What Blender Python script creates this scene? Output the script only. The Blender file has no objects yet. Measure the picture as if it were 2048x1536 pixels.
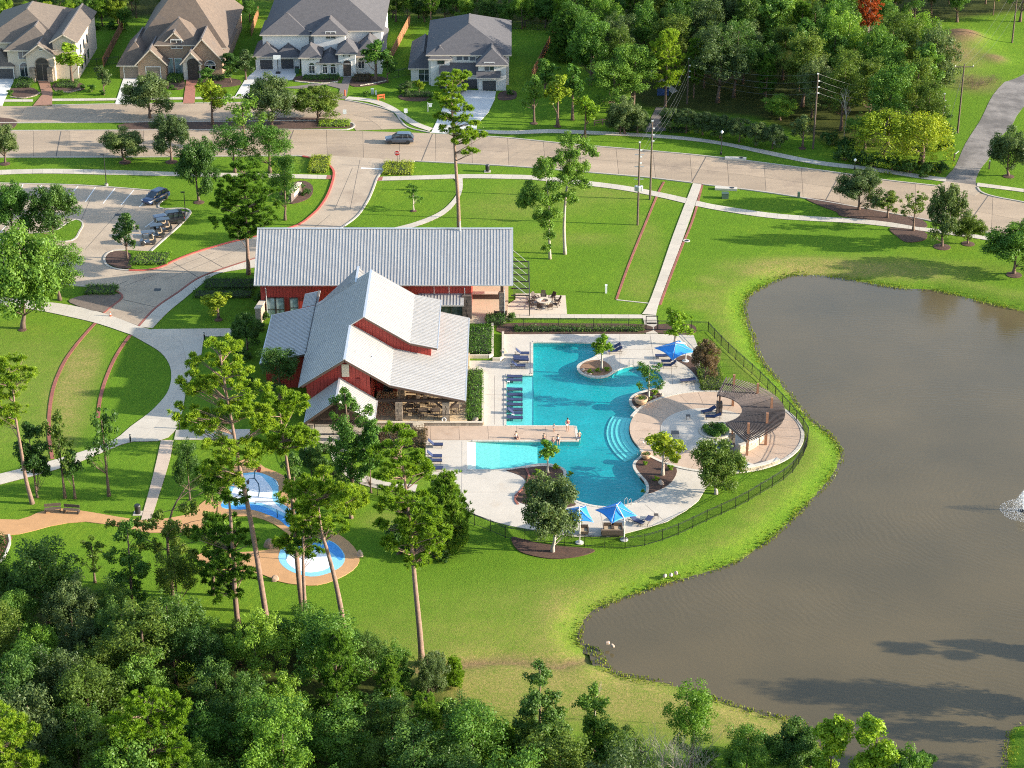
import bpy, bmesh, math, random
import numpy as np
from mathutils import Vector, Matrix
from mathutils.geometry import tessellate_polygon

# ------------------------------------------------------------------ camera, world, sun, exposure
SC = bpy.context.scene
COL = SC.collection
F, CX, CY, CAMH, PITCH = 4141.0, 1024.0, 768.0, 115.0, math.radians(26.5)
cam_data = bpy.data.cameras.new('camera')
cam_data.sensor_width = 36.0
cam_data.lens = F / 2048.0 * 36.0
cam_data.clip_start, cam_data.clip_end = 1.0, 12000.0
cam = bpy.data.objects.new('camera', cam_data)
COL.objects.link(cam)
cam.location = (0, 0, CAMH)
cam.rotation_euler = (math.pi / 2 - PITCH, 0, 0)
SC.camera = cam

SUN_EL, SUN_OFF = math.radians(17.0), math.radians(6.0)     # low sun to the right, a little behind the camera
sun_dir = Vector((math.cos(SUN_EL) * math.cos(SUN_OFF), -math.cos(SUN_EL) * math.sin(SUN_OFF), math.sin(SUN_EL)))
world = bpy.data.worlds.new('World')
SC.world = world
world.use_nodes = True
wn = world.node_tree.nodes
sky = wn.new('ShaderNodeTexSky')
sky.sky_type = 'NISHITA'
sky.sun_disc = False
sky.sun_elevation = SUN_EL
sky.sun_rotation = math.atan2(sun_dir.x, sun_dir.y)
wn['Background'].inputs['Strength'].default_value = 0.15
world.node_tree.links.new(sky.outputs[0], wn['Background'].inputs['Color'])
sun_data = bpy.data.lights.new('sun', 'SUN')
sun_data.energy = 4.5
sun_data.angle = math.radians(0.55)
sun_data.color = (1.0, 0.91, 0.77)
sun = bpy.data.objects.new('sun', sun_data)
COL.objects.link(sun)
sun.rotation_euler = sun_dir.to_track_quat('Z', 'Y').to_euler()
SC.view_settings.view_transform = 'Standard'
SC.view_settings.look = 'None'
SC.view_settings.exposure = 1.6
SC.view_settings.gamma = 1.0
SC.view_settings.use_curve_mapping = False
try:
    SC.cycles.max_bounces = 6
    SC.cycles.transparent_max_bounces = 12
    SC.cycles.diffuse_bounces = 3
    SC.cycles.pixel_filter_type = 'BLACKMAN_HARRIS'
    SC.cycles.filter_width = 1.05
    SC.cycles.use_denoising = False
except Exception:
    pass

# ------------------------------------------------------------------ photo pixel <-> place
cp, sp = math.cos(PITCH), math.sin(PITCH)
def ray(px, py):
    u, v = (px - CX) / F, (CY - py) / F
    return Vector((u, cp + v * sp, -sp + v * cp))
def P(px, py, z=0.0):                       # pixel -> point on the level z
    d = ray(px, py); t = (z - CAMH) / d.z
    return Vector((d.x * t, d.y * t, z))
def PY(px, py, Y):                          # pixel -> point at the distance Y
    d = ray(px, py); t = Y / d.y
    return Vector((d.x * t, Y, CAMH + d.z * t))
def PX(px, py, X):
    d = ray(px, py); t = X / d.x
    return Vector((X, d.y * t, CAMH + d.z * t))
def on_plane(px, py, p0, n):
    d = ray(px, py); o = Vector((0, 0, CAMH))
    t = (p0 - o).dot(n) / d.dot(n)
    return o + d * t
def depth(p): return p.y * cp + (CAMH - p.z) * sp
def ppm(p): return F / depth(p)             # photo pixels per metre there
def hgt(bx, by, ty, z=0.0):                 # height of an upright thing from base row and top row
    b = P(bx, by, z); d = ray(bx, ty)
    return CAMH + d.z * b.y / d.y - z

# ------------------------------------------------------------------ objects
def tag(o, label=None, cat=None, group=None, kind=None):
    if label: o['label'] = label
    if cat: o['category'] = cat
    if group: o['group'] = group
    if kind: o['kind'] = kind
    return o
def empty(name, loc=(0, 0, 0), rz=0.0, label=None, cat=None, group=None):
    o = bpy.data.objects.new(name, None)
    o.empty_display_size = 0.3
    COL.objects.link(o)
    o.location = loc; o.rotation_euler = (0, 0, rz)
    return tag(o, label, cat, group)
def link(name, me, m=None, parent=None, **kw):
    o = bpy.data.objects.new(name, me)
    COL.objects.link(o)
    if m is not None and not me.materials: me.materials.append(m)
    if parent is not None: o.parent = parent
    return tag(o, **kw)
def copy_tree(o, parent=None):
    c = o.copy(); COL.objects.link(c); c.parent = parent
    for ch in o.children: copy_tree(ch, c)
    return c
class MB:
    """collects shapes; build() links them as one mesh object"""
    def __init__(s): s.v = []; s.f = []; s.smooth = False
    def add(s, vs, fs):
        k = len(s.v); s.v += [tuple(v) for v in vs]; s.f += [tuple(i + k for i in f) for f in fs]; return s
    def box(s, c, d, rz=0.0, rx=0.0, ry=0.0):
        M = Matrix.Translation(c) @ Matrix.Rotation(rz, 4, 'Z') @ Matrix.Rotation(ry, 4, 'Y') @ Matrix.Rotation(rx, 4, 'X')
        x, y, z = d[0] / 2, d[1] / 2, d[2] / 2
        vs = [M @ Vector(p) for p in ((-x,-y,-z),(x,-y,-z),(x,y,-z),(-x,y,-z),(-x,-y,z),(x,-y,z),(x,y,z),(-x,y,z))]
        return s.add(vs, ((0,3,2,1),(4,5,6,7),(0,1,5,4),(1,2,6,5),(2,3,7,6),(3,0,4,7)))
    def bb(s, x0, x1, y0, y1, z0, z1):
        return s.box(((x0+x1)/2, (y0+y1)/2, (z0+z1)/2), (abs(x1-x0), abs(y1-y0), abs(z1-z0)))
    def bar(s, a, b, w, h=None, up=Vector((0, 0, 1))):
        a, b = Vector(a), Vector(b); h = h or w
        d = (b - a).normalized(); sx = d.cross(up)
        if sx.length < 1e-4: sx = d.cross(Vector((0, 1, 0)))
        sx.normalize(); sz = sx.cross(d)
        q = [sx*(-w/2)+sz*(-h/2), sx*(w/2)+sz*(-h/2), sx*(w/2)+sz*(h/2), sx*(-w/2)+sz*(h/2)]
        return s.add([a+i for i in q] + [b+i for i in q], ((3,2,1,0),(4,5,6,7),(0,1,5,4),(1,2,6,5),(2,3,7,6),(3,0,4,7)))
    def tube(s, pts, rad, n=6, cap=True):
        pts = [Vector(p) for p in pts]
        if not hasattr(rad, '__len__'): rad = [rad] * len(pts)
        k = len(s.v); ref = Vector((0.31, 0.95, 0.05))
        for i, p in enumerate(pts):
            d = (pts[min(i+1, len(pts)-1)] - pts[max(i-1, 0)]).normalized()
            a = d.cross(ref)
            if a.length < 1e-3: a = d.cross(Vector((1, 0, 0)))
            a.normalize(); b = d.cross(a)
            for j in range(n):
                t = 2 * math.pi * j / n
                s.v.append(tuple(p + a * math.cos(t) * rad[i] + b * math.sin(t) * rad[i]))
        for i in range(len(pts) - 1):
            for j in range(n):
                s.f.append((k+i*n+j, k+i*n+(j+1)%n, k+(i+1)*n+(j+1)%n, k+(i+1)*n+j))
        if cap:
            s.f.append(tuple(k + j for j in reversed(range(n)))); s.f.append(tuple(k + (len(pts)-1)*n + j for j in range(n)))
        return s
    def lathe(s, c, prof, n=16):
        c = Vector(c); k = len(s.v)
        for r, z in prof:
            for j in range(n):
                t = 2 * math.pi * j / n
                s.v.append((c.x + r*math.cos(t), c.y + r*math.sin(t), c.z + z))
        for i in range(len(prof)-1):
            for j in range(n): s.f.append((k+i*n+j, k+i*n+(j+1)%n, k+(i+1)*n+(j+1)%n, k+(i+1)*n+j))
        if prof[0][0] > 1e-3: s.f.append(tuple(k+j for j in reversed(range(n))))
        if prof[-1][0] > 1e-3: s.f.append(tuple(k+(len(prof)-1)*n+j for j in range(n)))
        return s
    def prism(s, poly, z0, z1, holes=(), zh=None):
        """poly: list of (x, y); flat top, upright sides, holes whose sides go down to zh"""
        loops = []
        for q, sgn in [(poly, 1)] + [(h, -1) for h in holes]:
            q = [Vector((p[0], p[1], 0)) for p in q]
            ar = sum(q[i].x*q[(i+1)%len(q)].y - q[(i+1)%len(q)].x*q[i].y for i in range(len(q)))
            if ar * sgn < 0: q.reverse()
            loops.append(q)
        allp = [p for q in loops for p in q]; k = len(s.v); n = len(allp)
        s.v += [(p.x, p.y, z1) for p in allp]
        for li, q in enumerate(loops): s.v += [(p.x, p.y, zh if (li and zh is not None) else z0) for p in q]
        for t in tessellate_polygon(loops):
            a, b, c = (allp[i] for i in t)
            if (b-a).cross(c-a).z < 0: t = (t[0], t[2], t[1])
            s.f.append(tuple(k+i for i in t))
        o = 0
        for q in loops:
            m = len(q)
            for i in range(m):
                j = (i+1) % m; s.f.append((k+o+i, k+n+o+i, k+n+o+j, k+o+j))
            o += m
        return s
    def hull(s, a, b):
        """two loops of equal length joined by a skin and capped"""
        k = len(s.v); n = len(a)
        s.v += [tuple(p) for p in a] + [tuple(p) for p in b]
        for i in range(n):
            j = (i+1) % n; s.f.append((k+i, k+j, k+n+j, k+n+i))
        s.f.append(tuple(k+i for i in reversed(range(n)))); s.f.append(tuple(k+n+i for i in range(n)))
        return s
    def mesh(s, name):
        me = bpy.data.meshes.new(name); me.from_pydata(s.v, [], s.f); me.update()
        if s.smooth: me.polygons.foreach_set('use_smooth', [True]*len(me.polygons))
        return me
    def build(s, name, m=None, parent=None, **kw):
        return link(name, s.mesh(name), m, parent, **kw)

def smooth_line(pts, n=6, closed=False):
    """Catmull-Rom through the given pixel points"""
    pts = [Vector((p[0], p[1])) for p in pts]; out = []
    m = len(pts); R = range(m if closed else m-1)
    for i in R:
        p1, p2 = pts[i], pts[(i+1) % m]
        p0 = pts[i-1] if (closed or i > 0) else p1 + (p1 - p2)
        p3 = pts[(i+2) % m] if (closed or i+2 < m) else p2 + (p2 - p1)
        for k in range(n):
            t = k / n
            out.append(0.5*((2*p1) + (p2-p0)*t + (2*p0-5*p1+4*p2-p3)*t*t + (3*p1-p0-3*p2+p3)*t**3))
    if not closed: out.append(pts[-1])
    return out
def G(pts, z=0.0): return [P(p[0], p[1], z) for p in pts]          # pixel outline -> ground points
def arclen(pts):
    L = [0.0]
    for a, b in zip(pts, pts[1:]): L.append(L[-1] + (b - a).length)
    return L
def resample(pts, step=None, n=None):
    pts = [Vector(p) for p in pts]; L = arclen(pts)
    n = n or max(1, round(L[-1] / step)); out = []; j = 0
    for i in range(n + 1):
        t = L[-1] * i / n
        while j < len(pts) - 2 and L[j+1] < t: j += 1
        d = L[j+1] - L[j]
        out.append(pts[j].lerp(pts[j+1], 0 if d < 1e-9 else min(1, max(0, (t - L[j]) / d))))
    return out
def offset(pts, w):
    out = []
    for i, p in enumerate(pts):
        d = pts[min(i+1, len(pts)-1)] - pts[max(i-1, 0)]
        nrm = Vector((-d.y, d.x, 0)).normalized(); out.append(p + nrm * w)
    return out
def ribbon_mb(pts, w, z0, z1, mb=None, side=0.0):
    """a raised band of width w along ground points"""
    a, b = offset(pts, w * (0.5 + side)), offset(pts, w * (-0.5 + side))
    mb = mb or MB()
    for i in range(len(pts) - 1):
        q = [b[i], b[i+1], a[i+1], a[i]]
        vs = [(p.x, p.y, z0) for p in q] + [(p.x, p.y, z1) for p in q]
        fs = [(4,5,6,7), (0,1,5,4), (2,3,7,6)]
        if i == 0: fs.append((3,0,4,7))
        if i == len(pts) - 2: fs.append((1,2,6,5))
        mb.add(vs, fs)
    return mb
def in_poly(x, y, poly):
    """numpy points in polygon"""
    c = np.zeros(x.shape, bool); n = len(poly)
    for i in range(n):
        x1, y1 = poly[i][0], poly[i][1]; x2, y2 = poly[i-1][0], poly[i-1][1]
        if y1 == y2: continue
        hit = ((y1 > y) != (y2 > y)) & (x < (x2 - x1) * (y - y1) / (y2 - y1) + x1)
        c ^= hit
    return c
def dist_poly(x, y, pts, closed=True):
    d = np.full(x.shape, 1e9); n = len(pts)
    for i in range(n if closed else n - 1):
        ax, ay = pts[i][0], pts[i][1]; bx, by = pts[(i+1) % n][0], pts[(i+1) % n][1]
        l2 = (bx-ax)**2 + (by-ay)**2 + 1e-12
        t = np.clip(((x-ax)*(bx-ax) + (y-ay)*(by-ay)) / l2, 0, 1)
        d = np.minimum(d, np.hypot(x-ax-t*(bx-ax), y-ay-t*(by-ay)))
    return d

# ------------------------------------------------------------------ materials
MATS = {}
def _nodes(name):
    m = bpy.data.materials.new(name); m.use_nodes = True
    nt = m.node_tree; b = nt.nodes['Principled BSDF']
    return m, nt, b
def _coords(nt, obj=False):
    if obj: return nt.nodes.new('ShaderNodeTexCoord').outputs['Object']
    return nt.nodes.new('ShaderNodeNewGeometry').outputs['Position']
def _noise(nt, co, scale, detail=4, rough=0.6, stretch=None):
    n = nt.nodes.new('ShaderNodeTexNoise')
    n.inputs['Scale'].default_value = scale; n.inputs['Detail'].default_value = detail; n.inputs['Roughness'].default_value = rough
    if stretch:
        mp = nt.nodes.new('ShaderNodeMapping'); mp.inputs['Scale'].default_value = stretch[:3]
        if len(stretch) > 3: mp.inputs['Rotation'].default_value = (0, 0, stretch[3])
        nt.links.new(co, mp.inputs[0]); co = mp.outputs[0]
    nt.links.new(co, n.inputs['Vector'])
    return n.outputs['Fac']
def _ramp(nt, fac, stops):
    r = nt.nodes.new('ShaderNodeValToRGB'); e = r.color_ramp.elements
    while len(e) < len(stops): e.new(0.5)
    for k, (p, c) in zip(e, stops): k.position = p; k.color = (*c, 1)
    nt.links.new(fac, r.inputs[0]); return r.outputs[0]
def _mix(nt, fac, a, b, mode='MIX'):
    n = nt.nodes.new('ShaderNodeMix'); n.data_type = 'RGBA'; n.blend_type = mode
    for sock, val in ((n.inputs[0], fac), (n.inputs[6], a), (n.inputs[7], b)):
        if hasattr(val, 'is_output'): nt.links.new(val, sock)
        elif isinstance(val, (int, float)): sock.default_value = val
        else: sock.default_value = (*val, 1)
    return n.outputs[2]
def _math(nt, op, a, b=None, clamp=False):
    n = nt.nodes.new('ShaderNodeMath'); n.operation = op; n.use_clamp = clamp
    for s, v in ((n.inputs[0], a), (n.inputs[1], b)):
        if v is None: continue
        if hasattr(v, 'is_output'): nt.links.new(v, s)
        else: s.default_value = v
    return n.outputs[0]
def _bump(nt, b, h, strength, dist=0.02):
    n = nt.nodes.new('ShaderNodeBump'); n.inputs['Strength'].default_value = strength; n.inputs['Distance'].default_value = dist
    nt.links.new(h, n.inputs['Height']); nt.links.new(n.outputs[0], b.inputs['Normal'])
def sc(c, k): return tuple(min(1, x * k) for x in c)
def mat(name, c, rough=0.7, var=0.18, scale=1.5, metal=0.0, bump=0.0, bscale=30, c2=None, stains=None, obj=False, stretch=None, spec=None, rnd=0.0):
    """plain surface: base colour with two sizes of mottling, optional stains and fine relief"""
    if name in MATS: return MATS[name]
    m, nt, b = _nodes(name); co = _coords(nt, obj)
    n1 = _noise(nt, co, scale, 5, 0.65, stretch)
    col = _ramp(nt, n1, [(0.3, sc(c, 1-var)), (0.7, c2 or sc(c, 1+var))])
    n2 = _noise(nt, co, scale * 14, 3, 0.6)
    col = _mix(nt, _ramp(nt, n2, [(0.35, (0, 0, 0)), (0.75, (1, 1, 1))]), col, sc(c, 1 - var * 0.9))
    if stains:
        sc_, sfrac, scol = stains
        n3 = _noise(nt, co, sc_, 6, 0.7)
        col = _mix(nt, _ramp(nt, n3, [(sfrac, (0, 0, 0)), (min(0.99, sfrac + 0.14), (0.8, 0.8, 0.8))]), col, scol)
    if rnd:
        oi = nt.nodes.new('ShaderNodeObjectInfo')
        col = _mix(nt, 1.0, col, _ramp(nt, oi.outputs['Random'], [(0.0, (1-rnd,)*3), (1.0, (1.0, 1.0, 1.0))]), 'MULTIPLY')
    nt.links.new(col, b.inputs['Base Color'])
    b.inputs['Roughness'].default_value = rough; b.inputs['Metallic'].default_value = metal
    if spec is not None: b.inputs['Specular IOR Level'].default_value = spec
    if bump: _bump(nt, b, _noise(nt, co, bscale, 4, 0.7), bump)
    MATS[name] = m; return m
def leaf_mat(name, c, c2, spread=0.5, trans=0.42):
    """foliage: patchy hue through the crown, each copy a little different, light comes through"""
    if name in MATS: return MATS[name]
    m, nt, b = _nodes(name)
    oi = nt.nodes.new('ShaderNodeObjectInfo'); co = _coords(nt)
    n1 = _noise(nt, co, 0.9, 3, 0.6); n2 = _noise(nt, co, 6.0, 2, 0.6)
    f = _math(nt, 'ADD', _math(nt, 'MULTIPLY', n1, 0.8), _math(nt, 'MULTIPLY', n2, 0.5))
    f = _math(nt, 'ADD', f, _math(nt, 'MULTIPLY', _math(nt, 'SUBTRACT', oi.outputs['Random'], 0.5), spread * 0.5))
    col = _ramp(nt, f, [(0.38, sc(c, 0.8)), (0.6, c), (0.88, c2)])
    d = nt.nodes.new('ShaderNodeBsdfDiffuse'); t = nt.nodes.new('ShaderNodeBsdfTranslucent'); mx = nt.nodes.new('ShaderNodeMixShader')
    gl = nt.nodes.new('ShaderNodeBsdfGlossy'); gl.inputs['Roughness'].default_value = 0.45; gl.inputs['Color'].default_value = (1, 1, 1, 1)
    mx2 = nt.nodes.new('ShaderNodeMixShader'); mx2.inputs[0].default_value = 0.010
    nt.links.new(col, d.inputs[0]); nt.links.new(_mix(nt, 1.0, col, (1.0, 1.0, 0.5), 'MULTIPLY'), t.inputs[0])
    mx.inputs[0].default_value = trans
    nt.links.new(d.outputs[0], mx.inputs[1]); nt.links.new(t.outputs[0], mx.inputs[2])
    nt.links.new(mx.outputs[0], mx2.inputs[1]); nt.links.new(gl.outputs[0], mx2.inputs[2])
    nt.links.new(mx2.outputs[0], nt.nodes['Material Output'].inputs[0])
    nt.nodes.remove(b)
    MATS[name] = m; return m
def glass_mat(name, tint=(0.03, 0.04, 0.05)):
    if name in MATS: return MATS[name]
    m, nt, b = _nodes(name); co = _coords(nt)
    nt.links.new(_ramp(nt, _noise(nt, co, 0.8, 2), [(0.35, sc(tint, 0.5)), (0.7, sc(tint, 1.8))]), b.inputs['Base Color'])
    b.inputs['Roughness'].default_value = 0.06
    b.inputs['Specular IOR Level'].default_value = 0.9
    MATS[name] = m; return m
# ------------------------------------------------------------------ outlines traced on the ground
LAKE_Z = -0.55
LAKE_PX = [(2048,624),(1980,609),(1930,596),(1870,582),(1800,577),(1720,564),(1660,554),(1600,550),(1570,555),(1536,570),(1512,582),(1494,598),(1490,621),(1496,649),(1508,674),(1516,704),(1531,732),(1561,763),(1593,805),(1618,836),(1651,861),(1671,881),(1682,903),(1681,923),(1666,953),(1631,993),(1581,1043),(1536,1083),(1470,1126),(1386,1154),(1336,1167),(1286,1184),(1236,1201),(1186,1224),(1166,1250),(1159,1277),(1168,1291),(1199,1303),(1209,1327),(1239,1349),(1286,1356),(1336,1366),(1399,1383),(1449,1403),(1536,1430),(1598,1440),(1623,1464),(1648,1500),(1670,1560),(1720,1680),(1960,1700),(2005,1560),(2012,1500),(2018,1462),(2048,1447),(2250,1400),(2500,1100),(2500,800),(2250,680)]
LAKE = G(smooth_line(LAKE_PX, 3, True), LAKE_Z)
POOL_PX = [(1012.5,852),(1012.5,750.5),(1066,750.5),(1066,685),(1130,685),(1192,686.5),(1194,700),(1193,712)] + smooth_line([(1193,712),(1183,717),(1168,723),(1156,730),(1154,738),(1160,746),(1174,753),(1193,756),(1211,754),(1222,749),(1234,741),(1249,735),(1266,732),(1285,732.5),(1303,738),(1318,746),(1326,757),(1325,765),(1315,776),(1293,781),(1275,786),(1263,793),(1258,802),(1262,812),(1272,821)], 3)[1:] + smooth_line([(1276,826),(1268,838),(1264,853),(1265,868),(1274,890),(1285,904)], 3) + smooth_line([(1281,913),(1268,924),(1266,935),(1274,948),(1288,963),(1293,975),(1289,990),(1271,1003),(1244,1012),(1211,1014),(1179,1010),(1149,1000),(1134,988),(1126,973),(1128,960),(1133,948),(1128,938),(1109,930),(1079,928),(1049,933),(1020,938),(992,940)], 3) + [(935,940),(935,883),(1040,883),(1158,882.5),(1153,852.5),(1100,852)]
POOL = G(POOL_PX)
RINGC = P(1430, 862); RINGR = 10.15
PERC = P(1418, 862)
def circ(c, r, a0=0, a1=360, n=64): return [Vector((c.x + r*math.cos(math.radians(a0+(a1-a0)*i/n)), c.y + r*math.sin(math.radians(a0+(a1-a0)*i/n)), 0)) for i in range(n + (0 if abs(a1-a0) >= 360 else 1))]
DECK_PX = [(1006,669),(1100,669),(1312,668.5),(1387,671),(1395,692),(1400,720),(1402,784),(1440,800),(1440,950),(1412,977),(1397,1002),(1373,1021),(1334,1044),(1287,1058),(1248,1068),(1217,1073),(1147,1074),(1080,1063),(1024,1053),(980,1042),(937,1024),(900,1000),(870,975),(852,945),(851,883),(745,883),(745,851.5),(966,851.5),(966,745),(935,745),(935,722),(1006,722)]
DECK = G(DECK_PX)
DRIVE_PX = [(-60,366),(88,369),(175,372),(295,381),(328,386),(335,394),(320,406),(317,412),(325,418),(382,425),(302,503),(250,500),(222,503),(209,515),(212,529),(226,537),(245,540.5),(275,541.5),(300,540),(325,534),(347,523),(390,506),(450,488),(510,473),(590,453),(625,430),(645,408),(660,380),(668,348),(660,332),(640,320),(600,308),(830,322),(782,332),(757,350),(745,380),(735,400),(715,430),(687,452),(640,480),(512,516),(450,536),(397,556),(357,584),(312,615),(277,653),(265,670),(240,655),(207,627),(228,610),(240,601),(245,593),(235,584),(212,578),(165,573),(130,569),(75,561),(-60,550)]
DRIVE = G(DRIVE_PX)

# ------------------------------------------------------------------ terrain
def terrain_height(X, Y):
    ins = in_poly(X, Y, LAKE); d = dist_poly(X, Y, LAKE); sd = np.where(ins, -d, d)
    t = np.clip(sd / 3.2, 0, 1); z = LAKE_Z + (-LAKE_Z) * (t*t*(3-2*t))
    z = np.where(sd < 0, LAKE_Z + np.maximum(sd, -6) * 0.30, z)
    ditch = dist_poly(X, Y, G([(815,1336),(880,1330),(940,1322),(1000,1316),(1060,1322),(1120,1326),(1170,1312),(1200,1298)]), False)
    z = np.where(sd > 0.3, z - 0.52 * np.exp(-(ditch/1.1)**2), z)
    far = np.clip((Y - 330) / 60, 0, 1); z += far * 0.0
    # earth mounds on the far cleared ground
    for px, py, r, h in ((1925,80,4.6,1.7),(1880,112,8.5,1.1),(1990,122,2.6,0.5)):
        c = P(px, py); z += h * np.exp(-(((X-c.x)/r)**2 + ((Y-c.y)/(r*1.1))**2))
    pi = in_poly(X, Y, DECK) | (np.hypot(X-RINGC.x, Y-RINGC.y) < RINGR-0.3)
    pd = dist_poly(X, Y, DECK); edge = np.hypot(X-RINGC.x, Y-RINGC.y)
    z = np.where(pi & ((pd > 0.9) | (edge < RINGR-1.0)), -2.4, z)
    return z, sd
def axis(a, b, step, far):
    core = list(np.arange(a, b + step, step)); s = step; lo, hi = [a], [b]
    lo, hi = [], []; x = a
    while x > -far: s *= 1.6; x -= s; lo.append(x)
    s = step; x = core[-1]
    while x < far + b: s *= 1.6; x += s; hi.append(x)
    return np.array(lo[::-1] + core + hi)
def soft(X, Y, px, py, rx, ry, k=1.0):
    c = P(px, py); return k * np.exp(-(((X-c.x)/rx)**2 + ((Y-c.y)/ry)**2)**1.4)
FOREST_A = G([(-200,1700),(-200,1120),(60,1150),(180,1165),(330,1215),(430,1250),(560,1262),(640,1290),(760,1300),(860,1345),(930,1390),(1000,1440),(1080,1470),(1240,1500),(1420,1560),(1500,1700)])
FOREST_B = G([(-300,-400),(-300,35),(240,40),(470,28),(520,5),(760,30),(850,38),(1120,55),(1150,130),(1270,220),(1500,240),(1640,290),(1860,322),(1895,190),(1760,100),(1900,45),(2100,20),(2300,-100),(2300,-400)])
def build_ground():
    xs, ys = axis(-128, 128, 0.8, 3500), axis(138, 440, 0.8, 3500)
    X, Y = np.meshgrid(xs, ys); nx, ny = len(xs), len(ys)
    z, sd = terrain_height(X, Y)
    me = bpy.data.meshes.new('ground')
    co = np.stack([X, Y, z], -1).reshape(-1, 3)
    me.vertices.add(nx*ny); me.vertices.foreach_set('co', co.ravel())
    i = np.arange((ny-1)*(nx-1)); r, c = i // (nx-1), i % (nx-1); a = r*nx + c
    q = np.stack([a, a+1, a+1+nx, a+nx], -1)
    me.loops.add(q.size); me.loops.foreach_set('vertex_index', q.ravel())
    me.polygons.add(len(q)); me.polygons.foreach_set('loop_start', np.arange(0, q.size, 4)); me.polygons.foreach_set('loop_total', np.full(len(q), 4))
    me.polygons.foreach_set('use_smooth', np.ones(len(q), bool)); me.update(calc_edges=True)
    # what grows there: dry bank and worn spots, leaf litter below the woods, bare earth
    dry = 0.45*np.exp(-((sd-3.6)/1.7)**2) * (Y < 300)
    for px, py, rx, ry, k in ((150,770,2.6,9,1.1),(165,720,2.2,8,.9),(130,860,2.5,8,.8),(1190,820,3,4,0),(1660,528,14,3,.75),(1580,538,9,2.5,.8),(1800,540,14,3,.6),(1420,560,2.2,2.2,.6),(1380,590,3,2,.6),(1400,612,2,1.5,.6),(1290,480,2.5,9,.45),(1280,570,2.5,6,.5),(1110,395,10,7,.35),(1000,420,8,5,.3),(1180,478,4,2.5,.45),(1080,480,4,4,.35),(50,800,5,14,.45),(30,700,6,8,.3),(900,1250,11,8,.3),(830,1290,9,5,.35),(980,1350,10,4,.95),(1100,1355,9,4,.9),(1000,1400,8,6,.8),(1180,1380,12,4,.8),(1320,1420,13,5,.8),(1450,1440,9,4,.9),(1560,1460,5,3,1.),(1080,1230,9,7,.3),(1150,1200,8,5,.35),(1000,1300,8,3,.3),(770,1040,3,2,.6),(540,1020,2,2,.2),(870,930,6,6,.15),(650,640,1,1,0),(1270,385,9,4,.3),(620,320,5,3,.2),(1880,118,10,11,.4),(1740,50,6,6,.2)):
        dry = dry + soft(X, Y, px, py, rx, ry, k * (0.75 if py > 1180 else 1.0))
    lit = np.zeros_like(X)
    for poly in (FOREST_A, FOREST_B):
        d = dist_poly(X, Y, poly); lit = np.maximum(lit, np.where(in_poly(X, Y, poly), np.clip(d/3.0, 0, 1), 0))
    lit = np.maximum(lit, (Y > 420) * 1.0)
    earth = sum(soft(X, Y, *a) for a in ((1925,80,3.4,4.2,1.1),(1880,112,6.5,7.5,1.0),(1990,122,2.0,2.4,.8),(1950,168,5,5,.6)))
    earth = np.maximum(earth, np.clip(0.25 - sd, 0, 1) * 1.5) + 0.8*np.exp(-(dist_poly(X, Y, G([(815,1336),(880,1330),(940,1322),(1000,1316),(1060,1322),(1120,1326),(1170,1312)]), False)/0.7)**2)
    for nm, arr in (('dry', dry), ('litter', lit), ('earth', earth)):
        at = me.attributes.new(nm, 'FLOAT', 'POINT'); at.data.foreach_set('value', np.clip(arr, 0, 1.3).astype(np.float32).ravel())
    m, nt, b = _nodes('lawn'); p = _coords(nt)
    def att(nm):
        n = nt.nodes.new('ShaderNodeAttribute'); n.attribute_name = nm; return n.outputs['Fac']
    big = _noise(nt, p, 0.045, 5, 0.6); mid = _noise(nt, p, 0.35, 5, 0.7); fine = _noise(nt, p, 3.2, 5, 0.8); tiny = _noise(nt, p, 11, 3, 0.8)
    stripes = nt.nodes.new('ShaderNodeTexWave'); stripes.inputs['Scale'].default_value = 0.33; stripes.inputs['Distortion'].default_value = 2.2; stripes.inputs['Detail'].default_value = 1
    mp = nt.nodes.new('ShaderNodeMapping'); mp.inputs['Rotation'].default_value = (0, 0, 0.35); nt.links.new(p, mp.inputs[0]); nt.links.new(mp.outputs[0], stripes.inputs[0])
    green = _ramp(nt, _math(nt, 'ADD', _math(nt, 'MULTIPLY', big, 0.6), _math(nt, 'MULTIPLY', mid, 0.4)), [(0.36, (0.042, 0.128, 0.007)), (0.5, (0.085, 0.200, 0.010)), (0.62, (0.165, 0.250, 0.016))])
    green = _mix(nt, _math(nt, 'MULTIPLY', stripes.outputs['Fac'], 0.42), green, (0.045, 0.14, 0.012))
    patch = _noise(nt, p, 1.1, 4, 0.75)
    green = _mix(nt, _ramp(nt, patch, [(0.40, (0, 0, 0)), (0.62, (0.65, 0.65, 0.65))]), green, (0.045, 0.115, 0.008))
    green = _mix(nt, _ramp(nt, fine, [(0.38, (0, 0, 0)), (0.70, (0.9, 0.9, 0.9))]), green, (0.028, 0.085, 0.006))
    green = _mix(nt, _ramp(nt, tiny, [(0.42, (0, 0, 0)), (0.70, (0.75, 0.75, 0.75))]), green, (0.22, 0.31, 0.03))
    drycol = _ramp(nt, fine, [(0.3, (0.13, 0.16, 0.030)), (0.55, (0.25, 0.215, 0.065)), (0.75, (0.36, 0.27, 0.11))])
    dm = _math(nt, 'MULTIPLY', att('dry'), _math(nt, 'ADD', _math(nt, 'MULTIPLY', mid, 1.5), _math(nt, 'SUBTRACT', fine, 0.62)), True)
    col = _mix(nt, dm, green, drycol)
    lc = _ramp(nt, mid, [(0.35, (0.032, 0.042, 0.011)), (0.65, (0.062, 0.072, 0.017))])
    col = _mix(nt, att('litter'), col, lc)
    ec = _ramp(nt, fine, [(0.3, (0.10, 0.06, 0.035)), (0.7, (0.27, 0.17, 0.10))])
    col = _mix(nt, _math(nt, 'MULTIPLY', att('earth'), _math(nt, 'ADD', mid, 0.45), True), col, ec)
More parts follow.
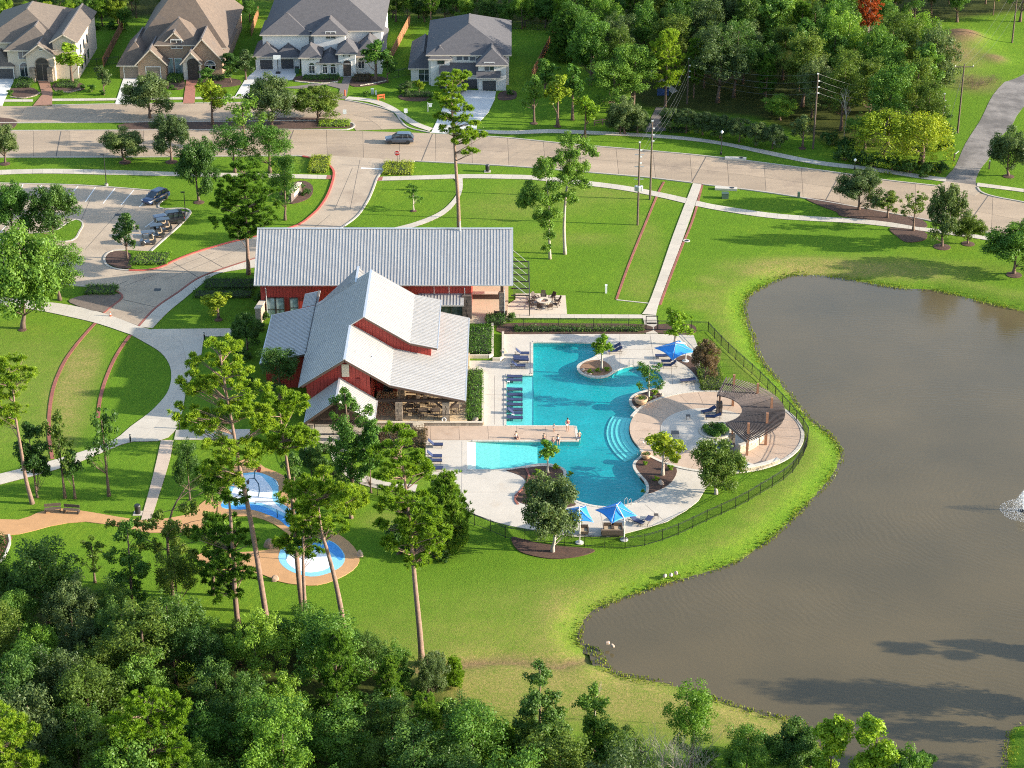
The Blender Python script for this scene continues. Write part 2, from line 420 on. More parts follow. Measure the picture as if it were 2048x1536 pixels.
    nt.links.new(col, b.inputs['Base Color']); b.inputs['Roughness'].default_value = 0.95; b.inputs['Specular IOR Level'].default_value = 0.05
    _bump(nt, b, _math(nt, 'ADD', fine, tiny), 0.7, 0.12)
    link('ground', me, m, kind='structure')
build_ground()

# ------------------------------------------------------------------ lake
def build_lake():
    m, nt, b = _nodes('lake_water'); p = _coords(nt)
    n1 = _noise(nt, p, 0.05, 3, 0.5)
    nt.links.new(_ramp(nt, n1, [(0.3, (0.076, 0.062, 0.034)), (0.7, (0.112, 0.086, 0.044))]), b.inputs['Base Color'])
    b.inputs['IOR'].default_value = 1.33
    nt.links.new(_ramp(nt, _noise(nt, p, 0.035, 4, 0.6, (1.0, 2.2, 1, 0.2)), [(0.4, (0.04,)*3), (0.65, (0.20,)*3)]), b.inputs['Roughness'])
    w1 = _noise(nt, p, 0.9, 3, 0.55, (1.0, 2.6, 1, 0.5)); w2 = _noise(nt, p, 0.12, 2, 0.5)
    rip = nt.nodes.new('ShaderNodeTexWave'); rip.wave_type = 'RINGS'; rip.rings_direction = 'SPHERICAL'
    rip.inputs['Scale'].default_value = 0.42; rip.inputs['Distortion'].default_value = 22.0; rip.inputs['Detail'].default_value = 3; rip.inputs['Detail Scale'].default_value = 0.35
    mp = nt.nodes.new('ShaderNodeMapping'); c = P(2046, 1012, LAKE_Z); mp.inputs['Location'].default_value = (-c.x, -c.y, 0)
    nt.links.new(p, mp.inputs[0]); nt.links.new(mp.outputs[0], rip.inputs[0])
    h = _math(nt, 'ADD', _math(nt, 'MULTIPLY', w1, 1.0), _math(nt, 'MULTIPLY', _math(nt, 'MULTIPLY', rip.outputs['Fac'], 0.5), w2))
    h = _math(nt, 'MULTIPLY', h, _ramp(nt, _noise(nt, p, 0.05, 3, 0.6, (1, 2, 1, 0.3)), [(0.38, (0.15,)*3), (0.62, (1, 1, 1))]))
    _bump(nt, b, h, 0.14, 0.12)
    pts = [Vector((p.x, p.y, 0)) for p in LAKE]; n = len(pts)
    sa = sum(pts[i].x*pts[(i+1)%n].y - pts[(i+1)%n].x*pts[i].y for i in range(n)); q = []
    for i in range(n):
        d = pts[(i+1) % n] - pts[i-1]; nn = Vector((d.y, -d.x, 0)).normalized() * (1.2 if sa > 0 else -1.2); q.append(pts[i] + nn)
    mb = MB(); mb.v = [(p.x, p.y, LAKE_Z) for p in q]
    for t in tessellate_polygon([q]):
        if (q[t[1]]-q[t[0]]).cross(q[t[2]]-q[t[0]]).z < 0: t = (t[0], t[2], t[1])
        mb.f.append(t)
    mb.build('lake_water', m, kind='structure')
build_lake()

# ------------------------------------------------------------------ paving materials
CONC = mat('road_concrete', (0.375, 0.28, 0.188), 0.85, 0.22, 0.35, bump=0.15, stains=(0.10, 0.53, (0.25, 0.185, 0.13)), rnd=0.16, stretch=(0.16, 1.0, 1.0))
CONC2 = mat('drive_concrete', (0.385, 0.30, 0.212), 0.85, 0.18, 0.3, bump=0.15, stains=(0.09, 0.54, (0.25, 0.185, 0.13)), rnd=0.10)
WALK = mat('walk_concrete', (0.48, 0.42, 0.335), 0.85, 0.10, 0.6, bump=0.1, stains=(0.5, 0.62, (0.36, 0.31, 0.25)), rnd=0.12)
DECKM = mat('deck_concrete', (0.48, 0.425, 0.35), 0.8, 0.10, 0.5, bump=0.1, stains=(0.35, 0.56, (0.42, 0.35, 0.27)))
TANM = mat('tan_paving', (0.45, 0.325, 0.23), 0.85, 0.14, 0.8, bump=0.12, bscale=60, stains=(0.3, 0.6, (0.29, 0.18, 0.11)), rnd=0.08)
ORANGE = mat('orange_paving', (0.50, 0.27, 0.115), 0.85, 0.15, 0.7, bump=0.1, stains=(0.3, 0.6, (0.40, 0.23, 0.12)), rnd=0.10)
JOINT = mat('joint_dark', (0.10, 0.085, 0.07), 0.95, 0.2, 2.0)
KERB = mat('kerb_concrete', (0.42, 0.37, 0.31), 0.85, 0.15, 1.5, bump=0.2, rnd=0.1)
REDKERB = mat('kerb_red_paint', (0.50, 0.09, 0.06), 0.7, 0.22, 1.2, stains=(1.5, 0.6, (0.33, 0.16, 0.11)), rnd=0.1)
BRICKM = mat('brick_edging', (0.30, 0.095, 0.065), 0.85, 0.25, 2.5, bump=0.3, rnd=0.25)
MULCH = mat('mulch', (0.075, 0.036, 0.022), 0.95, 0.45, 3.0, bump=1.0, bscale=14, c2=(0.13, 0.065, 0.04))
WHITE = mat('white_paint', (0.74, 0.73, 0.70), 0.6, 0.06, 1.5)
GRAVEL = mat('gravel', (0.215, 0.19, 0.17), 0.95, 0.25, 0.35, bump=0.9, bscale=9, stains=(0.16, 0.44, (0.085, 0.075, 0.068)))
BRICKPAVE = mat('brick_paving', (0.29, 0.15, 0.095), 0.85, 0.25, 2.0, bump=0.2, bscale=12)
DARKPAVE = mat('grey_and_shaded_paving', (0.17, 0.14, 0.12), 0.85, 0.2, 1.0, bump=0.2)  # grey garden path; its dark tone also stands for concrete in shade
COPING = mat('coping_stone', (0.52, 0.47, 0.39), 0.75, 0.10, 1.5, rnd=0.15)
def slab(name, px, z1, m, z0=-0.25, parent=None, sm=0, kind='structure', **kw):
    pts = G(smooth_line(px, sm, True) if sm else px)
    return MB().prism(pts, z0, z1).build(name, m, parent, kind=kind, **kw)
def strip(name, piece, A, B, step, m, z1, gap=0.02, lanes=1, smooth=4, base=True, sub=2, parent=None):
    """paved band between two traced edges, cut into separate slabs over a dark bed"""
    A, B = G(smooth_line(A, smooth)), G(smooth_line(B, smooth))
    L = (arclen(A)[-1] + arclen(B)[-1]) / 2; n = max(1, round(L / step))
    A, B = resample(A, n=n*sub), resample(B, n=n*sub)
    if parent is None:
        parent = MB().prism(A + B[::-1], -0.25, z1 - 0.015).build(name, JOINT, kind='structure')
    g = gap / 2
    for i in range(n):
        for l in range(lanes):
            u0, u1 = l / lanes, (l + 1) / lanes
            a = [A[i*sub+k].lerp(B[i*sub+k], u0) for k in range(sub+1)]; b = [A[i*sub+k].lerp(B[i*sub+k], u1) for k in range(sub+1)]
            for q in (a, b):
                d = (q[1]-q[0]).normalized() * g; q[0] = q[0] + d
                d = (q[-2]-q[-1]).normalized() * g; q[-1] = q[-1] + d
            for k in range(sub+1):
                w = (b[k]-a[k]).normalized() * g
                if l > 0: a[k] = a[k] + w
                if l < lanes-1: b[k] = b[k] - w
            MB().prism(a + b[::-1], z1 - 0.2, z1).build(piece, m, parent)
    return parent
def kerb_line(name, px, m, w=0.28, z1=0.13, sm=5, step=3.0, side=0.0, piece='kerb_stone', label=None):
    pts = resample(G(smooth_line(px, sm)), 0.9); k = max(1, round(step / 0.9)); root = None
    root = empty(name); root['kind'] = 'structure'
    for i in range(0, len(pts) - 1, k):
        seg = pts[i:i+k+1]
        if len(seg) < 2: break
        seg = [seg[0] + (seg[1]-seg[0]).normalized()*0.012] + seg[1:]
        ribbon_mb(seg, w, -0.2, z1, side=side).build(piece, m, root)
    return root

# ---- main road: two lanes of concrete panels, kerbs
ROAD_N = [(-80,262),(100,262),(300,261),(557,260),(700,262),(862,267),(1024,277.5),(1149,290),(1270,300),(1411,313),(1536,328),(1686,348),(1761,360),(1871,373),(1955,386),(2048,405),(2140,424)]
ROAD_S = [(-80,315),(150,315),(330,314),(567,312),(700,316),(827,322.5),(1024,333),(1174,345),(1290,355),(1395,367),(1510,382),(1611,397),(1720,416),(1850,440),(1980,467),(2060,484),(2140,500)]
strip('road', 'road_panel', ROAD_N, ROAD_S, 6.0, CONC, 0.03, gap=0.05, lanes=2)
strip('side_street', 'road_panel', [(-80,213),(100,212),(235,209),(480,206),(640,201),(690,201),(740,211),(785,225),(798,242),(815,257)], [(-80,246),(100,245),(250,244),(480,243),(600,241),(668,243),(692,247),(705,252),(709,257),(712,261.5)], 5.0, CONC, 0.034, gap=0.05, lanes=2)
MB().prism(DRIVE, -0.25, 0.038).build('driveway', CONC2, kind='structure')
slab('apron', [(1871,372),(1893,363),(1950,370),(1962,384),(1950,392)], 0.042, CONC2)
kerb_line('road_kerb', [(-80,263),(20,262),(300,261),(557,259.5),(680,260.5),(705,256),(709,250),(700,245.5),(668,242)], KERB)
kerb_line('road_kerb', [(690,200.5),(740,210),(787,224),(800,240),(818,256),(862,266)], KERB)
kerb_line('road_kerb', [(950,272),(1024,277),(1149,289.5),(1270,299.5),(1411,312.5),(1536,327.5),(1686,347.5),(1761,359.5),(1871,372)], KERB)
kerb_line('road_kerb', [(1955,375),(1963,385),(1990,394),(2048,405),(2140,424)], KERB)
kerb_line('road_kerb', [(-80,315),(150,315),(330,314),(567,312),(605,313)], KERB)
kerb_line('road_kerb', [(830,323),(1024,333),(1174,345),(1290,355),(1384,366)], KERB)
kerb_line('road_kerb', [(1404,369),(1510,382),(1611,397),(1720,416),(1850,440),(1980,467),(2140,500)], KERB)
kerb_line('street_kerb', [(-80,213),(4,213)], KERB); kerb_line('street_kerb', [(104,211),(232,208.5)], KERB); kerb_line('street_kerb', [(262,208),(366,207)], KERB); kerb_line('street_kerb', [(390,207),(480,206),(640,201),(676,200)], KERB)
kerb_line('street_kerb', [(-80,247),(40,246),(250,245),(480,243.5),(600,242),(668,242.5)], KERB)
kerb_line('drive_kerb', [(605,313),(640,321),(660,333),(668,348),(660,380),(645,408),(625,430),(590,453),(510,473),(450,488),(390,506),(347,523),(325,534),(300,540),(275,541.5),(258,541.5)], REDKERB, 0.34, 0.15)
kerb_line('drive_kerb', [(258,541.5),(245,540.5),(226,537),(212,529),(209,515),(222,503),(250,500)], KERB, 0.3)
kerb_line('drive_kerb', [(302,503),(382,425.5),(325,418),(317,412),(320,406),(335,394),(328,386),(295,381),(175,372),(88,369),(-60,366)], KERB, 0.26)
kerb_line('drive_kerb', [(830,323),(785,333),(759,350),(746,380),(737,400),(717,430),(689,452),(642,480)], KERB, 0.26)
kerb_line('drive_kerb', [(512,516),(450,536),(397,556),(357,584),(312,615),(277,653),(263,672)], BRICKM, 0.30, 0.06, piece='brick_course')
kerb_line('drive_kerb', [(207,627),(228,610),(240,601),(245,593),(235,584),(212,578)], BRICKM, 0.28, 0.10)
kerb_line('drive_kerb', [(212,578),(165,573),(130,569),(75,561),(-60,550)], KERB, 0.26)
for a, b in (((247,600),(313,615)), ((207,628),(277,652)), ((212,579),(255,562)), ((345,523),(300,541)), ((347,526),(398,556)), ((397,508),(447,536))):
    ribbon_mb(G([a, b]), 0.11, -0.1, 0.046).build('pavement_joint', JOINT, kind='structure')
# expansion joints right across the road
for a, b in (((587,261),(568,311)), ((865,268),(843,322)), ((1412,314),(1383,366)), ((1976,392),(1946,434)), ((122,263),(112,314)), ((330,262),(322,313)), ((1145,291),(1120,339)), ((1680,348),(1650,403))):
    ribbon_mb(G([a, b]), 0.16, -0.1, 0.036).build('road_joint', JOINT, kind='structure')
for a, b in (((720,320),(700,420)), ((705,336),(669,420)), ((500,490),(330,560)), ((430,505),(250,572)), ((370,530),(225,552)), ((180,400),(150,470)), ((250,410),(170,500)), ((660,430),(612,470))):
    ribbon_mb(G([a, b]), 0.07, -0.1, 0.042).build('pavement_joint', JOINT, kind='structure')
slab('grass_island', [(-40,466),(60,468),(110,462),(130,450),(150,440),(162,443),(166,450),(160,462),(140,483),(60,482),(-40,481)], 0.12, bpy.data.materials['lawn'], sm=3)
kerb_line('drive_kerb', [(-40,466),(60,468),(110,462),(130,450),(150,440),(162,443),(166,450),(160,462),(140,483),(60,482),(-40,481)], KERB, 0.26, 0.15)
# stop bar and parking bays
ribbon_mb(G([(722,336.5),(772,339)]), 0.45, -0.05, 0.046).build('stop_line', WHITE, kind='structure')
for a, b in (((38,387),(46,369)), ((72,389),(83,370.5)), ((105,391),(119,371.5)), ((138,393),(156,373)), ((171,404),(191,375)), ((206,407.5),(230,377)), ((242,411),(268,380)), ((279,414),(293,399)), ((0,466),(22,440)), ((48,455),(62,436)), ((318,470),(352,437)), ((290,455),(330,425)), ((262,470),(300,470))):
    ribbon_mb(G([a, b]), 0.12, -0.05, 0.046).build('parking_line', WHITE, kind='structure')
# ---- pavements
strip('pavement', 'paving_slab', [(-60,343),(75,338.5),(200,340),(345,344.5),(480,347),(587,349),(655,351)], [(-60,352),(75,347.5),(200,349.5),(345,352.5),(480,354.5),(587,357),(655,359)], 1.6, WALK, 0.07)
strip('pavement', 'paving_slab', [(762,354),(862,351),(937,349),(1024,350),(1071,352),(1169,362),(1249,372),(1319,385),(1374,397)], [(757,362),(862,359),(937,357),(1024,358.5),(1071,360.5),(1169,371),(1249,381.5),(1319,395),(1370,407)], 1.6, WALK, 0.07)
strip('pavement', 'paving_slab', [(1393,402),(1436,411),(1536,426),(1618,433),(1711,438),(1786,446),(1848,455.5),(1976,473.5),(2060,488)], [(1390,412),(1436,421),(1536,436),(1618,442),(1711,447),(1786,455),(1848,463),(1976,481),(2060,496)], 1.6, WALK, 0.07)
strip('pavement', 'paving_slab', [(955,260),(1024,262),(1099,259),(1174,262),(1274,267),(1374,274.5),(1449,285),(1536,302),(1636,322),(1736,334),(1836,349),(1893,356.5)], [(952,266),(1024,269),(1099,266.5),(1174,269),(1274,273.5),(1374,281),(1449,291.5),(1536,310),(1636,330),(1736,341.5),(1836,356.5),(1891,364)], 1.7, WALK, 0.07)
strip('pavement', 'paving_slab', [(1955,366),(2048,378.5),(2140,393)], [(1953,373),(2048,385),(2140,400)], 1.7, WALK, 0.07)
strip('pavement', 'paving_slab', [(-60,199.5),(66,199.5)], [(-60,204),(66,204)], 1.8, WALK, 0.07)
strip('pavement', 'paving_slab', [(104,198),(170,197.5),(236,196.5)], [(104,202.5),(170,202),(234,201)], 1.8, WALK, 0.07)
strip('pavement', 'paving_slab', [(262,196),(310,195.5),(366,195)], [(261,200.5),(310,200),(366,199.5)], 1.8, WALK, 0.07)
strip('pavement', 'paving_slab', [(390,194.5),(480,193),(587,191.5),(676,190.5)], [(390,199),(480,197.5),(587,196),(676,195)], 1.8, WALK, 0.07)
strip('pavement', 'paving_slab', [(697,193.5),(750,199.5),(787,214),(812,231),(837,246),(866,257)], [(690,199),(737,204.5),(775,218),(800,235),(825,251),(858,262.5)], 1.8, WALK, 0.07)
for pts in ([(654,351),(664,351.5),(662,359),(652,358.5)], [(757,355),(766,354),(764,361.5),(754,362)]):
    slab('tactile_paving', pts, 0.074, BRICKM)
strip('garden_walk', 'paving_slab', smooth_line([(1386,367),(1379,385),(1346,471),(1321,544),(1298,606),(1284,629)], 2), smooth_line([(1403,369),(1398,386),(1362,489),(1339,549),(1317,610),(1312,631)], 2), 1.9, WALK, 0.08)
strip('garden_walk', 'paving_slab', [(1284,631),(1288,645),(1292,668)], [(1312,632),(1314,645),(1316,668)], 1.2, WALK, 0.078)
strip('garden_walk', 'paving_slab', [(1012,629),(1284,630)], [(1012,636.5),(1286,637.5)], 1.9, WALK, 0.074)
strip('garden_walk', 'paving_slab', [(908,357),(918,375),(906,400),(878,425),(830,445),(780,458),(730,470)], [(925,357),(925,378),(915,402),(890,428),(848,448),(800,462),(750,474)], 1.9, WALK, 0.074)
strip('garden_walk', 'paving_slab', [(-60,588),(0,595),(75,603),(135,610),(207,627),(277,653)], [(-60,605),(0,611.5),(75,621),(150,636.5),(200,649),(262,670)], 2.0, WALK, 0.07)
PLAZA_L = [(262,670),(287,684),(317,702),(333,719),(342,741),(341,768),(330,793),(300,825),(262,853),(225,882),(150,908),(55,935),(-60,962)]
PLAZA_R = [(303,660),(400,662),(405,690),(400,719),(382,760),(374,776),(362,835),(350,862),(322,882),(262,884),(225,897),(125,936),(-60,985)]
strip('garden_walk', 'paving_slab', PLAZA_L, PLAZA_R, 2.6, WALK, 0.07, lanes=2)
slab('garden_walk', [(277,653),(303,660),(262,670)], 0.068, WALK)
strip('garden_walk', 'paving_slab', [(303,659),(470,657.5)], [(303,674.5),(468,673)], 1.9, WALK, 0.072)
strip('garden_walk', 'paving_slab', [(352,860.5),(500,859)], [(348,880.5),(500,879)], 1.9, WALK, 0.068)
strip('garden_walk', 'paving_slab', [(322,881),(307,948),(282,1041)], [(347,881),(337,930),(302,1041)], 1.9, mat('rose_concrete', (0.47, 0.36, 0.27), 0.85, 0.1, 0.7, rnd=0.1), 0.066)
strip('garden_walk', 'paving_slab', [(512,535),(440,546.5),(410,564),(370,597),(337,624),(305,657)], [(512,517.5),(450,538),(398,558),(358,586),(313,617),(279,654)], 1.9, WALK, 0.066)
strip('garden_walk', 'paving_slab', smooth_line([(655,862),(660,900),(670,930),(693,953),(725,970),(770,980),(830,985)], 2), smooth_line([(672,862),(676,895),(686,920),(706,940),(740,955),(780,966),(835,970)], 2), 1.9, WALK, 0.066)
slab('woodland_trail', [(1290,130),(1308,130),(1318,152),(1356,182),(1345,188),(1328,172),(1298,150)], 0.03, mat('trail_concrete', (0.34, 0.28, 0.21), 0.9, 0.2, 0.6))
slab('woodland_trail', [(1312,215),(1330,216),(1332,262),(1289,264),(1300,240)], 0.05, DARKPAVE)  # concrete path, its shade put into the dark paving colour
slab('gravel_track', [(2140,20),(2060,110),(2023,150),(1986,190),(1961,240),(1931,287),(1911,332),(1896,350),(1890,366),(1952,374),(1951,362),(1961,338),(1981,312),(1998,278),(2023,252),(2046,215),(2140,120)], 0.03, GRAVEL, sm=3)
# splash ground: orange walk and coloured pads
slab('splash_path', [(-60,1040),(37,1040),(75,1026),(112,1018),(150,1020),(212,1030),(260,1038),(300,1041),(375,1030),(389,1018),(425,990),(455,960),(470,930),(483,922),(502,916),(530,936),(568,952),(583,984),(590,1004),(604,1028),(644,1055),(672,1067),(698,1084),(715,1105),(719,1122),(706,1141),(672,1160),(634,1171),(596,1170),(555,1163),(521,1148),(464,1142),(425,1139),(404,1130),(387,1114),(427,1104),(483,1105),(530,1101),(559,1094),(580,1076),(559,1056),(540,1045),(511,1035),(474,1033),(427,1041),(402,1058),(375,1064),(300,1066),(250,1056),(170,1044),(100,1053),(37,1069),(-60,1073)], 0.06, ORANGE, sm=2)
BLUE1 = mat('pad_light_blue', (0.22, 0.50, 0.64), 0.6, 0.1, 0.8); BLUE2 = mat('pad_blue', (0.05, 0.27, 0.60), 0.6, 0.12, 0.8); PADW = mat('pad_white', (0.70, 0.71, 0.72), 0.6, 0.06, 0.8)
slab('splash_pad', [(491,947),(517,946),(540,954),(555,965),(558,985),(559,1003),(576,1015),(596,1024),(612,1040),(604,1056),(578,1056),(559,1041),(530,1028),(502,1020),(472,1020),(444,1016),(446,1000),(459,968),(475,950)], 0.066, BLUE1, sm=3)
slab('splash_pad', [(444,1008),(470,1012),(500,1009),(528,1014),(552,1026),(580,1040),(603,1048),(602,1055),(578,1055),(559,1041),(530,1028),(502,1020),(472,1020),(446,1015)], 0.071, BLUE2, sm=3)
slab('splash_pad', [(491,951),(519,951),(532,963),(545,981),(546,1003),(574,1028),(549,1018),(521,1007),(464,1003),(464,985),(477,962)], 0.071, PADW, sm=3)
slab('splash_pad', [(557,1115),(566,1095),(595,1080),(632,1076),(668,1086),(689,1110),(684,1132),(655,1148),(621,1154),(585,1145),(564,1131)], 0.066, BLUE1, sm=3)
slab('splash_pad', [(600,1083),(632,1077),(667,1087),(687,1110),(680,1122),(660,1104),(625,1092)], 0.071, BLUE2, sm=3)
slab('splash_pad', [(572,1118),(600,1102),(640,1104),(664,1120),(655,1138),(620,1146),(588,1138)], 0.075, PADW, sm=3)
# drives and paths of the houses
slab('house_drive', [(902,179),(992,183),(989,200),(977,225),(954,250),(952,272),(862,266),(870,250),(884,220)], 0.075, mat('pale_drive', (0.55, 0.53, 0.49), 0.85, 0.08, 0.5, rnd=0.05))
slab('house_drive', [(247,157),(320,156),(318,166),(276,166),(262,208),(230,209)], 0.075, mat('pale_drive', (0.5, 0.5, 0.48)))
slab('house_drive', [(-40,157),(27,158),(27,164),(10,198),(4,213),(-40,213)], 0.075, mat('pale_drive', (0.5, 0.5, 0.48)))
slab('house_drive', [(515,137),(592,136),(592,150),(586,160),(540,163),(500,170),(500,193),(470,193),(490,160)], 0.075, mat('pale_drive', (0.5, 0.5, 0.48)))
slab('garden_path', [(75,160),(98,160),(105,182),(104,211),(66,212),(84,190),(80,174)], 0.08, BRICKPAVE)
slab('garden_path', [(373,158),(398,158),(391,174),(389,207),(366,207),(370,180)], 0.08, mat('red_brick_paving', (0.33, 0.13, 0.085), 0.85, 0.25, 2.0, bump=0.2, bscale=12))
slab('garden_path', [(688,153),(704,153),(697,174),(692,198),(675,198),(680,178),(650,170),(600,178),(560,176),(600,172),(650,165),(683,168)], 0.08, DARKPAVE)
# brick arcs on the lawns
def brick_arc(px, w=0.42):
    kerb_line('brick_edging', px, BRICKM, w, 0.06, piece='brick_course', step=1.8)
brick_arc([(191,646),(170,669),(147,697),(127,727),(110,766),(102,800),(98,840),(99,880),(105,918)])
brick_arc([(260,671),(242,696),(225,726),(209,766),(200,800),(196,836)])
brick_arc([(1328,364),(1316,387),(1292,445),(1269,501),(1250,550),(1233,599)], 0.32)
brick_arc([(1404.5,370),(1387.5,434),(1365.5,489),(1342.5,549),(1320,610)], 0.32)
ribbon_mb(G([(1233,600),(1298,607)]), 0.22, -0.1, 0.06).build('concrete_edging', WALK, kind='structure')

# ------------------------------------------------------------------ pool deck, pool, pool water
def build_pool():
    MB().prism(DECK, -0.3, 0.06, [POOL], -0.14).build('pool_deck', DECKM, kind='structure')
    tile = mat('pool_plaster', (0.024, 0.35, 0.355), 0.6, 0.26, 0.22)
    pale = mat('pool_plaster_pale', (0.38, 0.62, 0.56), 0.6, 0.16, 2.2)
    MB().prism(POOL, -1.0, -0.62).build('pool_floor', tile, kind='structure')
    wl = MB()
    for a, b in zip(POOL, POOL[1:] + POOL[:1]):
        wl.add([(a.x, a.y, -1.5), (b.x, b.y, -1.5), (b.x, b.y, -0.14), (a.x, a.y, -0.14)], ((0, 1, 2, 3),))
    wl.build('pool_wall', tile, kind='structure')
    # sun shelf, beach entry, curved steps
    slab('sun_shelf', [(1012.8,851.7),(1012.8,750.8),(1066.3,750.8),(1066.3,851.7)], -0.24, pale, z0=-1.6)
    slab('shelf_edge', [(1066.4,851.7),(1066.4,750.8),(1068.4,750.8),(1068.4,851.7)], -0.20, tile, z0=-1.6)
    a, b, c2, d = P(935, 939.8), P(935, 883.2), P(1000, 883.2), P(1000, 939.8)
    MB().hull([(a.x,a.y,-1.5),(d.x,d.y,-1.5),(c2.x,c2.y,-1.5),(b.x,b.y,-1.5)], [(a.x,a.y,-0.02),(d.x,d.y,-0.34),(c2.x,c2.y,-0.34),(b.x,b.y,-0.02)]).build('beach_entry', mat('beach_plaster', (0.52, 0.60, 0.52), 0.7, 0.12, 3.0), kind='structure')
    e, f_ = P(1075, 930), P(1075, 883.2)
    MB().hull([(d.x,d.y,-1.5),(e.x,e.y,-1.5),(f_.x,f_.y,-1.5),(c2.x,c2.y,-1.5)], [(d.x,d.y,-0.34),(e.x,e.y,-0.6),(f_.x,f_.y,-0.6),(c2.x,c2.y,-0.34)]).build('beach_entry', pale, kind='structure')
    for k, (r, z) in enumerate(((10.75, -0.18), (11.3, -0.26), (11.85, -0.34), (12.4, -0.43), (12.9, -0.52))):
        arc = circ(RINGC, r, 160 - k*0.5, 207 + k*1.0, 28)
        MB().prism(arc + circ(RINGC, RINGR + 0.1, 158, 209, 28)[::-1], -1.6, z).build('pool_step', pale, kind='structure')
    m, nt, bs = _nodes('pool_water'); p = _coords(nt)
    tr = nt.nodes.new('ShaderNodeBsdfTransparent'); tr.inputs[0].default_value = (0.52, 0.93, 0.94, 1)
    gl = nt.nodes.new('ShaderNodeBsdfGlossy'); gl.inputs['Roughness'].default_value = 0.05
    fr = nt.nodes.new('ShaderNodeLayerWeight')
    bn = nt.nodes.new('ShaderNodeBump'); bn.inputs['Strength'].default_value = 0.9; bn.inputs['Distance'].default_value = 0.06
    nt.links.new(_math(nt, 'ADD', _noise(nt, p, 2.2, 3, 0.6), _noise(nt, p, 0.6, 2, 0.5)), bn.inputs['Height'])
    nt.links.new(bn.outputs[0], gl.inputs['Normal']); nt.links.new(bn.outputs[0], fr.inputs['Normal'])
    mx = nt.nodes.new('ShaderNodeMixShader')
    fa = _math(nt, 'ADD', _math(nt, 'MULTIPLY', _math(nt, 'POWER', fr.outputs['Facing'], 5.0), 0.9), 0.02)
    nt.links.new(fa, mx.inputs[0]); nt.links.new(tr.outputs[0], mx.inputs[1]); nt.links.new(gl.outputs[0], mx.inputs[2])
    nt.links.new(mx.outputs[0], nt.nodes['Material Output'].inputs[0]); nt.nodes.remove(bs)
    mb = MB(); q = [Vector((v.x, v.y, 0)) for v in POOL]; mb.v = [(v.x, v.y, -0.10) for v in q]
    for t in tessellate_polygon([q]):
        if (q[t[1]]-q[t[0]]).cross(q[t[2]]-q[t[0]]).z < 0: t = (t[0], t[2], t[1])
        mb.f.append(t)
    mb.build('pool_water', m, kind='structure')
    # coping stones along the water
    pts = resample(POOL + [POOL[0]], 0.62); oc = empty('pool_coping'); oc['kind'] = 'structure'
    sa = sum(POOL[i].x*POOL[(i+1)%len(POOL)].y - POOL[(i+1)%len(POOL)].x*POOL[i].y for i in range(len(POOL)))
    sgn = -1 if sa > 0 else 1
    for i in range(len(pts)-1):
        a, b = pts[i], pts[i+1]; mid = (a+b)/2
        if abs(mid.x - P(935,910).x) < 0.3: continue
        d = (b-a).normalized()*0.008
        ribbon_mb([a+d, b-d], 0.34, -0.08, 0.105 if False else 0.095, side=sgn*0.42).build('coping_stone', COPING, oc)
    for a, b in (((1240,669),(1240,730)), ((1200,700),(1330,700)), ((1300,669),(1310,735)), ((967,790),(1008,790)), ((989,752),(989,850)), ((924,884),(924,945)), ((924,945),(923,1015)), ((851,915),(924,915)), ((924,985),(1030,985)), ((1060,1000),(1060,1058)), ((1340,700),(1345,770)), ((1200,1022),(1210,1072)), ((1290,1010),(1330,1044))):
        ribbon_mb(G([a, b]), 0.05, -0.1, 0.066).build('deck_joint', mat('deck_joint', (0.30, 0.25, 0.2)), kind='structure')
build_pool()
# tan pier, tan ring with its pale rim, pale round court
strip('pier_deck', 'paving_slab', [(745,853.5),(966,853.5),(1148,853.8)], [(745,881),(966,881),(1152,881)], 3.4, TANM, 0.10, gap=0.03)
def build_ring():
    base = MB().prism(circ(RINGC, RINGR - 0.05), -0.3, 0.07).build('round_terrace', JOINT, kind='structure')
    n = 26
    for i in range(n):
        a0, a1 = 360*i/n + 0.12, 360*(i+1)/n - 0.12
        MB().prism(circ(RINGC, RINGR, a0, a1, 5) + circ(RINGC, 4.2, a0, a1, 3)[::-1], -0.1, 0.10).build('paving_slab', TANM, base)
    rim = empty('terrace_rim'); rim['kind'] = 'structure'
    for i in range(90):
        a0, a1 = 4*i + 0.1, 4*i + 3.9
        if 157 < a0 < 207: continue
        MB().prism(circ(RINGC, RINGR + 0.40, a0, a1, 2) + circ(RINGC, RINGR + 0.01, a0, a1, 2)[::-1], -0.3, 0.14).build('coping_stone', COPING, rim)
    MB().prism(circ(PERC, 5.75), -0.2, 0.125).build('round_court', DECKM, kind='structure')
build_ring()
# ------------------------------------------------------------------ clubhouse
METAL = mat('roof_metal', (0.425, 0.41, 0.39), 0.45, 0.10, 0.5, metal=0.3, stretch=(3.0, 3.0, 0.25), rnd=0.06)
TRIM = mat('roof_trim', (0.55, 0.56, 0.57), 0.4, 0.06, 1.0, metal=0.5)
FASCIA = mat('fascia_brown', (0.09, 0.055, 0.04), 0.6, 0.15, 2.0)
REDW = mat('red_siding', (0.34, 0.035, 0.025), 0.55, 0.12, 0.8, rnd=0.10, stretch=(1, 1, 0.3))
STONE = mat('limestone', (0.34, 0.27, 0.20), 0.9, 0.35, 3.5, bump=0.6, bscale=8, rnd=0.35)
STONED = mat('dark_stone', (0.13, 0.10, 0.085), 0.9, 0.4, 4, bump=0.6, bscale=8, rnd=0.35)
TIMBER = mat('dark_timber', (0.055, 0.032, 0.022), 0.7, 0.25, 3, rnd=0.15)
GLASS = glass_mat('window_glass'); GLASSB = glass_mat('window_blind', (0.20, 0.26, 0.26))
WFRAME = mat('window_frame_dark', (0.035, 0.03, 0.028), 0.5, 0.1, 2)
WFRAMEW = mat('window_frame_white', (0.62, 0.60, 0.56), 0.5, 0.08, 2)
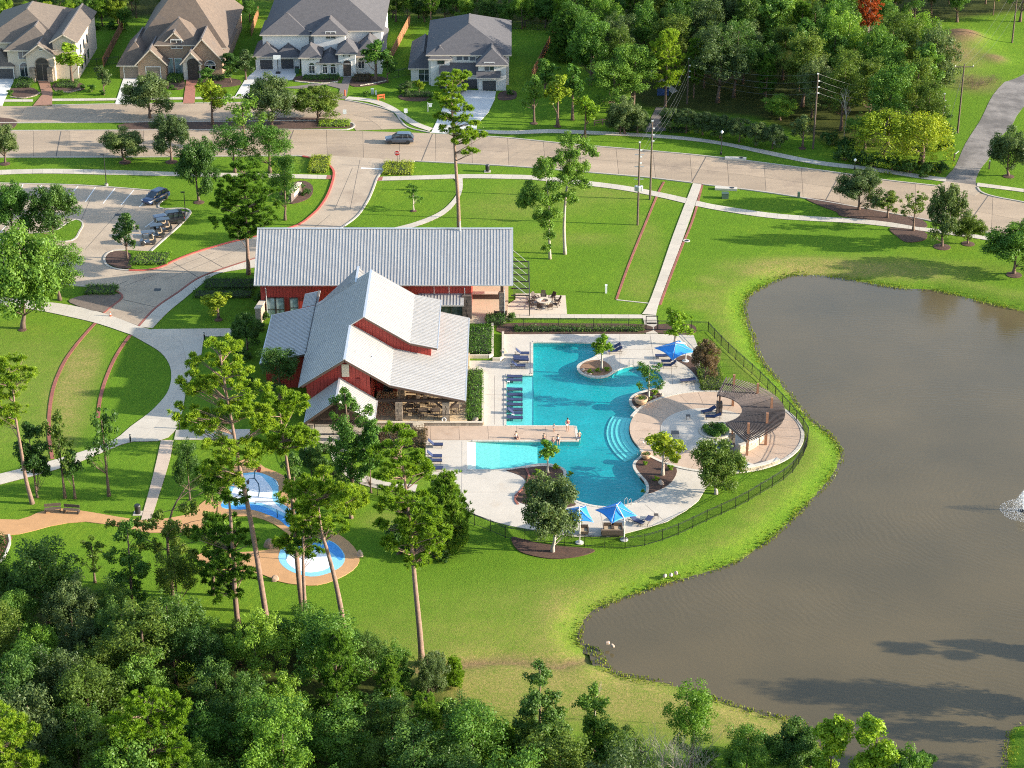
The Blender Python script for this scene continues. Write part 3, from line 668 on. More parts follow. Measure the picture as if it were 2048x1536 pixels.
CREAM = mat('cream_stone', (0.50, 0.43, 0.33), 0.85, 0.12, 1.2, bump=0.2)

def panel_roof(parent, r0, r1, e0, e1, w=0.41, m=METAL, th=0.07, name='roof_panel'):
    """standing-seam slope between ridge edge r0-r1 and eave edge e0-e1, one object per panel"""
    r0, r1, e0, e1 = map(Vector, (r0, r1, e0, e1))
    n = max(1, round(max((r1-r0).length, (e1-e0).length) / w))
    nrm = (e0-r0).cross(r1-r0)
    if nrm.length < 1e-6: nrm = (e1-r1).cross(r1-r0)
    nrm.normalize()
    if nrm.z < 0: nrm = -nrm
    for i in range(n):
        a, b = r0.lerp(r1, i/n), r0.lerp(r1, (i+1)/n); c, d = e0.lerp(e1, i/n), e0.lerp(e1, (i+1)/n)
        mb = MB(); q = [a, b, d, c]
        if (b-a).cross(d-a).dot(nrm) < 0: q = [b, a, c, d]
        mb.add([p - nrm*th for p in q] + q, ((3,2,1,0),(4,5,6,7),(0,1,5,4),(1,2,6,5),(2,3,7,6),(3,0,4,7)))
        ax = (b-a) if (b-a).length > 1e-4 else (d-c)
        s = ax.normalized() * 0.022
        k = [a - s, a + s, c + s, c - s]
        if (k[1]-k[0]).cross(k[2]-k[0]).dot(nrm) < 0: k = [a + s, a - s, c - s, c + s]
        k = [p + nrm*0.002 for p in k]
        mb.add(k + [p + nrm*0.055 for p in k], ((4,5,6,7),(0,1,5,4),(1,2,6,5),(2,3,7,6),(3,0,4,7)))
        mb.build(name, m, parent)
def siding(parent, p0, p1, zb, top, m=REDW, w=0.42, name='siding_panel', th=0.10):
    """upright wall of board panels from p0 to p1; top(t) is the height along it"""
    p0, p1 = Vector((p0[0], p0[1], 0)), Vector((p1[0], p1[1], 0)); n = max(1, round((p1-p0).length / w))
    d = (p1-p0).normalized(); nn = Vector((d.y, -d.x, 0)) * th
    for i in range(n):
        a, b = p0.lerp(p1, i/n), p0.lerp(p1, (i+1)/n); za, zb2 = top(i/n), top((i+1)/n)
        if max(za, zb2) - zb < 0.05: continue
        za, zb2 = max(za, zb+0.01), max(zb2, zb+0.01)
        g = d * 0.012
        A = [Vector((a.x, a.y, zb))+g, Vector((b.x, b.y, zb))-g, Vector((b.x, b.y, zb2))-g, Vector((a.x, a.y, za))+g]
        MB().hull([p - nn for p in A], [p for p in A]).build(name, m, parent)
def window(parent, x0, x1, z0, z1, Y, fm=WFRAME, gm=GLASS, cols=1, rows=1, dep=0.12, name='window'):
    """framed window on a wall facing the camera at the distance Y"""
    mb = MB(); t = 0.09
    mb.bb(x0-t, x1+t, Y-dep, Y+0.02, z0-t, z0); mb.bb(x0-t, x1+t, Y-dep, Y+0.02, z1, z1+t)
    mb.bb(x0-t, x0, Y-dep, Y+0.02, z0, z1); mb.bb(x1, x1+t, Y-dep, Y+0.02, z0, z1)
    for i in range(1, cols): x = x0+(x1-x0)*i/cols; mb.bb(x-t*.4, x+t*.4, Y-dep*.9, Y+0.01, z0, z1)
    for i in range(1, rows): z = z0+(z1-z0)*i/rows; mb.bb(x0, x1, Y-dep*.85, Y+0.01, z-t*.4, z+t*.4)
    w = mb.build(name, fm, parent)
    for i in range(cols):
        for j in range(rows):
            a, b = x0+(x1-x0)*i/cols, x0+(x1-x0)*(i+1)/cols; c, d = z0+(z1-z0)*j/rows, z0+(z1-z0)*(j+1)/rows
            MB().bb(a+.02, b-.02, Y-dep*.4, Y+0.005, c+.02, d-.02).build('pane', gm, w)
    return w
def stone_column(parent, x, y, z0, z1, w=0.7, m=STONE, name='column', rng=random.Random(5)):
    """column of stacked stones"""
    core = MB().bb(x-w/2+.05, x+w/2-.05, y-w/2+.05, y+w/2-.05, z0, z1).build(name, m, parent)
    z = z0
    while z < z1 - 0.05:
        h = min(rng.uniform(0.22, 0.4), z1 - z)
        for sx in (0, 1):
            cut = rng.uniform(-.12, .12); a, b = (x-w/2, x+cut-.01) if sx == 0 else (x+cut+.01, x+w/2)
            o = rng.uniform(0, .03)
            MB().bb(a-o if sx == 0 else a, b+o if sx else b, y-w/2-o, y+w/2+o, z+.012, z+h-.012).build('stone', m, core)
        z += h
    return core
CLUB = empty('clubhouse', P(760, 640), 0, 'red barn-like clubhouse with silver standing-seam metal roofs beside the pool', 'building')
def build_club():
    inv = Matrix.Translation(-CLUB.location)
    start = set(bpy.data.objects)
    root = CLUB
    # ---- long hall: ridge runs left-right
    ze = 5.0; ye = P(766, 569.5, ze).y; xl, xr = P(508, 569.5, ze).x, P(1025.5, 569.5, ze).x
    k = 0.75; rp = on_plane(766, 457, Vector((0, ye, ze)), Vector((0, -k, 1))); yr, zr = rp.y, rp.z
    roof = empty('hall_roof'); roof.parent = root
    panel_roof(roof, (xl, yr, zr), (xr, yr, zr), (xl, ye, ze), (xr, ye, ze))
    panel_roof(roof, (xr, yr, zr), (xl, yr, zr), (xr, 2*yr-ye, ze), (xl, 2*yr-ye, ze))
    MB().bar((xl-.05, yr, zr+.03), (xr+.05, yr, zr+.03), 0.34, 0.08).build('ridge_cap', TRIM, roof)
    MB().bar((xl-.05, ye-.07, ze-.06), (xr+.05, ye-.07, ze-.06), 0.14, 0.15).build('gutter', TRIM, roof)
    for x in (xl, xr):
        for yy in (ye, 2*yr-ye): MB().bar((x, yy, ze-.12), (x, yr, zr-.12), 0.10, 0.22).build('fascia', TRIM, roof)
    yw = ye + 0.75; yb = 2*yr - ye - 0.75
    wl, wr = PY(522, 600, yw).x, PY(943, 600, yw).x
    hall = empty('hall_wall'); hall.parent = root
    siding(hall, (wl, yw), (wr, yw), 0, lambda t: ze + 0.5)
    siding(hall, (wr, yw), (wr, yb), 0, lambda t: ze + 0.5 + (zr - ze) * (1 - abs(2*t-1)) * 0.86)
    siding(hall, (wr, yb), (wl, yb), 0, lambda t: ze + 0.5)
    siding(hall, (wl, yb), (wl, yw), 0, lambda t: ze + 0.5 + (zr - ze) * (1 - abs(2*t-1)) * 0.86)
    def px_win(x0, y0, x1, y1, Y, **kw):
        a, b = PY(x0, y1, Y), PY(x1, y0, Y); return window(root, a.x, b.x, a.z, b.z, Y, **kw)
    px_win(535, 596, 551, 640, yw-.1, gm=GLASSB, rows=2); px_win(552.5, 596, 567, 640, yw-.1, gm=GLASSB, rows=2); px_win(582, 596, 595, 634, yw-.1, gm=GLASSB, rows=2)
    for x, y1 in ((531.5, 640), (929.3, 640), (1009, 640)):
        a = PY(x, 573, yw-.25); g = P(x, y1); MB().tube([(a.x, ye-.05, a.z), (a.x, yw-.3, a.z-.35), (a.x, yw-.3, 0.05)], 0.055, 6).build('downspout', TRIM, root)
    for x in (868, 898):
        a = PY(x, 575, yw-.14); MB().tube([(a.x, ye, ze-.1), (a.x, yw-.16, ze-.5), (a.x, yw-.16, 3.4)], 0.045, 5).build('downspout', TRIM, root)
    # stone wing wall at the left corner and stone piers of the open passage
    a = P(519, 640); MB().prism([(a.x-.3, a.y-1.5), (a.x+.35, a.y-1.5), (a.x+.75, yw), (a.x+.1, yw)], 0, 2.3).build('wing_wall', STONE, root)
    MB().prism([(a.x-.4, a.y-1.6), (a.x+.45, a.y-1.6), (a.x+.85, yw-.1), (a.x, yw-.1)], 2.302, 2.45).build('wall_cap', CREAM, root)
    c = PY(934, 620, yw-.2); stone_column(root, c.x, yw-.15, 0, 3.4, 1.25, STONED)
    c = PY(1004, 620, yw+.2); stone_column(root, c.x, yw+.1, 0, 3.6, 0.7, STONE)
    MB().bb(c.x-.2, c.x+.2, yw-.1, yw+.3, 3.6, ze+.4).build('post', TIMBER, root)
    c2 = PY(1004, 600, yb-.6); stone_column(root, c.x, yb, 0, 3.6, 0.7, STONE); MB().bb(c.x-.2, c.x+.2, yb-.2, yb+.2, 3.6, ze+.4).build('post', TIMBER, root)
    MB().bb(wr, xr-.35, yw+.05, yw+.35, ze-.1, ze+.35).build('beam', TIMBER, root)
    MB().bb(wr, xr-.35, yb-.35, yb-.05, ze-.1, ze+.35).build('beam', TIMBER, root)
    MB().prism([(wr, yw-.2), (xr-.6, yw-.2), (xr-.6, yb+.6), (wr, yb+.6)], -.1, 0.14).build('passage_floor', mat('passage_floor', (0.46, 0.36, 0.25), 0.8, 0.1, 1), root)
    MB().bb(wr, xr-1.4, yw+5.4, yw+5.9, 0.14, 0.95).build('low_wall', TIMBER, root); MB().bb(wr, xr-2.0, yw+5.2, yw+6.0, 0.95, 1.05).build('wall_cap', CREAM, root)
    MB().bb(wr+.2, xr-1.0, yb-1.2, yb-.7, 0.14, 3.2).build('back_wall', TIMBER, root)
    MB().prism(G([(935,632),(1012,632),(1012,645),(985,648),(935,648)]), -.1, 0.13).build('passage_floor', mat('passage_floor', (0.46, 0.36, 0.25)), root)
    # glass porch below the long eave, with its own small metal roof
    a0, a1 = PY(838, 587, yw), PY(928, 587, yw); d0 = on_plane(878, 610, Vector((0, yw, a0.z)), Vector((0, -0.32, 1)))
    aw = empty('porch_roof'); aw.parent = root
    panel_roof(aw, (a0.x, yw, a0.z), (a1.x, yw, a0.z), (a0.x, d0.y, d0.z), (a1.x, d0.y, d0.z), 0.43)
    MB().bar((a0.x, d0.y-.05, d0.z-.08), (a1.x, d0.y-.05, d0.z-.08), 0.1, 0.18).build('gutter', TRIM, aw)
    window(root, PY(840, 612, d0.y+.3).x, PY(924, 612, d0.y+.3).x, 0.15, d0.z-.25, d0.y+.3, cols=4, rows=1)
    # ---- cross wing: ridge runs away from the camera
    yf = P(930, 801, 3.2).y
    E = Vector((P(930, 801, 3.2).x, yf, 3.2)); K2 = PY(779.5, 770, yf); R2 = PY(689, 719, yf); L2 = PY(603, 771, yf)
    sl = (R2.z - L2.z) / (R2.x - L2.x); LP, LN = R2, Vector((-sl, 0, 1)).normalized()
    A1 = on_plane(728, 634, LP, LN); yc = A1.y; K1 = PY(820, 686, yc); E1 = PY(874, 696.5, yc)
    yb1 = on_plane(739, 542, LP, LN).y; ybe = P(934, 636, 3.2).y
    KL0, KL1 = on_plane(611, 706, LP, LN), on_plane(630, 609, LP, LN); xk = (KL0.x + KL1.x)/2; zk = LP.z + sl*(xk-LP.x)
    sr = (K2.z - E.z) / (E.x - K2.x)
    def L(x, y): return Vector((x, y, LP.z + sl*(x-LP.x)))
    ups = empty('upper_roof'); ups.parent = root
    panel_roof(ups, L(A1.x, yc), L(A1.x, yb1), L(xk, yc), L(xk, yb1))
    def at(p, y): return Vector((p.x, y, p.z))
    panel_roof(ups, at(A1, yb1), A1, at(K1, yb1), K1); panel_roof(ups, at(K1, yb1), K1, at(E1, yb1), E1)
    MB().bar(at(A1, yc-.03)+Vector((0,0,.03)), at(A1, yb1)+Vector((0,0,.03)), 0.3, 0.07).build('ridge_cap', TRIM, ups)
    MB().bar(at(E1, yc)+Vector((.06,0,-.05)), at(E1, yb1)+Vector((.06,0,-.05)), 0.12, 0.13).build('gutter', TRIM, ups)
    for a, b in ((A1, K1), (K1, E1)): MB().bar(at(a, yc-.03)-Vector((0,0,.15)), at(b, yc-.03)-Vector((0,0,.15)), 0.08, 0.2).build('fascia', FASCIA, ups)
    low = empty('lower_roof'); low.parent = root
    yk0 = KL0.y
    panel_roof(low, L(R2.x, yf), L(R2.x, yc), L(xk, yf), L(xk, yc))
    panel_roof(low, L(xk, yf), L(xk, yk0-.3), L(L2.x-.35, yf+1.2), L(L2.x-.35, yk0-.3))
    yy = yc + 1.2
    panel_roof(low, at(R2, yy), R2, at(K2, yy), K2); panel_roof(low, at(K2, ybe), K2, at(E, ybe), E)
    MB().bar(at(R2, yf-.03)+Vector((0,0,.03)), at(R2, yc)+Vector((0,0,.03)), 0.3, 0.07).build('ridge_cap', TRIM, low)
    MB().bar(E+Vector((.07,0,-.06)), at(E, ybe)+Vector((.07,0,-.06)), 0.14, 0.15).build('gutter', TRIM, low)
    for a, b in ((R2, K2), (K2, E), (R2, L2)): MB().bar(at(a, yf-.03)-Vector((0,0,.17)), at(b, yf-.03)-Vector((0,0,.17)), 0.09, 0.24).build('fascia', FASCIA, low)
    # shallow roof on the left side and its twin further back
    sh = sr; O = on_plane(521, 725, Vector((xk, 0, zk-.12)), Vector((-sh, 0, 1)))
    O2 = on_plane(541, 630, Vector((xk, 0, zk-.12)), Vector((-sh, 0, 1)))
    def S(x, y): return Vector((x, y, zk - .12 + sh*(x-xk)))
    lef = empty('side_roof'); lef.parent = root
    panel_roof(lef, S(xk+.3, yk0), S(xk+.3, O2.y), S(O.x, yk0), S(O.x, O2.y))
    MB().bar(S(O.x-.06, yk0)-Vector((0,0,.05)), S(O.x-.06, O2.y)-Vector((0,0,.05)), 0.12, 0.13).build('gutter', TRIM, lef)
    MB().bar(S(O.x, yk0-.03)-Vector((0,0,.14)), S(xk, yk0-.03)-Vector((0,0,.14)), 0.08, 0.2).build('fascia', FASCIA, lef)
    q = on_plane(610, 588, Vector((xk, 0, zk-.12)), Vector((-sh, 0, 1)))
    panel_roof(lef, S(xk+.3, O2.y+.2), S(xk+.3, q.y), S(q.x, O2.y+.2), S(q.x, q.y))
    MB().bar(S(q.x, q.y+.03)-Vector((0,0,.1)), S(xk+.3, q.y+.03)-Vector((0,0,.1)), 0.08, 0.2).build('fascia', TRIM, lef)
    MB().hull([S(xk+.02, yk0), S(xk+.06, yk0), S(xk+.06, q.y), S(xk+.02, q.y)], [p+Vector((0,0,.25)) for p in (S(xk+.02, yk0), S(xk+.06, yk0), S(xk+.06, q.y), S(xk+.02, q.y))]).build('flashing', WFRAME, lef)
    # connecting gable where the wing meets the hall
    C1 = on_plane(717, 533, LP, LN); con = empty('link_roof'); con.parent = root
    panel_roof(con, L(C1.x, yb1-1), L(C1.x, C1.y), L(xk+.2, yb1-1), L(xk+.2, C1.y-5)); panel_roof(con, L(C1.x, C1.y), L(C1.x, yb1-1), L(C1.x, C1.y)+Vector((4.0,-4.6,-2.7)), L(C1.x, yb1-1)+Vector((4.0,0,-2.7)))
    MB().bar(L(C1.x, yb1-1)+Vector((0,0,.03)), L(C1.x, C1.y)+Vector((0,0,.03)), 0.3, 0.07).build('ridge_cap', TRIM, con)
    # walls of the wing
    wg = empty('wing_walls'); wg.parent = root; yv = yf + 0.7
    wx0, wx1 = L2.x + 0.5, PY(741, 790, yv).x
    def gtop(t):
        x = wx0 + (wx1-wx0)*t
        return (LP.z + sl*(x-LP.x) if x < R2.x else R2.z - (R2.z-K2.z)*(x-R2.x)/(K2.x-R2.x)) - 0.12
    siding(wg, (wx0, yv), (wx1, yv), 0, gtop)
    kx = K2.x
    siding(wg, (wx1+.05, yv+7.5), (E.x-6.2, yv+7.5), 0, lambda t: 3.6, th=.1)
    siding(wg, (wx1, yv), (wx1, yv+7.5), 0, lambda t: 4.6)
    siding(wg, (E.x-6.2, yv+7.5), (E.x-6.2, ybe-.4), 0, lambda t: 4.0)
    siding(wg, (E.x-6.2, ybe-.4), (xk, ybe-.4), 0, lambda t: 3.9)
    siding(wg, (wx0, yk0), (wx0, yf+.7), 0, lambda t: L2.z - .1)
    siding(wg, (O.x+.6, O2.y-.4), (O.x+.6, yk0+.4), 0, lambda t: S(O.x+.6, 0).z - .1)
    siding(wg, (O.x+.6, yk0+.4), (wx0, yk0+.4), 0, lambda t: S(O.x+.6, 0).z - .1 + t*sh*(wx0-O.x-.6))
    siding(wg, (xk, O2.y-.4), (O.x+.6, O2.y-.4), 0, lambda t: S(xk, 0).z - .1 - t*sh*(xk-O.x-.6))
    siding(wg, (q.x+.4, q.y-.3), (q.x+.4, O2.y-.4), 0, lambda t: S(q.x, 0).z - .1)
    # clerestory wall under the upper roof
    cx0, cx1 = A1.x - 1.6, PY(862, 705, yc+.6).x
    def ctop(t):
        x = cx0 + (cx1-cx0)*t
        if x < A1.x: return LP.z + sl*(x-LP.x) - .12
        if x < K1.x: return A1.z - (A1.z-K1.z)*(x-A1.x)/(K1.x-A1.x) - .12
        return K1.z - (K1.z-E1.z)*(x-K1.x)/(E1.x-K1.x) - .12
    siding(wg, (cx0, yc+.6), (cx1, yc+.6), 4.2, ctop)
    siding(wg, (cx1, yc+.6), (cx1, yb1-.5), 3.2, lambda t: E1.z - .05)
    # louvre and vent on the front gable
    a, b = PY(684, 753, yv-.12), PY(698, 733, yv-.12); MB().bb(a.x, b.x, yv-.2, yv-.1, a.z, b.z+.3).build('louvre', CREAM, wg)
    a, b = PY(712, 768, yv-.12), PY(719, 757, yv-.12); MB().bb(a.x, b.x, yv-.18, yv-.1, a.z, b.z).build('vent', mat('red_dark', (0.2, 0.02, 0.015)), wg)
    for px_, py_ in ((712.5, 705), (745, 715)):
        p0 = on_plane(px_, py_, R2, Vector(((R2.z-K2.z)/(K2.x-R2.x), 0, 1)))
        MB().tube([p0 - Vector((0,0,.1)), p0 + Vector((0, 0, 0.32))], 0.07, 8).build('roof_vent', TRIM, root)
    p0 = on_plane(561, 643, Vector((xk, 0, zk-.12)), Vector((-sh, 0, 1))); MB().tube([p0 - Vector((0,0,.1)), p0 + Vector((0, 0, 0.3))], 0.07, 8).build('roof_vent', TRIM, root)
    p0 = on_plane(920, 455, Vector((0, ye, ze)), Vector((0, -k, 1))); MB().tube([(p0.x, yr-.3, zr-.4), (p0.x, yr-.3, zr+1.0), (p0.x+.12, yr-.3, zr+1.12)], 0.07, 8).build('flue', TRIM, root)
    # ---- porch gable in front
    yp = P(748, 845, 3.0).y; ER = PY(748, 845, yp); AP = PY(672, 801, yp); EL = PY(609, 838, yp); yq = yf + .6
    EL.z = ER.z
    po = empty('porch_gable_roof'); po.parent = root
    panel_roof(po, AP, at(AP, yq), EL, at(EL, yq)); panel_roof(po, at(AP, yq), AP, at(ER, yq), ER)
    MB().bar(at(AP, yp-.03)+Vector((0,0,.03)), at(AP, yq)+Vector((0,0,.03)), 0.28, 0.07).build('ridge_cap', TRIM, po)
    for e in (EL, ER):
        MB().bar(at(AP, yp-.03)-Vector((0,0,.16)), at(e, yp-.03)-Vector((0,0,.16)), 0.09, 0.24).build('fascia', FASCIA, po)
        s = 0.06 if e is ER else -0.06; MB().bar(e+Vector((s,0,-.05)), at(e, yq)+Vector((s,0,-.05)), 0.12, 0.13).build('gutter', TRIM, po)
    MB().bar((EL.x+.5, yp+.6, 2.75), (ER.x-.5, yp+.6, 2.75), 0.3, 0.3).build('beam', TIMBER, po)
    MB().bar((AP.x, yp+.6, 2.8), (AP.x, yp+.6, AP.z-.3), 0.22, 0.22).build('king_post', TIMBER, po)
    for x in (EL.x+.6, ER.x-.6): stone_column(root, x, yp+.6, 0, 2.6, 0.75)
    MB().bb(EL.x+.4, ER.x-.4, yv-1.0, yv-.85, 0, 3.0).build('porch_wall', TIMBER, root)
    MB().prism([(EL.x, yp-1.6), (ER.x+.2, yp-1.6), (ER.x+.2, yv), (EL.x, yv)], -.1, 0.12).build('porch_floor', WALK, root)
    MB().bb(EL.x+.4, ER.x-1.2, yp-1.5, yp-1.1, 0.12, 0.55).build('low_wall', CREAM, root)
    # ---- covered terrace on the right
    tz = 0.42; px0 = P(746, 851.5).x; yt = P(850, 851.5).y
    MB().prism([(px0, yt), (P(966,851.5).x, yt), (P(966,851.5).x, yt+.35), (P(934,851).x, yt+.35), (P(934,851).x, ybe-.2), (px0, ybe-.2)], -.1, tz).build('terrace_floor', mat('terrace_floor', (0.46, 0.34, 0.20), 0.8, 0.12, 0.8), root)
    fw = empty('terrace_wall'); fw.parent = root; rg = random.Random(3); x = px0
    while x < P(966,851.5).x - .1:
        w = rg.uniform(.35, .7); MB().bb(x+.01, min(x+w, P(966,851.5).x)-.01, yt-.12, yt-.005, 0.02, tz+.02).build('stone', STONE, fw); x += w
    MB().bb(px0, P(966,851.5).x, yt-.16, yt+.25, tz+.022, tz+.09).build('wall_cap', CREAM, fw)
    for i in range(3): MB().bb(P(826,850).x, P(848,850).x, yt-.2-.32*(3-i), yt-.17, 0.02, tz*(i+1)/3).build('step', CREAM, root)
    zb = 2.72
    for cx in (798, 892):
        x = PY(cx, 820, yt+.9).x; stone_column(root, x, yt+.9, tz, zb + .1, 0.8)
        for s in (-1, 1): MB().bar((x, yt+.9, zb-1.2), (x+s*1.5, yt+.9, zb+.25), 0.2, 0.2).build('brace', TIMBER, root)
        stone_column(root, x, yt+6.0, tz, zb + .4, 0.8)
    MB().bar((px0+.2, yt+.9, zb+.25), (E.x-1.0, yt+.9, zb+.25), 0.28, 0.3).build('beam', TIMBER, root)
    MB().bar((px0+.2, yt+6, zb+.25), (E.x-1.0, yt+6, zb+.25), 0.28, 0.3).build('beam', TIMBER, root)
    a = px0 + .9; window(root, a, a+1.0, tz+.1, tz+2.2, yv+7.3, name='door')
    for i, x in enumerate((PY(836, 840, yt+.3).x, PY(867, 840, yt+.3).x, PY(899, 840, yt+.3).x)): MB().bar((x, yt+.12, tz), (x, yt+.12, tz+1.05), .05).build('rail_post', WFRAME, root)
    MB().bar((PY(836, 840, yt+.3).x, yt+.12, tz+1.05), (E.x+.3, yt+.12, tz+1.05), .05).build('handrail', WFRAME, root)
    # steel trellis on the right end of the hall
    tre = empty('trellis'); tre.parent = root; X0, X1 = xr+.1, PY(1059, 560, yw+1).x; Yt0, Yt1 = yw+.3, yb-.6
    MB().bar((X1, Yt0, 3.0), (X1, Yt1, 3.0), .12, .16).build('edge_beam', WFRAME, tre)
    for i in range(6):
        y = Yt0 + (Yt1-Yt0)*i/5
        MB().bar((X0-.3, y, 3.0), (X1, y, 3.0), .10, .14).build('outrigger', WFRAME, tre)
        MB().bar((X0-.3, y, 4.9), (X1-.3, y, 3.05), .05).build('tie_rod', TRIM, tre)
    for i in range(16):
        x = X0 + (X1-X0)*i/16; MB().bar((x, Yt0, 3.1), (x, Yt1, 3.1), .03, .07).build('slat', WFRAME, tre)
    for y in (Yt0, Yt1): MB().bar((X1, y, 0), (X1, y, 3.0), .12).build('post', WFRAME, tre)
    for o in set(bpy.data.objects) - start:
        if o.parent is root: o.matrix_parent_inverse = Matrix.Translation(-root.location)
    return dict(yf=yf, yt=yt, tz=tz, E=E, px0=px0, ybe=ybe, yp=yp, EL=EL, ER=ER)
CI = build_club()

# ------------------------------------------------------------------ houses behind the street
ROOF_G = mat('shingle_grey', (0.082, 0.077, 0.080), 0.9, 0.22, 1.6, bump=0.5, bscale=7, stains=(0.3, 0.55, (0.075, 0.07, 0.072)))
ROOF_B = mat('shingle_brown', (0.125, 0.098, 0.076), 0.9, 0.22, 1.6, bump=0.5, bscale=7, stains=(0.3, 0.55, (0.10, 0.08, 0.065)))
ROOF_T = mat('shingle_taupe', (0.120, 0.088, 0.066), 0.9, 0.22, 1.6, bump=0.5, bscale=7, stains=(0.3, 0.55, (0.09, 0.077, 0.07)))
STUC = mat('stucco_cream', (0.50, 0.42, 0.33), 0.9, 0.08, 0.8); STUCW = mat('painted_white', (0.60, 0.58, 0.55), 0.85, 0.07, 0.8); STUCG = mat('painted_greige', (0.56, 0.53, 0.49), 0.85, 0.08, 0.8)
def brick_mat():
    m, nt, b = _nodes('house_brick'); br = nt.nodes.new('ShaderNodeTexBrick'); tc = nt.nodes.new('ShaderNodeTexCoord')
    mp = nt.nodes.new('ShaderNodeMapping'); mp.inputs['Rotation'].default_value = (math.pi/2, 0, 0)
    nt.links.new(tc.outputs['Object'], mp.inputs[0]); nt.links.new(mp.outputs[0], br.inputs['Vector'])
    br.inputs['Scale'].default_value = 2.4; br.inputs['Color1'].default_value = (0.24, 0.13, 0.075, 1); br.inputs['Color2'].default_value = (0.34, 0.21, 0.13, 1); br.inputs['Mortar'].default_value = (0.36, 0.29, 0.21, 1)
    br.inputs['Mortar Size'].default_value = 0.03
    nt.links.new(br.outputs['Color'], b.inputs['Base Color']); b.inputs['Roughness'].default_value = 0.9
    return m
BRICKW = brick_mat()
GARAGE_D = mat('garage_dark', (0.045, 0.045, 0.05), 0.5, 0.1, 1); GARAGE_T = mat('garage_taupe', (0.20, 0.155, 0.115), 0.6, 0.08, 1)
def roof_shape(x0, x1, y0, y1, ze, kind, pitch, ov=0.45):
    """outer roof faces (lists of points)"""
    x0 -= ov; x1 += ov; y0 -= ov; y1 += ov; w, d = x1-x0, y1-y0; z = ze - ov*pitch
    if kind == 'hip':
        h = min(w, d)/2; zr = z + h*pitch
        if w >= d: a, b = (x0+h, (y0+y1)/2, zr), (x1-h, (y0+y1)/2, zr)
        else: a, b = ((x0+x1)/2, y0+h, zr), ((x0+x1)/2, y1-h, zr)
        p, q, r, s = (x0,y0,z), (x1,y0,z), (x1,y1,z), (x0,y1,z)
        if w >= d: return [(p,q,b,a), (r,s,a,b), (s,p,a), (q,r,b)], (a, b)
        return [(p,q,a), (r,s,b), (s,p,a,b), (q,r,b,a)], (a, b)
    if kind == 'front':            # gable faces the street
        zr = z + w/2*pitch; xm = (x0+x1)/2; a, b = (xm,y0,zr), (xm,y1,zr)
        return [((x0,y1,z),(x0,y0,z),a,b), ((x1,y0,z),(x1,y1,z),b,a)], (a, b)
    if kind == 'side':
        zr = z + d/2*pitch; ym = (y0+y1)/2; a, b = (x0,ym,zr), (x1,ym,zr)
        return [((x0,y0,z),(x1,y0,z),b,a), ((x1,y1,z),(x0,y1,z),a,b)], (a, b)
    zr = z + d*pitch               # lean-to rising away from the street
    return [((x0,y0,z),(x1,y0,z),(x1,y1,zr),(x0,y1,zr))], ((x0,y1,zr),(x1,y1,zr))
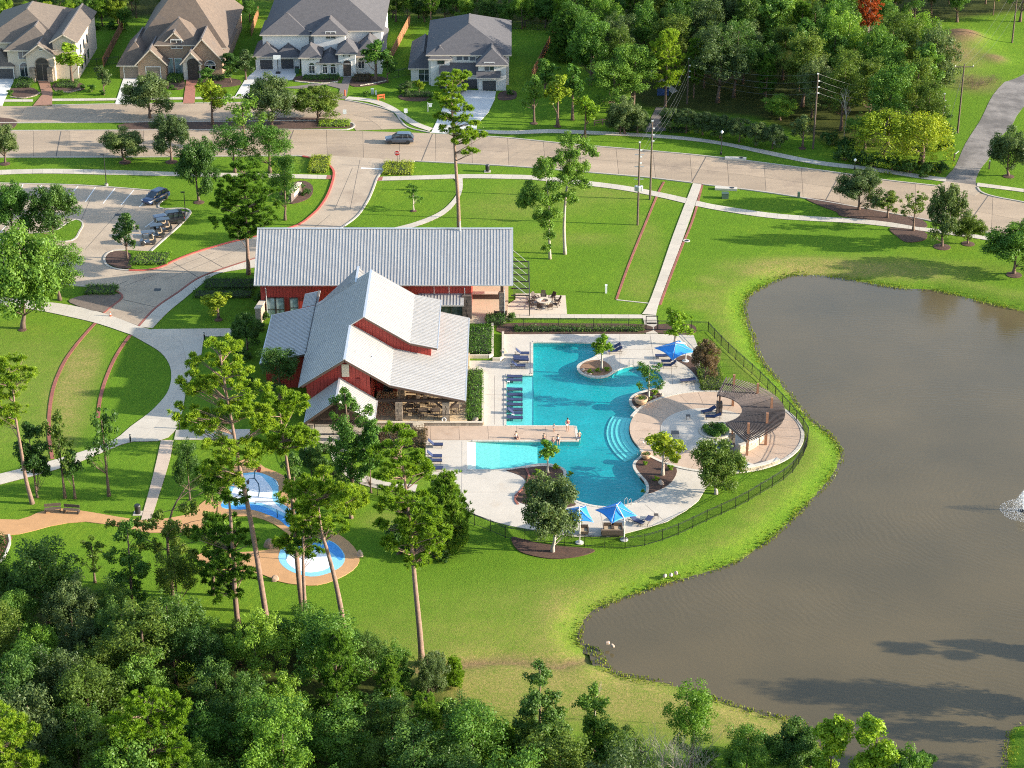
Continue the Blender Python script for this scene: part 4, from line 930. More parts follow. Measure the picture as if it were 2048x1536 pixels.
class House:
    def __init__(s, px, py, label, wall, roofm):
        s.root = empty('house', P(px, py), 0, label, 'house', 'houses along the street'); s.wall = wall; s.roofm = roofm; s.start = set(bpy.data.objects)
    def block(s, px0, px1, by, ey, dep, kind='hip', pitch=0.7, wall=None, roofm=None, z0=0.0, ze=None, trim=STUC, ov=0.45):
        a, b = P(px0, by), P(px1, by); x0, x1, y0 = a.x, b.x, a.y; y1 = y0 + dep
        ze = ze or hgt((px0+px1)/2, by, ey); wall = wall or s.wall; roofm = roofm or s.roofm
        mb = MB().bb(x0, x1, y0, y1, z0-.05, ze)
        if kind == 'front':
            zr = ze + (x1-x0)/2*pitch - .1
            for y in (y0, y1-.2): mb.hull([(x0,y,ze),(x1,y,ze),((x0+x1)/2,y,zr)], [(x0,y+.2,ze),(x1,y+.2,ze),((x0+x1)/2,y+.2,zr)])
        if kind == 'side':
            zr = ze + dep/2*pitch - .1; ym = (y0+y1)/2
            for x in (x0, x1-.2): mb.hull([(x,y0,ze),(x,y1,ze),(x,ym,zr)], [(x+.2,y0,ze),(x+.2,y1,ze),(x+.2,ym,zr)])
        mb.build('wall', wall, s.root)
        fs, rd = roof_shape(x0, x1, y0, y1, ze, kind, pitch, ov)
        mb = MB()
        for f in fs:
            f = [Vector(p) for p in f]; n = (f[1]-f[0]).cross(f[2]-f[0]).normalized()
            if n.z < 0: f.reverse()
            mb.hull([p - Vector((0,0,.16)) for p in f], f)
        r = mb.build('roof', roofm, s.root)
        MB().bar(Vector(rd[0])+Vector((0,0,.02)), Vector(rd[1])+Vector((0,0,.02)), 0.28, 0.08).build('ridge_cap', mat('ridge_shingle', (0.16, 0.135, 0.12), 0.9, 0.15, 2), r)
        if kind == 'front':
            zz = Vector((0, 0, -.16))
            for f in fs: MB().bar(Vector(f[1] if f[1][1] < f[0][1]+.01 else f[0])+zz+Vector((0,-.04,0)), Vector(rd[0])+zz+Vector((0,-.04,0)), .07, .2).build('bargeboard', trim, r)
        else:
            z = ze - ov*pitch - .1; MB().bar((x0-ov, y0-ov-.04, z), (x1+ov, y0-ov-.04, z), .07, .2).build('fascia', trim, r)
        s.last = (x0, x1, y0, y1, ze); return s
    def win(s, px0, py0, px1, py1, cols=2, rows=1, fm=WFRAMEW, gm=GLASS, arch=False, name='window', Y=None):
        Y = Y if Y is not None else s.last[2]; a, b = PY(px0, py1, Y), PY(px1, py0, Y)
        w = window(s.root, a.x, b.x, max(a.z, .05), b.z, Y-.02, fm, gm, cols, rows, 0.14, name)
        if arch:
            c = (a.x+b.x)/2; r = (b.x-a.x)/2
            loop = [(c+r*math.cos(t), Y-.10, b.z+.08+r*.9*math.sin(t)) for t in [math.pi*i/10 for i in range(11)]]
            MB().hull(loop, [(p[0], Y-.03, p[2]) for p in loop]).build('arch_pane', gm, w)
            lo = [(c+(r+.14)*math.cos(t), Y-.14, b.z+.08+(r*.9+.14)*math.sin(t)) for t in [math.pi*i/10 for i in range(11)]]
            mb = MB()
            for i in range(10): mb.hull([lo[i], lo[i+1], loop[i+1], loop[i]], [(p[0], Y-.02, p[2]) for p in (lo[i], lo[i+1], loop[i+1], loop[i])])
            mb.build('arch_frame', fm, w)
        return w
    def garage(s, px0, py0, px1, py1, m=GARAGE_D, Y=None):
        Y = Y if Y is not None else s.last[2]; a, b = PY(px0, py1, Y), PY(px1, py0, Y); z1 = b.z; g = None
        fr = MB().bb(a.x-.12, a.x, Y-.10, Y+.02, 0, z1+.12); fr.bb(b.x, b.x+.12, Y-.10, Y+.02, 0, z1+.12); fr.bb(a.x, b.x, Y-.10, Y+.02, z1, z1+.12)
        g = fr.build('garage_door', WFRAMEW, s.root)
        for i in range(4): MB().bb(a.x, b.x, Y-.06, Y+.01, z1*i/4+.012, z1*(i+1)/4-.012).build('door_panel', m, g)
    def door(s, px0, py0, px1, py1, m=WFRAME, Y=None):
        Y = Y if Y is not None else s.last[2]; a, b = PY(px0, py1, Y), PY(px1, py0, Y)
        d = MB().bb(a.x, b.x, Y-.05, Y+.02, 0, b.z).build('door', m, s.root)
        MB().bb(b.x-.25, b.x-.18, Y-.12, Y-.05, 1.0, 1.2).build('handle', TRIM, d)
    def done(s):
        for o in set(bpy.data.objects) - s.start:
            if o.parent is s.root: o.matrix_parent_inverse = Matrix.Translation(-s.root.location)
# cream house at the left
h = House(90, 160, 'cream stucco house with arched stone entry and brown hipped roofs', STUC, ROOF_B)
h.block(20, 118, 157, 96, 13, 'hip', 0.62); h.win(38,103,53,117); h.win(42,134,58,152, arch=True)
h.block(57, 112, 162, 107, 8, 'front', 0.75); h.win(75,128,97,160, cols=2, fm=mat('limestone', (0.3,0.3,0.3)), gm=WFRAME, arch=True, name='door'); h.win(79,97.5,84,100, cols=1)
for x in (68, 103): stone_column(h.root, P(x, 162).x, P(x, 162).y-.25, 0, 2.6, 0.9, STONE)
h.block(112, 158, 158, 80, 18, 'front', 0.6); h.win(131,88,143,98)
for yy in (3, 6, 9):
    x1, y0 = h.last[1], h.last[2]
    MB().bb(x1-.03, x1+.06, y0+yy, y0+yy+1.2, 3.6, 5.2).build('window', GLASS, h.root); MB().bb(x1-.03, x1+.06, y0+yy, y0+yy+1.2, .8, 2.4).build('window', GLASS, h.root)
h.block(-30, 27, 158, 128, 9, 'hip', 0.7); h.garage(-6,137,26,155)
h.block(-30, 128, 146, 90, 19, 'hip', 0.52, ze=6.0)
h.done()
# brick house
h = House(345, 155, 'brown brick house with tall steep hipped roof and stone gable entry', BRICKW, ROOF_T)
h.block(276, 452, 138, 95, 25, 'hip', 1.2, ze=4.6)
h.block(318, 400, 150, 84, 8, 'hip', 0.9); h.win(343,80,363,96); h.win(338,117,345,147, cols=1, gm=GLASSB); h.win(352,117,363,147, cols=1, gm=GLASSB)
h.block(338, 370, 148.5, 78, 9, 'front', 0.95, ov=.35)
h.win(345,79,363,96, gm=GLASSB)
h.block(372, 446, 155, 117, 19, 'front', 1.15); h.win(411,131,430,139, cols=3, arch=True); h.win(411,128,430,138, cols=2)
h.block(368, 402, 160, 121, 5, 'front', 1.15, wall=mat('pale_stone', (0.50,0.46,0.39), 0.9, 0.25, 3, bump=.4, bscale=6)); h.win(378,128,396,158, cols=2, fm=WFRAME, gm=WFRAME, arch=True, name='door')
h.block(241, 300, 157, 124, 14, 'hip', 1.1); h.garage(250,134,276,159, GARAGE_T)
h.block(278, 333, 159, 123, 9, 'front', 1.0); h.garage(294,134,320,158, GARAGE_T)
h.done()
# white house
h = House(640, 150, 'white painted house with grey hipped roofs, arched windows and corner tower', STUCW, ROOF_G)
h.block(535, 765, 126, 62, 19, 'hip', 0.58, ze=6.4)
h.block(528, 620, 130, 62, 8, 'hip', 0.6, ze=6.0)
h.block(630, 692, 135, 62, 8, 'hip', 0.6, ze=6.4); h.win(652,64,671,77)
h.block(512, 556, 139, 108, 8, 'hip', 0.75); h.garage(521,119,545,139)
h.block(553, 600, 138, 110, 9, 'hip', 0.72); h.garage(563,118,587,138)
h.block(604, 640, 153, 110, 5, 'hip', 0.8); h.win(619,131,629,146, arch=True); h.win(615,115,618,119, cols=1); h.win(626,115,629,119, cols=1)
h.block(638, 680, 152, 122, 7, 'hip', 0.55); h.win(646,133,654,146, arch=True); h.win(662,133,671,146, arch=True)
h.block(712, 764, 148, 107, 16, 'hip', 0.85); h.win(717,122,728,136, arch=True)
h.block(678, 712, 153, 102, 5, 'hip', 0.85); h.win(687,128,702,152, cols=1, fm=STUCW, gm=mat('gate_bronze', (0.06,0.04,0.03)), arch=True, name='door'); h.win(686,108,689,113, cols=1); h.win(697,108,700,113, cols=1)
h.done()
# pale house with the wide drive
h = House(930, 178, 'pale two-storey house with dark hipped roofs and wide concrete drive', STUCG, ROOF_G)
h.block(858, 1018, 170, 113, 20, 'hip', 0.46, ze=5.8); h.win(913,112,924,120, cols=1); h.win(927,112,937,120, cols=1); h.win(940,113,951,121, cols=1)
h.block(822, 870, 162, 131, 15, 'hip', 0.85); h.win(838,134,860,164, cols=2, rows=2, gm=GLASS)
h.block(862, 900, 172, 113, 6, 'hip', 0.75); h.win(876,116,888,127, cols=1, fm=WFRAME)
h.block(884, 957, 177, 153, 5, 'lean', 0.62, ze=2.9); h.garage(905,158,954,180); h.door(880,152,890,170)
h.block(957, 1012, 181, 125, 8, 'hip', 0.75); h.win(969,125,988,141); h.garage(965,161,992,182)
h.block(958, 996, 183.5, 160, 1.2, 'lean', 0.8, ze=3.0, z0=2.75)
h.done()
# ------------------------------------------------------------------ trees
BARK = mat('bark_brown', (0.13, 0.085, 0.06), 0.95, 0.35, 4, bump=1.0, bscale=10); BARKP = mat('bark_pine', (0.21, 0.135, 0.10), 0.95, 0.35, 3, bump=1.0, bscale=9); BARKG = mat('bark_pale', (0.36, 0.31, 0.26), 0.9, 0.25, 4, bump=0.5)
LEAF = {
 'oak':    leaf_mat('leaf_oak',    (0.070, 0.115, 0.034), (0.177, 0.231, 0.070)),
 'dark':   leaf_mat('leaf_dark',   (0.052, 0.115, 0.024), (0.120, 0.205, 0.038)),
 'mid':    leaf_mat('leaf_mid',    (0.070, 0.162, 0.025), (0.170, 0.285, 0.040)),
 'light':  leaf_mat('leaf_light',  (0.115, 0.231, 0.025), (0.262, 0.385, 0.047)),
 'olive':  leaf_mat('leaf_olive',  (0.085, 0.142, 0.023), (0.160, 0.217, 0.034)),
 'yellow': leaf_mat('leaf_yellow', (0.190, 0.270, 0.020), (0.370, 0.420, 0.035)),
 'lime':   leaf_mat('leaf_lime',   (0.149, 0.270, 0.019), (0.311, 0.419, 0.030)),
 'grey':   leaf_mat('leaf_grey',   (0.074, 0.120, 0.041), (0.160, 0.211, 0.073)),
 'pine':   leaf_mat('leaf_pine',   (0.150, 0.265, 0.022), (0.340, 0.450, 0.042), trans=0.5),
 'pined':  leaf_mat('leaf_pine_deep', (0.090, 0.190, 0.022), (0.215, 0.325, 0.040), trans=0.5),
 'rust':   leaf_mat('leaf_rust',   (0.400, 0.085, 0.025), (0.600, 0.190, 0.060)),
 'bronze': leaf_mat('leaf_bronze', (0.101, 0.068, 0.041), (0.162, 0.115, 0.061)),
}
def quads(C, N, s, asp, rng, name, along=None):
    """n leaf-sized faces at C facing N"""
    n = len(C); R = rng.normal(size=(n, 3)); N = N / (np.linalg.norm(N, axis=1, keepdims=True) + 1e-9)
    if along is None:
        T = np.cross(N, R)
    else:
        T = along
    T /= (np.linalg.norm(T, axis=1, keepdims=True) + 1e-9); B = np.cross(N, T); B /= (np.linalg.norm(B, axis=1, keepdims=True) + 1e-9)
    s = np.asarray(s).reshape(-1, 1) * np.ones((n, 1)); w = s * asp
    V = np.stack([C - T*s*.5, C + B*w*.5 + N*s*.06, C + T*s*.5, C - B*w*.5 + N*s*.06], 1).reshape(-1, 3)
    me = bpy.data.meshes.new(name); me.vertices.add(4*n); me.vertices.foreach_set('co', V.astype(np.float32).ravel())
    me.loops.add(4*n); me.loops.foreach_set('vertex_index', np.arange(4*n)); me.polygons.add(n)
    me.polygons.foreach_set('loop_start', np.arange(0, 4*n, 4)); me.polygons.foreach_set('loop_total', np.full(n, 4)); me.update(calc_edges=True)
    return me
def sphere_dirs(n, rng):
    d = rng.normal(size=(n, 3)); return d / np.linalg.norm(d, axis=1, keepdims=True)
def clump_mesh(clumps, per, size, rng, name, asp=0.62, flat=1.0, shell=(0.45, 1.08)):
    """leaves gathered in clumps (x, y, z, r)"""
    C, N, S = [], [], []
    for x, y, z, r in clumps:
        n = max(6, int(per * r * r)); d = sphere_dirs(n, rng)
        rr = r * rng.uniform(shell[0], shell[1], (n, 1)) ** 1.0
        p = d * rr; p[:, 2] *= flat
        C.append(p + np.array([x, y, z])); N.append(d + 0.5 * rng.normal(size=(n, 3)) + np.array([0, 0, 0.25])); S.append(size * rng.uniform(0.65, 1.3, n))
    return quads(np.concatenate(C), np.concatenate(N), np.concatenate(S), asp, rng, name)
def tuft_mesh(clumps, per, size, rng, name):
    """pine needles: tufts of narrow blades bursting from twig ends"""
    C, N, T, S = [], [], [], []
    for x, y, z, r in clumps:
        nt_ = max(4, int(per * r * r)); d = sphere_dirs(nt_, rng); d[:, 2] = d[:, 2] * 0.8 + 0.15
        c = d * r * rng.uniform(0.35, 1.0, (nt_, 1)) * np.array([1, 1, 0.62]) + np.array([x, y, z])
        for k in range(13):
            a = sphere_dirs(nt_, rng) * 0.8 + d * 0.7 + np.array([0, 0, 0.45]); a /= np.linalg.norm(a, axis=1, keepdims=True)
            C.append(c + a * size * 0.45); T.append(a); N.append(np.cross(a, sphere_dirs(nt_, rng))); S.append(size * rng.uniform(0.8, 1.25, nt_))
    return quads(np.concatenate(C), np.concatenate(N), np.concatenate(S), 0.17, rng, name, along=np.concatenate(T))
def limbs(trunk, ends, r0, rng, n=7):
    """tapered trunk with boughs reaching to the given ends"""
    mb = MB(); mb.smooth = True; m = len(trunk)
    mb.tube(trunk, [max(0.03, r0 * (1.18 - 0.95 * i / (m-1)) * (1.25 if i == 0 else 1)) for i in range(m)], n)
    L = arclen([Vector(p) for p in trunk]); T = [Vector(p) for p in trunk]
    for e in ends:
        e = Vector(e); best = min(range(m), key=lambda i: abs(T[i].z - (e.z - 0.45 * math.hypot(e.x-T[i].x, e.y-T[i].y))))
        a = T[best]; mid = a.lerp(e, 0.55) + Vector((rng.uniform(-.15, .15), rng.uniform(-.15, .15), rng.uniform(-.1, .2)))
        rb = max(0.03, r0 * 0.2)
        mb.tube([a, mid, e], [rb, rb*.7, rb*.3], 5, False)
    return mb
PROTO = {}
def proto(name, H, W, crown, trunkmb):
    co = np.empty(len(crown.vertices)*3); crown.vertices.foreach_get('co', co); co = co.reshape(-1, 3)
    H, W = float(np.percentile(co[:, 2], 99.7)), 2 * float(np.percentile(np.hypot(co[:, 0], co[:, 1]), 96))
    PROTO[name] = (H, W, crown, trunkmb.mesh(name + '_trunk'))
def make_broad(name, H, R, base, nc, per, size, seed, shape=1.0, cr=(0.22, 0.4), taper=0.0, inner=0.35):
    rng = np.random.default_rng(seed); pr = random.Random(seed); cl = []
    rz = (H - base) / 2; zc = base + rz
    nl = max(5, nc // 9); lobes = [(0, 0, zc + rz*.62, R*.40), (0, 0, zc, R*.5)]
    for i in range(nl):
        a_, t_ = 2.4*i + rng.uniform(-.5, .5), rng.uniform(-.75, .72); k = 1 - taper*(t_*.5 + .5)
        rad = R * math.sqrt(max(.08, 1 - (t_*.85)**2)) * rng.uniform(.42, .74) * k
        lobes.append((rad*math.cos(a_), rad*math.sin(a_), zc + t_*rz*.85, R*rng.uniform(.26, .46)*(1 - .35*taper*(t_*.5+.5))))
    for i in range(nc):
        lx, ly, lz, lr = lobes[i % len(lobes)]; d = sphere_dirs(1, rng)[0]; u = rng.uniform(.45, 1.05); r = R * rng.uniform(*cr) * .62
        cl.append((lx + d[0]*u*lr, ly + d[1]*u*lr, max(base*.7, lz + d[2]*u*lr*1.05), r))
    cl.append((0, 0, zc, R*.36))
    lean = pr.uniform(-.15, .15)*R
    tr = [(0, 0, -.2), (lean*.2, 0, base*.5), (lean*.5, lean*.3, base), (lean*.8, lean*.4, zc), (lean, lean*.5, zc + rz*.6)]
    ends = [c[:3] for c in sorted(cl, key=lambda c: c[2])[:9]]
    proto(name, H, 2*R, clump_mesh(cl, per, size, rng, name), limbs(tr, ends, 0.045*R + .05, pr))
make_broad('oak', 6.2, 3.0, 1.0, 114, 460, 0.21, 1); make_broad('oak2', 6.2, 3.0, 0.8, 100, 460, 0.21, 2, cr=(.25,.42)); make_broad('oak3', 6.0, 3.0, 0.9, 130, 450, 0.20, 3, cr=(.18,.34))
make_broad('broad', 11, 3.8, 2.2, 150, 215, 0.22, 4, cr=(.11,.36)); make_broad('broad2', 11, 3.8, 2.0, 124, 231, 0.22, 5, cr=(.11,.4), taper=.3); make_broad('broad3', 12, 3.6, 2.0, 173, 229, 0.21, 6, cr=(.11,.32), taper=.45); make_broad('broad4', 10, 4.0, 1.6, 139, 201, 0.24, 7, cr=(.11,.38))
make_broad('column', 11, 1.9, 0.6, 113, 450, 0.25, 8, cr=(.28,.5), taper=.5); make_broad('column2', 11, 1.7, 0.8, 90, 494, 0.25, 9, cr=(.26,.5), taper=.3)
make_broad('young', 4.6, 1.35, 1.3, 52, 480, 0.22, 10, cr=(.22,.42)); make_broad('young2', 4.8, 1.2, 1.0, 44, 510, 0.22, 11, cr=(.2,.4), taper=.6); make_broad('sparse', 6.5, 2.2, 1.6, 43, 315, 0.24, 12, cr=(.16,.3)); make_broad('bush', 1.5, 0.9, 0.0, 36, 676, 0.18, 13, cr=(.3,.5)); make_broad('bush2', 1.3, 0.9, 0.0, 30, 720, 0.18, 14, cr=(.3,.55))
def make_willow():
    rng = np.random.default_rng(21); cl = []
    for i in range(60):
        a, u = rng.uniform(0, 6.28), rng.uniform(.15, 1)**.6; x, y = 2.9*u*math.cos(a), 2.9*u*math.sin(a); top = 6.6*(1-.38*u*u)
        for k in range(5): cl.append((x*(1+.05*k), y*(1+.05*k), top - k*.85*(.35+u), .6 - .06*k))
    proto('willow', 7, 7, clump_mesh(cl, 95, 0.28, rng, 'willow', asp=.4), limbs([(0,0,-.2),(.1,0,1.5),(0,.1,3),(0,0,5)], [c[:3] for c in cl[::24]], .28, random.Random(4)))
make_willow()
def make_pine(name, H, R, base, nc, seed, per=46):
    rng = np.random.default_rng(seed); pr = random.Random(seed); cl = []
    for i in range(nc):
        t = (i + rng.uniform(0, 1)) / nc; z = base + (H-base-.6)*t; rr = R * (0.35 + 0.65*math.sin(math.pi*min(1, .25 + .8*t)))*rng.uniform(.45, 1); a = i*2.4 + rng.uniform(-.4, .4)
        
        for j in range(7):
            b, u = rng.uniform(0, 6.28), rng.uniform(0, 1)**.5*R*.42; cl.append((rr*math.cos(a) + u*math.cos(b), rr*math.sin(a) + u*math.sin(b), z + rng.uniform(-.2, .3)*R*.5, R*rng.uniform(.11, .2)))
    cl.append((0, 0, H-.7, R*.35))
    tr = [(0, 0, -.3), (pr.uniform(-.1,.1), 0, H*.3), (pr.uniform(-.2,.2), 0, H*.6), (0, 0, H*.97)]
    proto(name, H, 2*R, tuft_mesh(cl, per, 0.42, rng, name), limbs(tr, [c[:3] for c in cl[::7]], .2, pr))
make_pine('pine', 15, 2.6, 6, 30, 31); make_pine('pine2', 14, 2.9, 4, 36, 32); make_pine('conifer', 7.5, 2.4, 0.4, 60, 33, 36)
def make_bare(name, H, R, seed, stems=1):
    pr = random.Random(seed); mb = MB()
    def grow(p, d, L, r, lv):
        q = p + d*L*.5 + Vector((pr.uniform(-.06,.06), pr.uniform(-.06,.06), 0))*L; e = q + (d + Vector((pr.uniform(-.2,.2), pr.uniform(-.2,.2), .1))).normalized()*L*.5
        mb.tube([p, q, e], [r, r*.8, r*.55], 4, False)
        if lv > 0:
            for k in range(3 if lv > 1 else 4):
                a = pr.uniform(0, 6.28); s = pr.uniform(.5, .95); nd = (d + Vector((math.cos(a)*s, math.sin(a)*s, pr.uniform(0, .35)))).normalized()
                grow(e if k < 2 else q, nd, L*pr.uniform(.55, .78), r*.55, lv-1)
    for s in range(stems):
        a = 6.28*s/stems; off = Vector((math.cos(a), math.sin(a), 0))*(.35*R if stems > 1 else 0)
        grow(off, (Vector((0, 0, 1)) + off*.35/R).normalized(), H*.42, .03*H**.5*(.6 if stems > 1 else 1.2), 3)
    PROTO[name] = (H, 2*R, None, mb.mesh(name))
make_bare('bare', 6, 2.0, 41); make_bare('bare_shrub', 3.2, 1.8, 42, 9); make_bare('snag', 7, 1.6, 43)
NAMES = {'oak': 'oak_tree', 'oak2': 'oak_tree', 'oak3': 'oak_tree', 'broad': 'broadleaf_tree', 'broad2': 'broadleaf_tree', 'broad3': 'broadleaf_tree', 'broad4': 'broadleaf_tree', 'column': 'vine_clad_tree', 'column2': 'vine_clad_tree', 'young': 'young_tree', 'young2': 'young_tree', 'sparse': 'young_tree', 'bush': 'shrub', 'bush2': 'shrub', 'willow': 'willow_tree', 'pine': 'pine_tree', 'pine2': 'pine_tree', 'conifer': 'conifer_tree', 'bare': 'bare_tree', 'bare_shrub': 'bare_shrub', 'snag': 'dead_tree'}
_rt = random.Random(77)
def plant(kind, loc, H, W, leaf, label, group=None, bark=None, rot=None, cat=None):
    h, w, crown, trunk = PROTO[kind]; nm = NAMES[kind]
    cat = cat or ('shrub' if 'bush' in kind or 'shrub' in kind else 'tree')
    root = empty(nm, loc, _rt.uniform(0, 6.28) if rot is None else rot, label, cat, group)
    root.scale = (W/w, W/w, H/h)
    t = link('trunk' if crown else 'branches', trunk, bark or BARK, root)
    t.material_slots[0].link = 'OBJECT'; t.material_slots[0].material = bark or (BARKP if 'pine' in kind else BARK)
    if crown:
        c = link('crown', crown, LEAF[leaf], root)
        c.material_slots[0].link = 'OBJECT'; c.material_slots[0].material = LEAF[leaf]
    return root
def plant_px(kind, bx, by, ty, wpx, leaf, label, group=None, bark=None, z=0.0):
    p = P(bx, by, z); return plant(kind, p, max(.4, hgt(bx, by, ty, z)), wpx / ppm(p), leaf, label, group, bark)

# tall pines traced one by one: stem points and needle clumps as seen, set at the distance of their foot
def traced_pine(stem, clumps, label, leaf='pine', seed=0, spread=1.7, r0=0.27, group='tall lone pines', per=150):
    foot = P(*stem[0]); rng = np.random.default_rng(100 + seed); pr = random.Random(seed)
    root = empty('pine_tree', foot, 0, label, 'tree', group); k = 1 / ppm(foot)
    tr = [PY(x, y, foot.y) - foot for x, y in smooth_line(stem, 3) for x, y in [(x, y)]]
    tr[0] = Vector((0, 0, -.2)); cl = []
    ends = []
    for c in clumps:
        p = PY(c[0], c[1], foot.y) - foot; r = (c[2] if len(c) > 2 else 19) * 1.18 * k; yo = rng.uniform(-spread, spread); ends.append((p.x, p.y + yo, p.z - .1))
        for j in range(18):
            a, u = rng.uniform(0, 6.28), rng.uniform(.1, 1)**.5 * r * 1.55
            cl.append((p.x + u*math.cos(a), p.y + yo + u*math.sin(a), p.z + r*rng.uniform(-.55, .65)*(1.1 - u/r*.5), r * rng.uniform(.15, .33)))
    limbs(tr, ends + [c[:3] for c in cl[::3]], r0, pr).build('trunk', BARKP, root)
    link('crown', tuft_mesh(cl, per, 0.40, rng, 'crown'), LEAF[leaf], root)
traced_pine([(537,1265),(524,1180),(508,1080),(493,1000),(478,930),(468,870),(455,800),(445,740),(440,700)], [(440,705),(405,735),(470,740),(505,765),(380,770,16),(430,775),(372,812,16),(470,810),(505,825),(420,840),(390,868),(445,880),(485,880),(508,905,15),(430,930),(465,950,15),(530,860,14),(400,790)], 'tallest leaning pine with yellow-green crown above the splash pad', seed=1)
traced_pine([(476,1252),(470,1190),(467,1130),(462,1050),(458,1000),(452,960)], [(450,958),(430,985,15),(420,940,15),(475,985,15),(445,1060),(412,1075,17),(480,1075),(455,1100),(428,1122),(472,1135),(440,1152),(488,1160,16),(455,1178),(425,1172,15)], 'deep green pine with low tufted boughs left of the lower splash pad', 'pined', 2)
traced_pine([(606,1228),(600,1180),(594,1120),(590,1060),(585,1010),(578,955),(570,900),(562,850),(560,800)], [(560,790),(540,812),(583,806),(570,832),(600,852,15),(545,846),(592,872),(614,868,15),(530,882,15),(560,890),(575,1010,13),(600,1058,15),(580,1076,14),(596,1108,14),(568,1094,12)], 'pine with forked upper stem and bright round crown beside the clubhouse porch', seed=3)
traced_pine([(612,1258),(608,1180),(606,1120),(607,1060),(606,1030)], [(606,1030,15),(625,1050,15),(590,1045,13),(620,1085,14),(635,1070,13),(605,1100,13),(628,1118,13)], 'slim pine growing close against a twin stem over the lower splash pad', 'pined', 4, r0=.2)
traced_pine([(692,1282),(682,1220),(670,1160),(657,1110),(645,1070),(640,1040),(636,1000)], [(640,962),(612,975),(666,976),(592,990,15),(630,1000),(655,1002),(688,986,15),(605,1022,16),(640,1036,16),(668,1062,14),(615,1062,15),(600,1042,14)], 'pine with curved stem and wide flat crown right of the lower splash pad', seed=5)
traced_pine([(844,1325),(838,1250),(831,1180),(825,1110),(819,1050),(812,980),(803,920),(795,895)], [(790,887),(768,902,15),(816,897,15),(775,930,16),(802,940),(832,945,15),(852,957,13),(790,975,17),(840,985,16),(780,1010,17),(816,1022),(856,1020),(790,1046),(830,1060),(872,1050,16),(800,1086),(850,1090),(876,1082,13),(835,1116,16),(862,1114,13)], 'lone pine on the open lawn near the ditch', seed=6)
traced_pine([(703,1036),(699,1020),(693,1000),(690,985)], [(690,985,13),(672,998,13),(708,994,13),(660,1010,11),(690,1010,13),(714,1010,11)], 'short round-topped pine on the lawn behind the pool fence', seed=7, r0=.2, spread=1.0)
traced_pine([(65,1007),(52,960),(42,900),(32,840),(27,790),(20,745)], [(15,735,17),(42,750,15),(-5,755),(25,772,15),(8,792,15),(36,808,14),(10,850,13),(-10,820)], 'bare-stemmed pine by the curved walk and brick arc', seed=8, r0=.22)
traced_pine([(918,463),(916,400),(912,340),(909,290),(905,240),(903,200),(905,165)], [(905,152,11),(889,160,11),(925,156,11),(915,172,11),(880,186,11),(905,196,12),(895,212,11),(927,214,11),(915,240,12),(941,236,11),(900,255,11),(930,262,12),(954,272,10),(941,300,9),(920,280,10),(885,232,9)], 'tall thin pine rising behind the long clubhouse roof', seed=9, spread=1.3)
traced_pine([(497,549),(495,500),(492,450),(490,400),(488,350)], [(490,335,15),(470,352,15),(511,350,15),(458,376),(490,380),(522,386),(450,410),(482,420),(516,420),(540,402,14),(465,446),(500,450),(440,440,14),(530,440,14),(476,474,14)], 'bushy pine between the parking bays and the clubhouse roof', 'pined', 10)
traced_pine([(300,1660),(300,1560),(298,1480),(295,1400)], [(293,1388,20),(270,1412,20),(318,1410,20),(250,1440,20),(295,1440,24),(338,1432,20),(355,1420,14),(270,1475,22),(320,1478,22),(240,1495,20),(295,1510,22),(345,1500,20),(360,1480,14),(325,1535,22),(255,1530,20)], 'bright green pine standing out of the dark wood below the lawn', 'lime', 11)
traced_pine([(-10,1700),(-8,1600),(-5,1500),(0,1420)], [(0,1412,20),(18,1440,20),(35,1470,20),(-15,1470),(10,1490,22),(40,1510,20),(20,1535,22),(55,1535,16),(-20,1530)], 'yellow-green pine at the edge of the dark wood', 'pine', 12)

def traced_tree(stem, clumps, label, leaf, seed, bark=BARK, r0=.17, spread=1.3, per=430, size=.23, name='broadleaf_tree', k0=1.0):
    foot = P(*stem[0]); rng = np.random.default_rng(300 + seed); pr = random.Random(seed); k = 1 / ppm(foot)
    root = empty(name, foot, 0, label, 'tree'); tr = [PY(x, y, foot.y) - foot for x, y in smooth_line(stem, 3)]; tr[0] = Vector((0, 0, -.2)); cl, ends = [], []
    for c in clumps:
        p = PY(c[0], c[1], foot.y) - foot; r = c[2] * k * k0; yo = rng.uniform(-spread, spread); ends.append((p.x, p.y + yo, p.z))
        for j in range(11):
            d_ = sphere_dirs(1, rng)[0] * r * rng.uniform(.3, 1.0); cl.append((p.x + d_[0], p.y + yo + d_[1], p.z + d_[2]*.8, r * rng.uniform(.30, .55)))
    limbs(tr, ends, r0, pr).build('trunk', bark, root); link('crown', clump_mesh(cl, per, size, rng, 'crown'), LEAF[leaf], root)
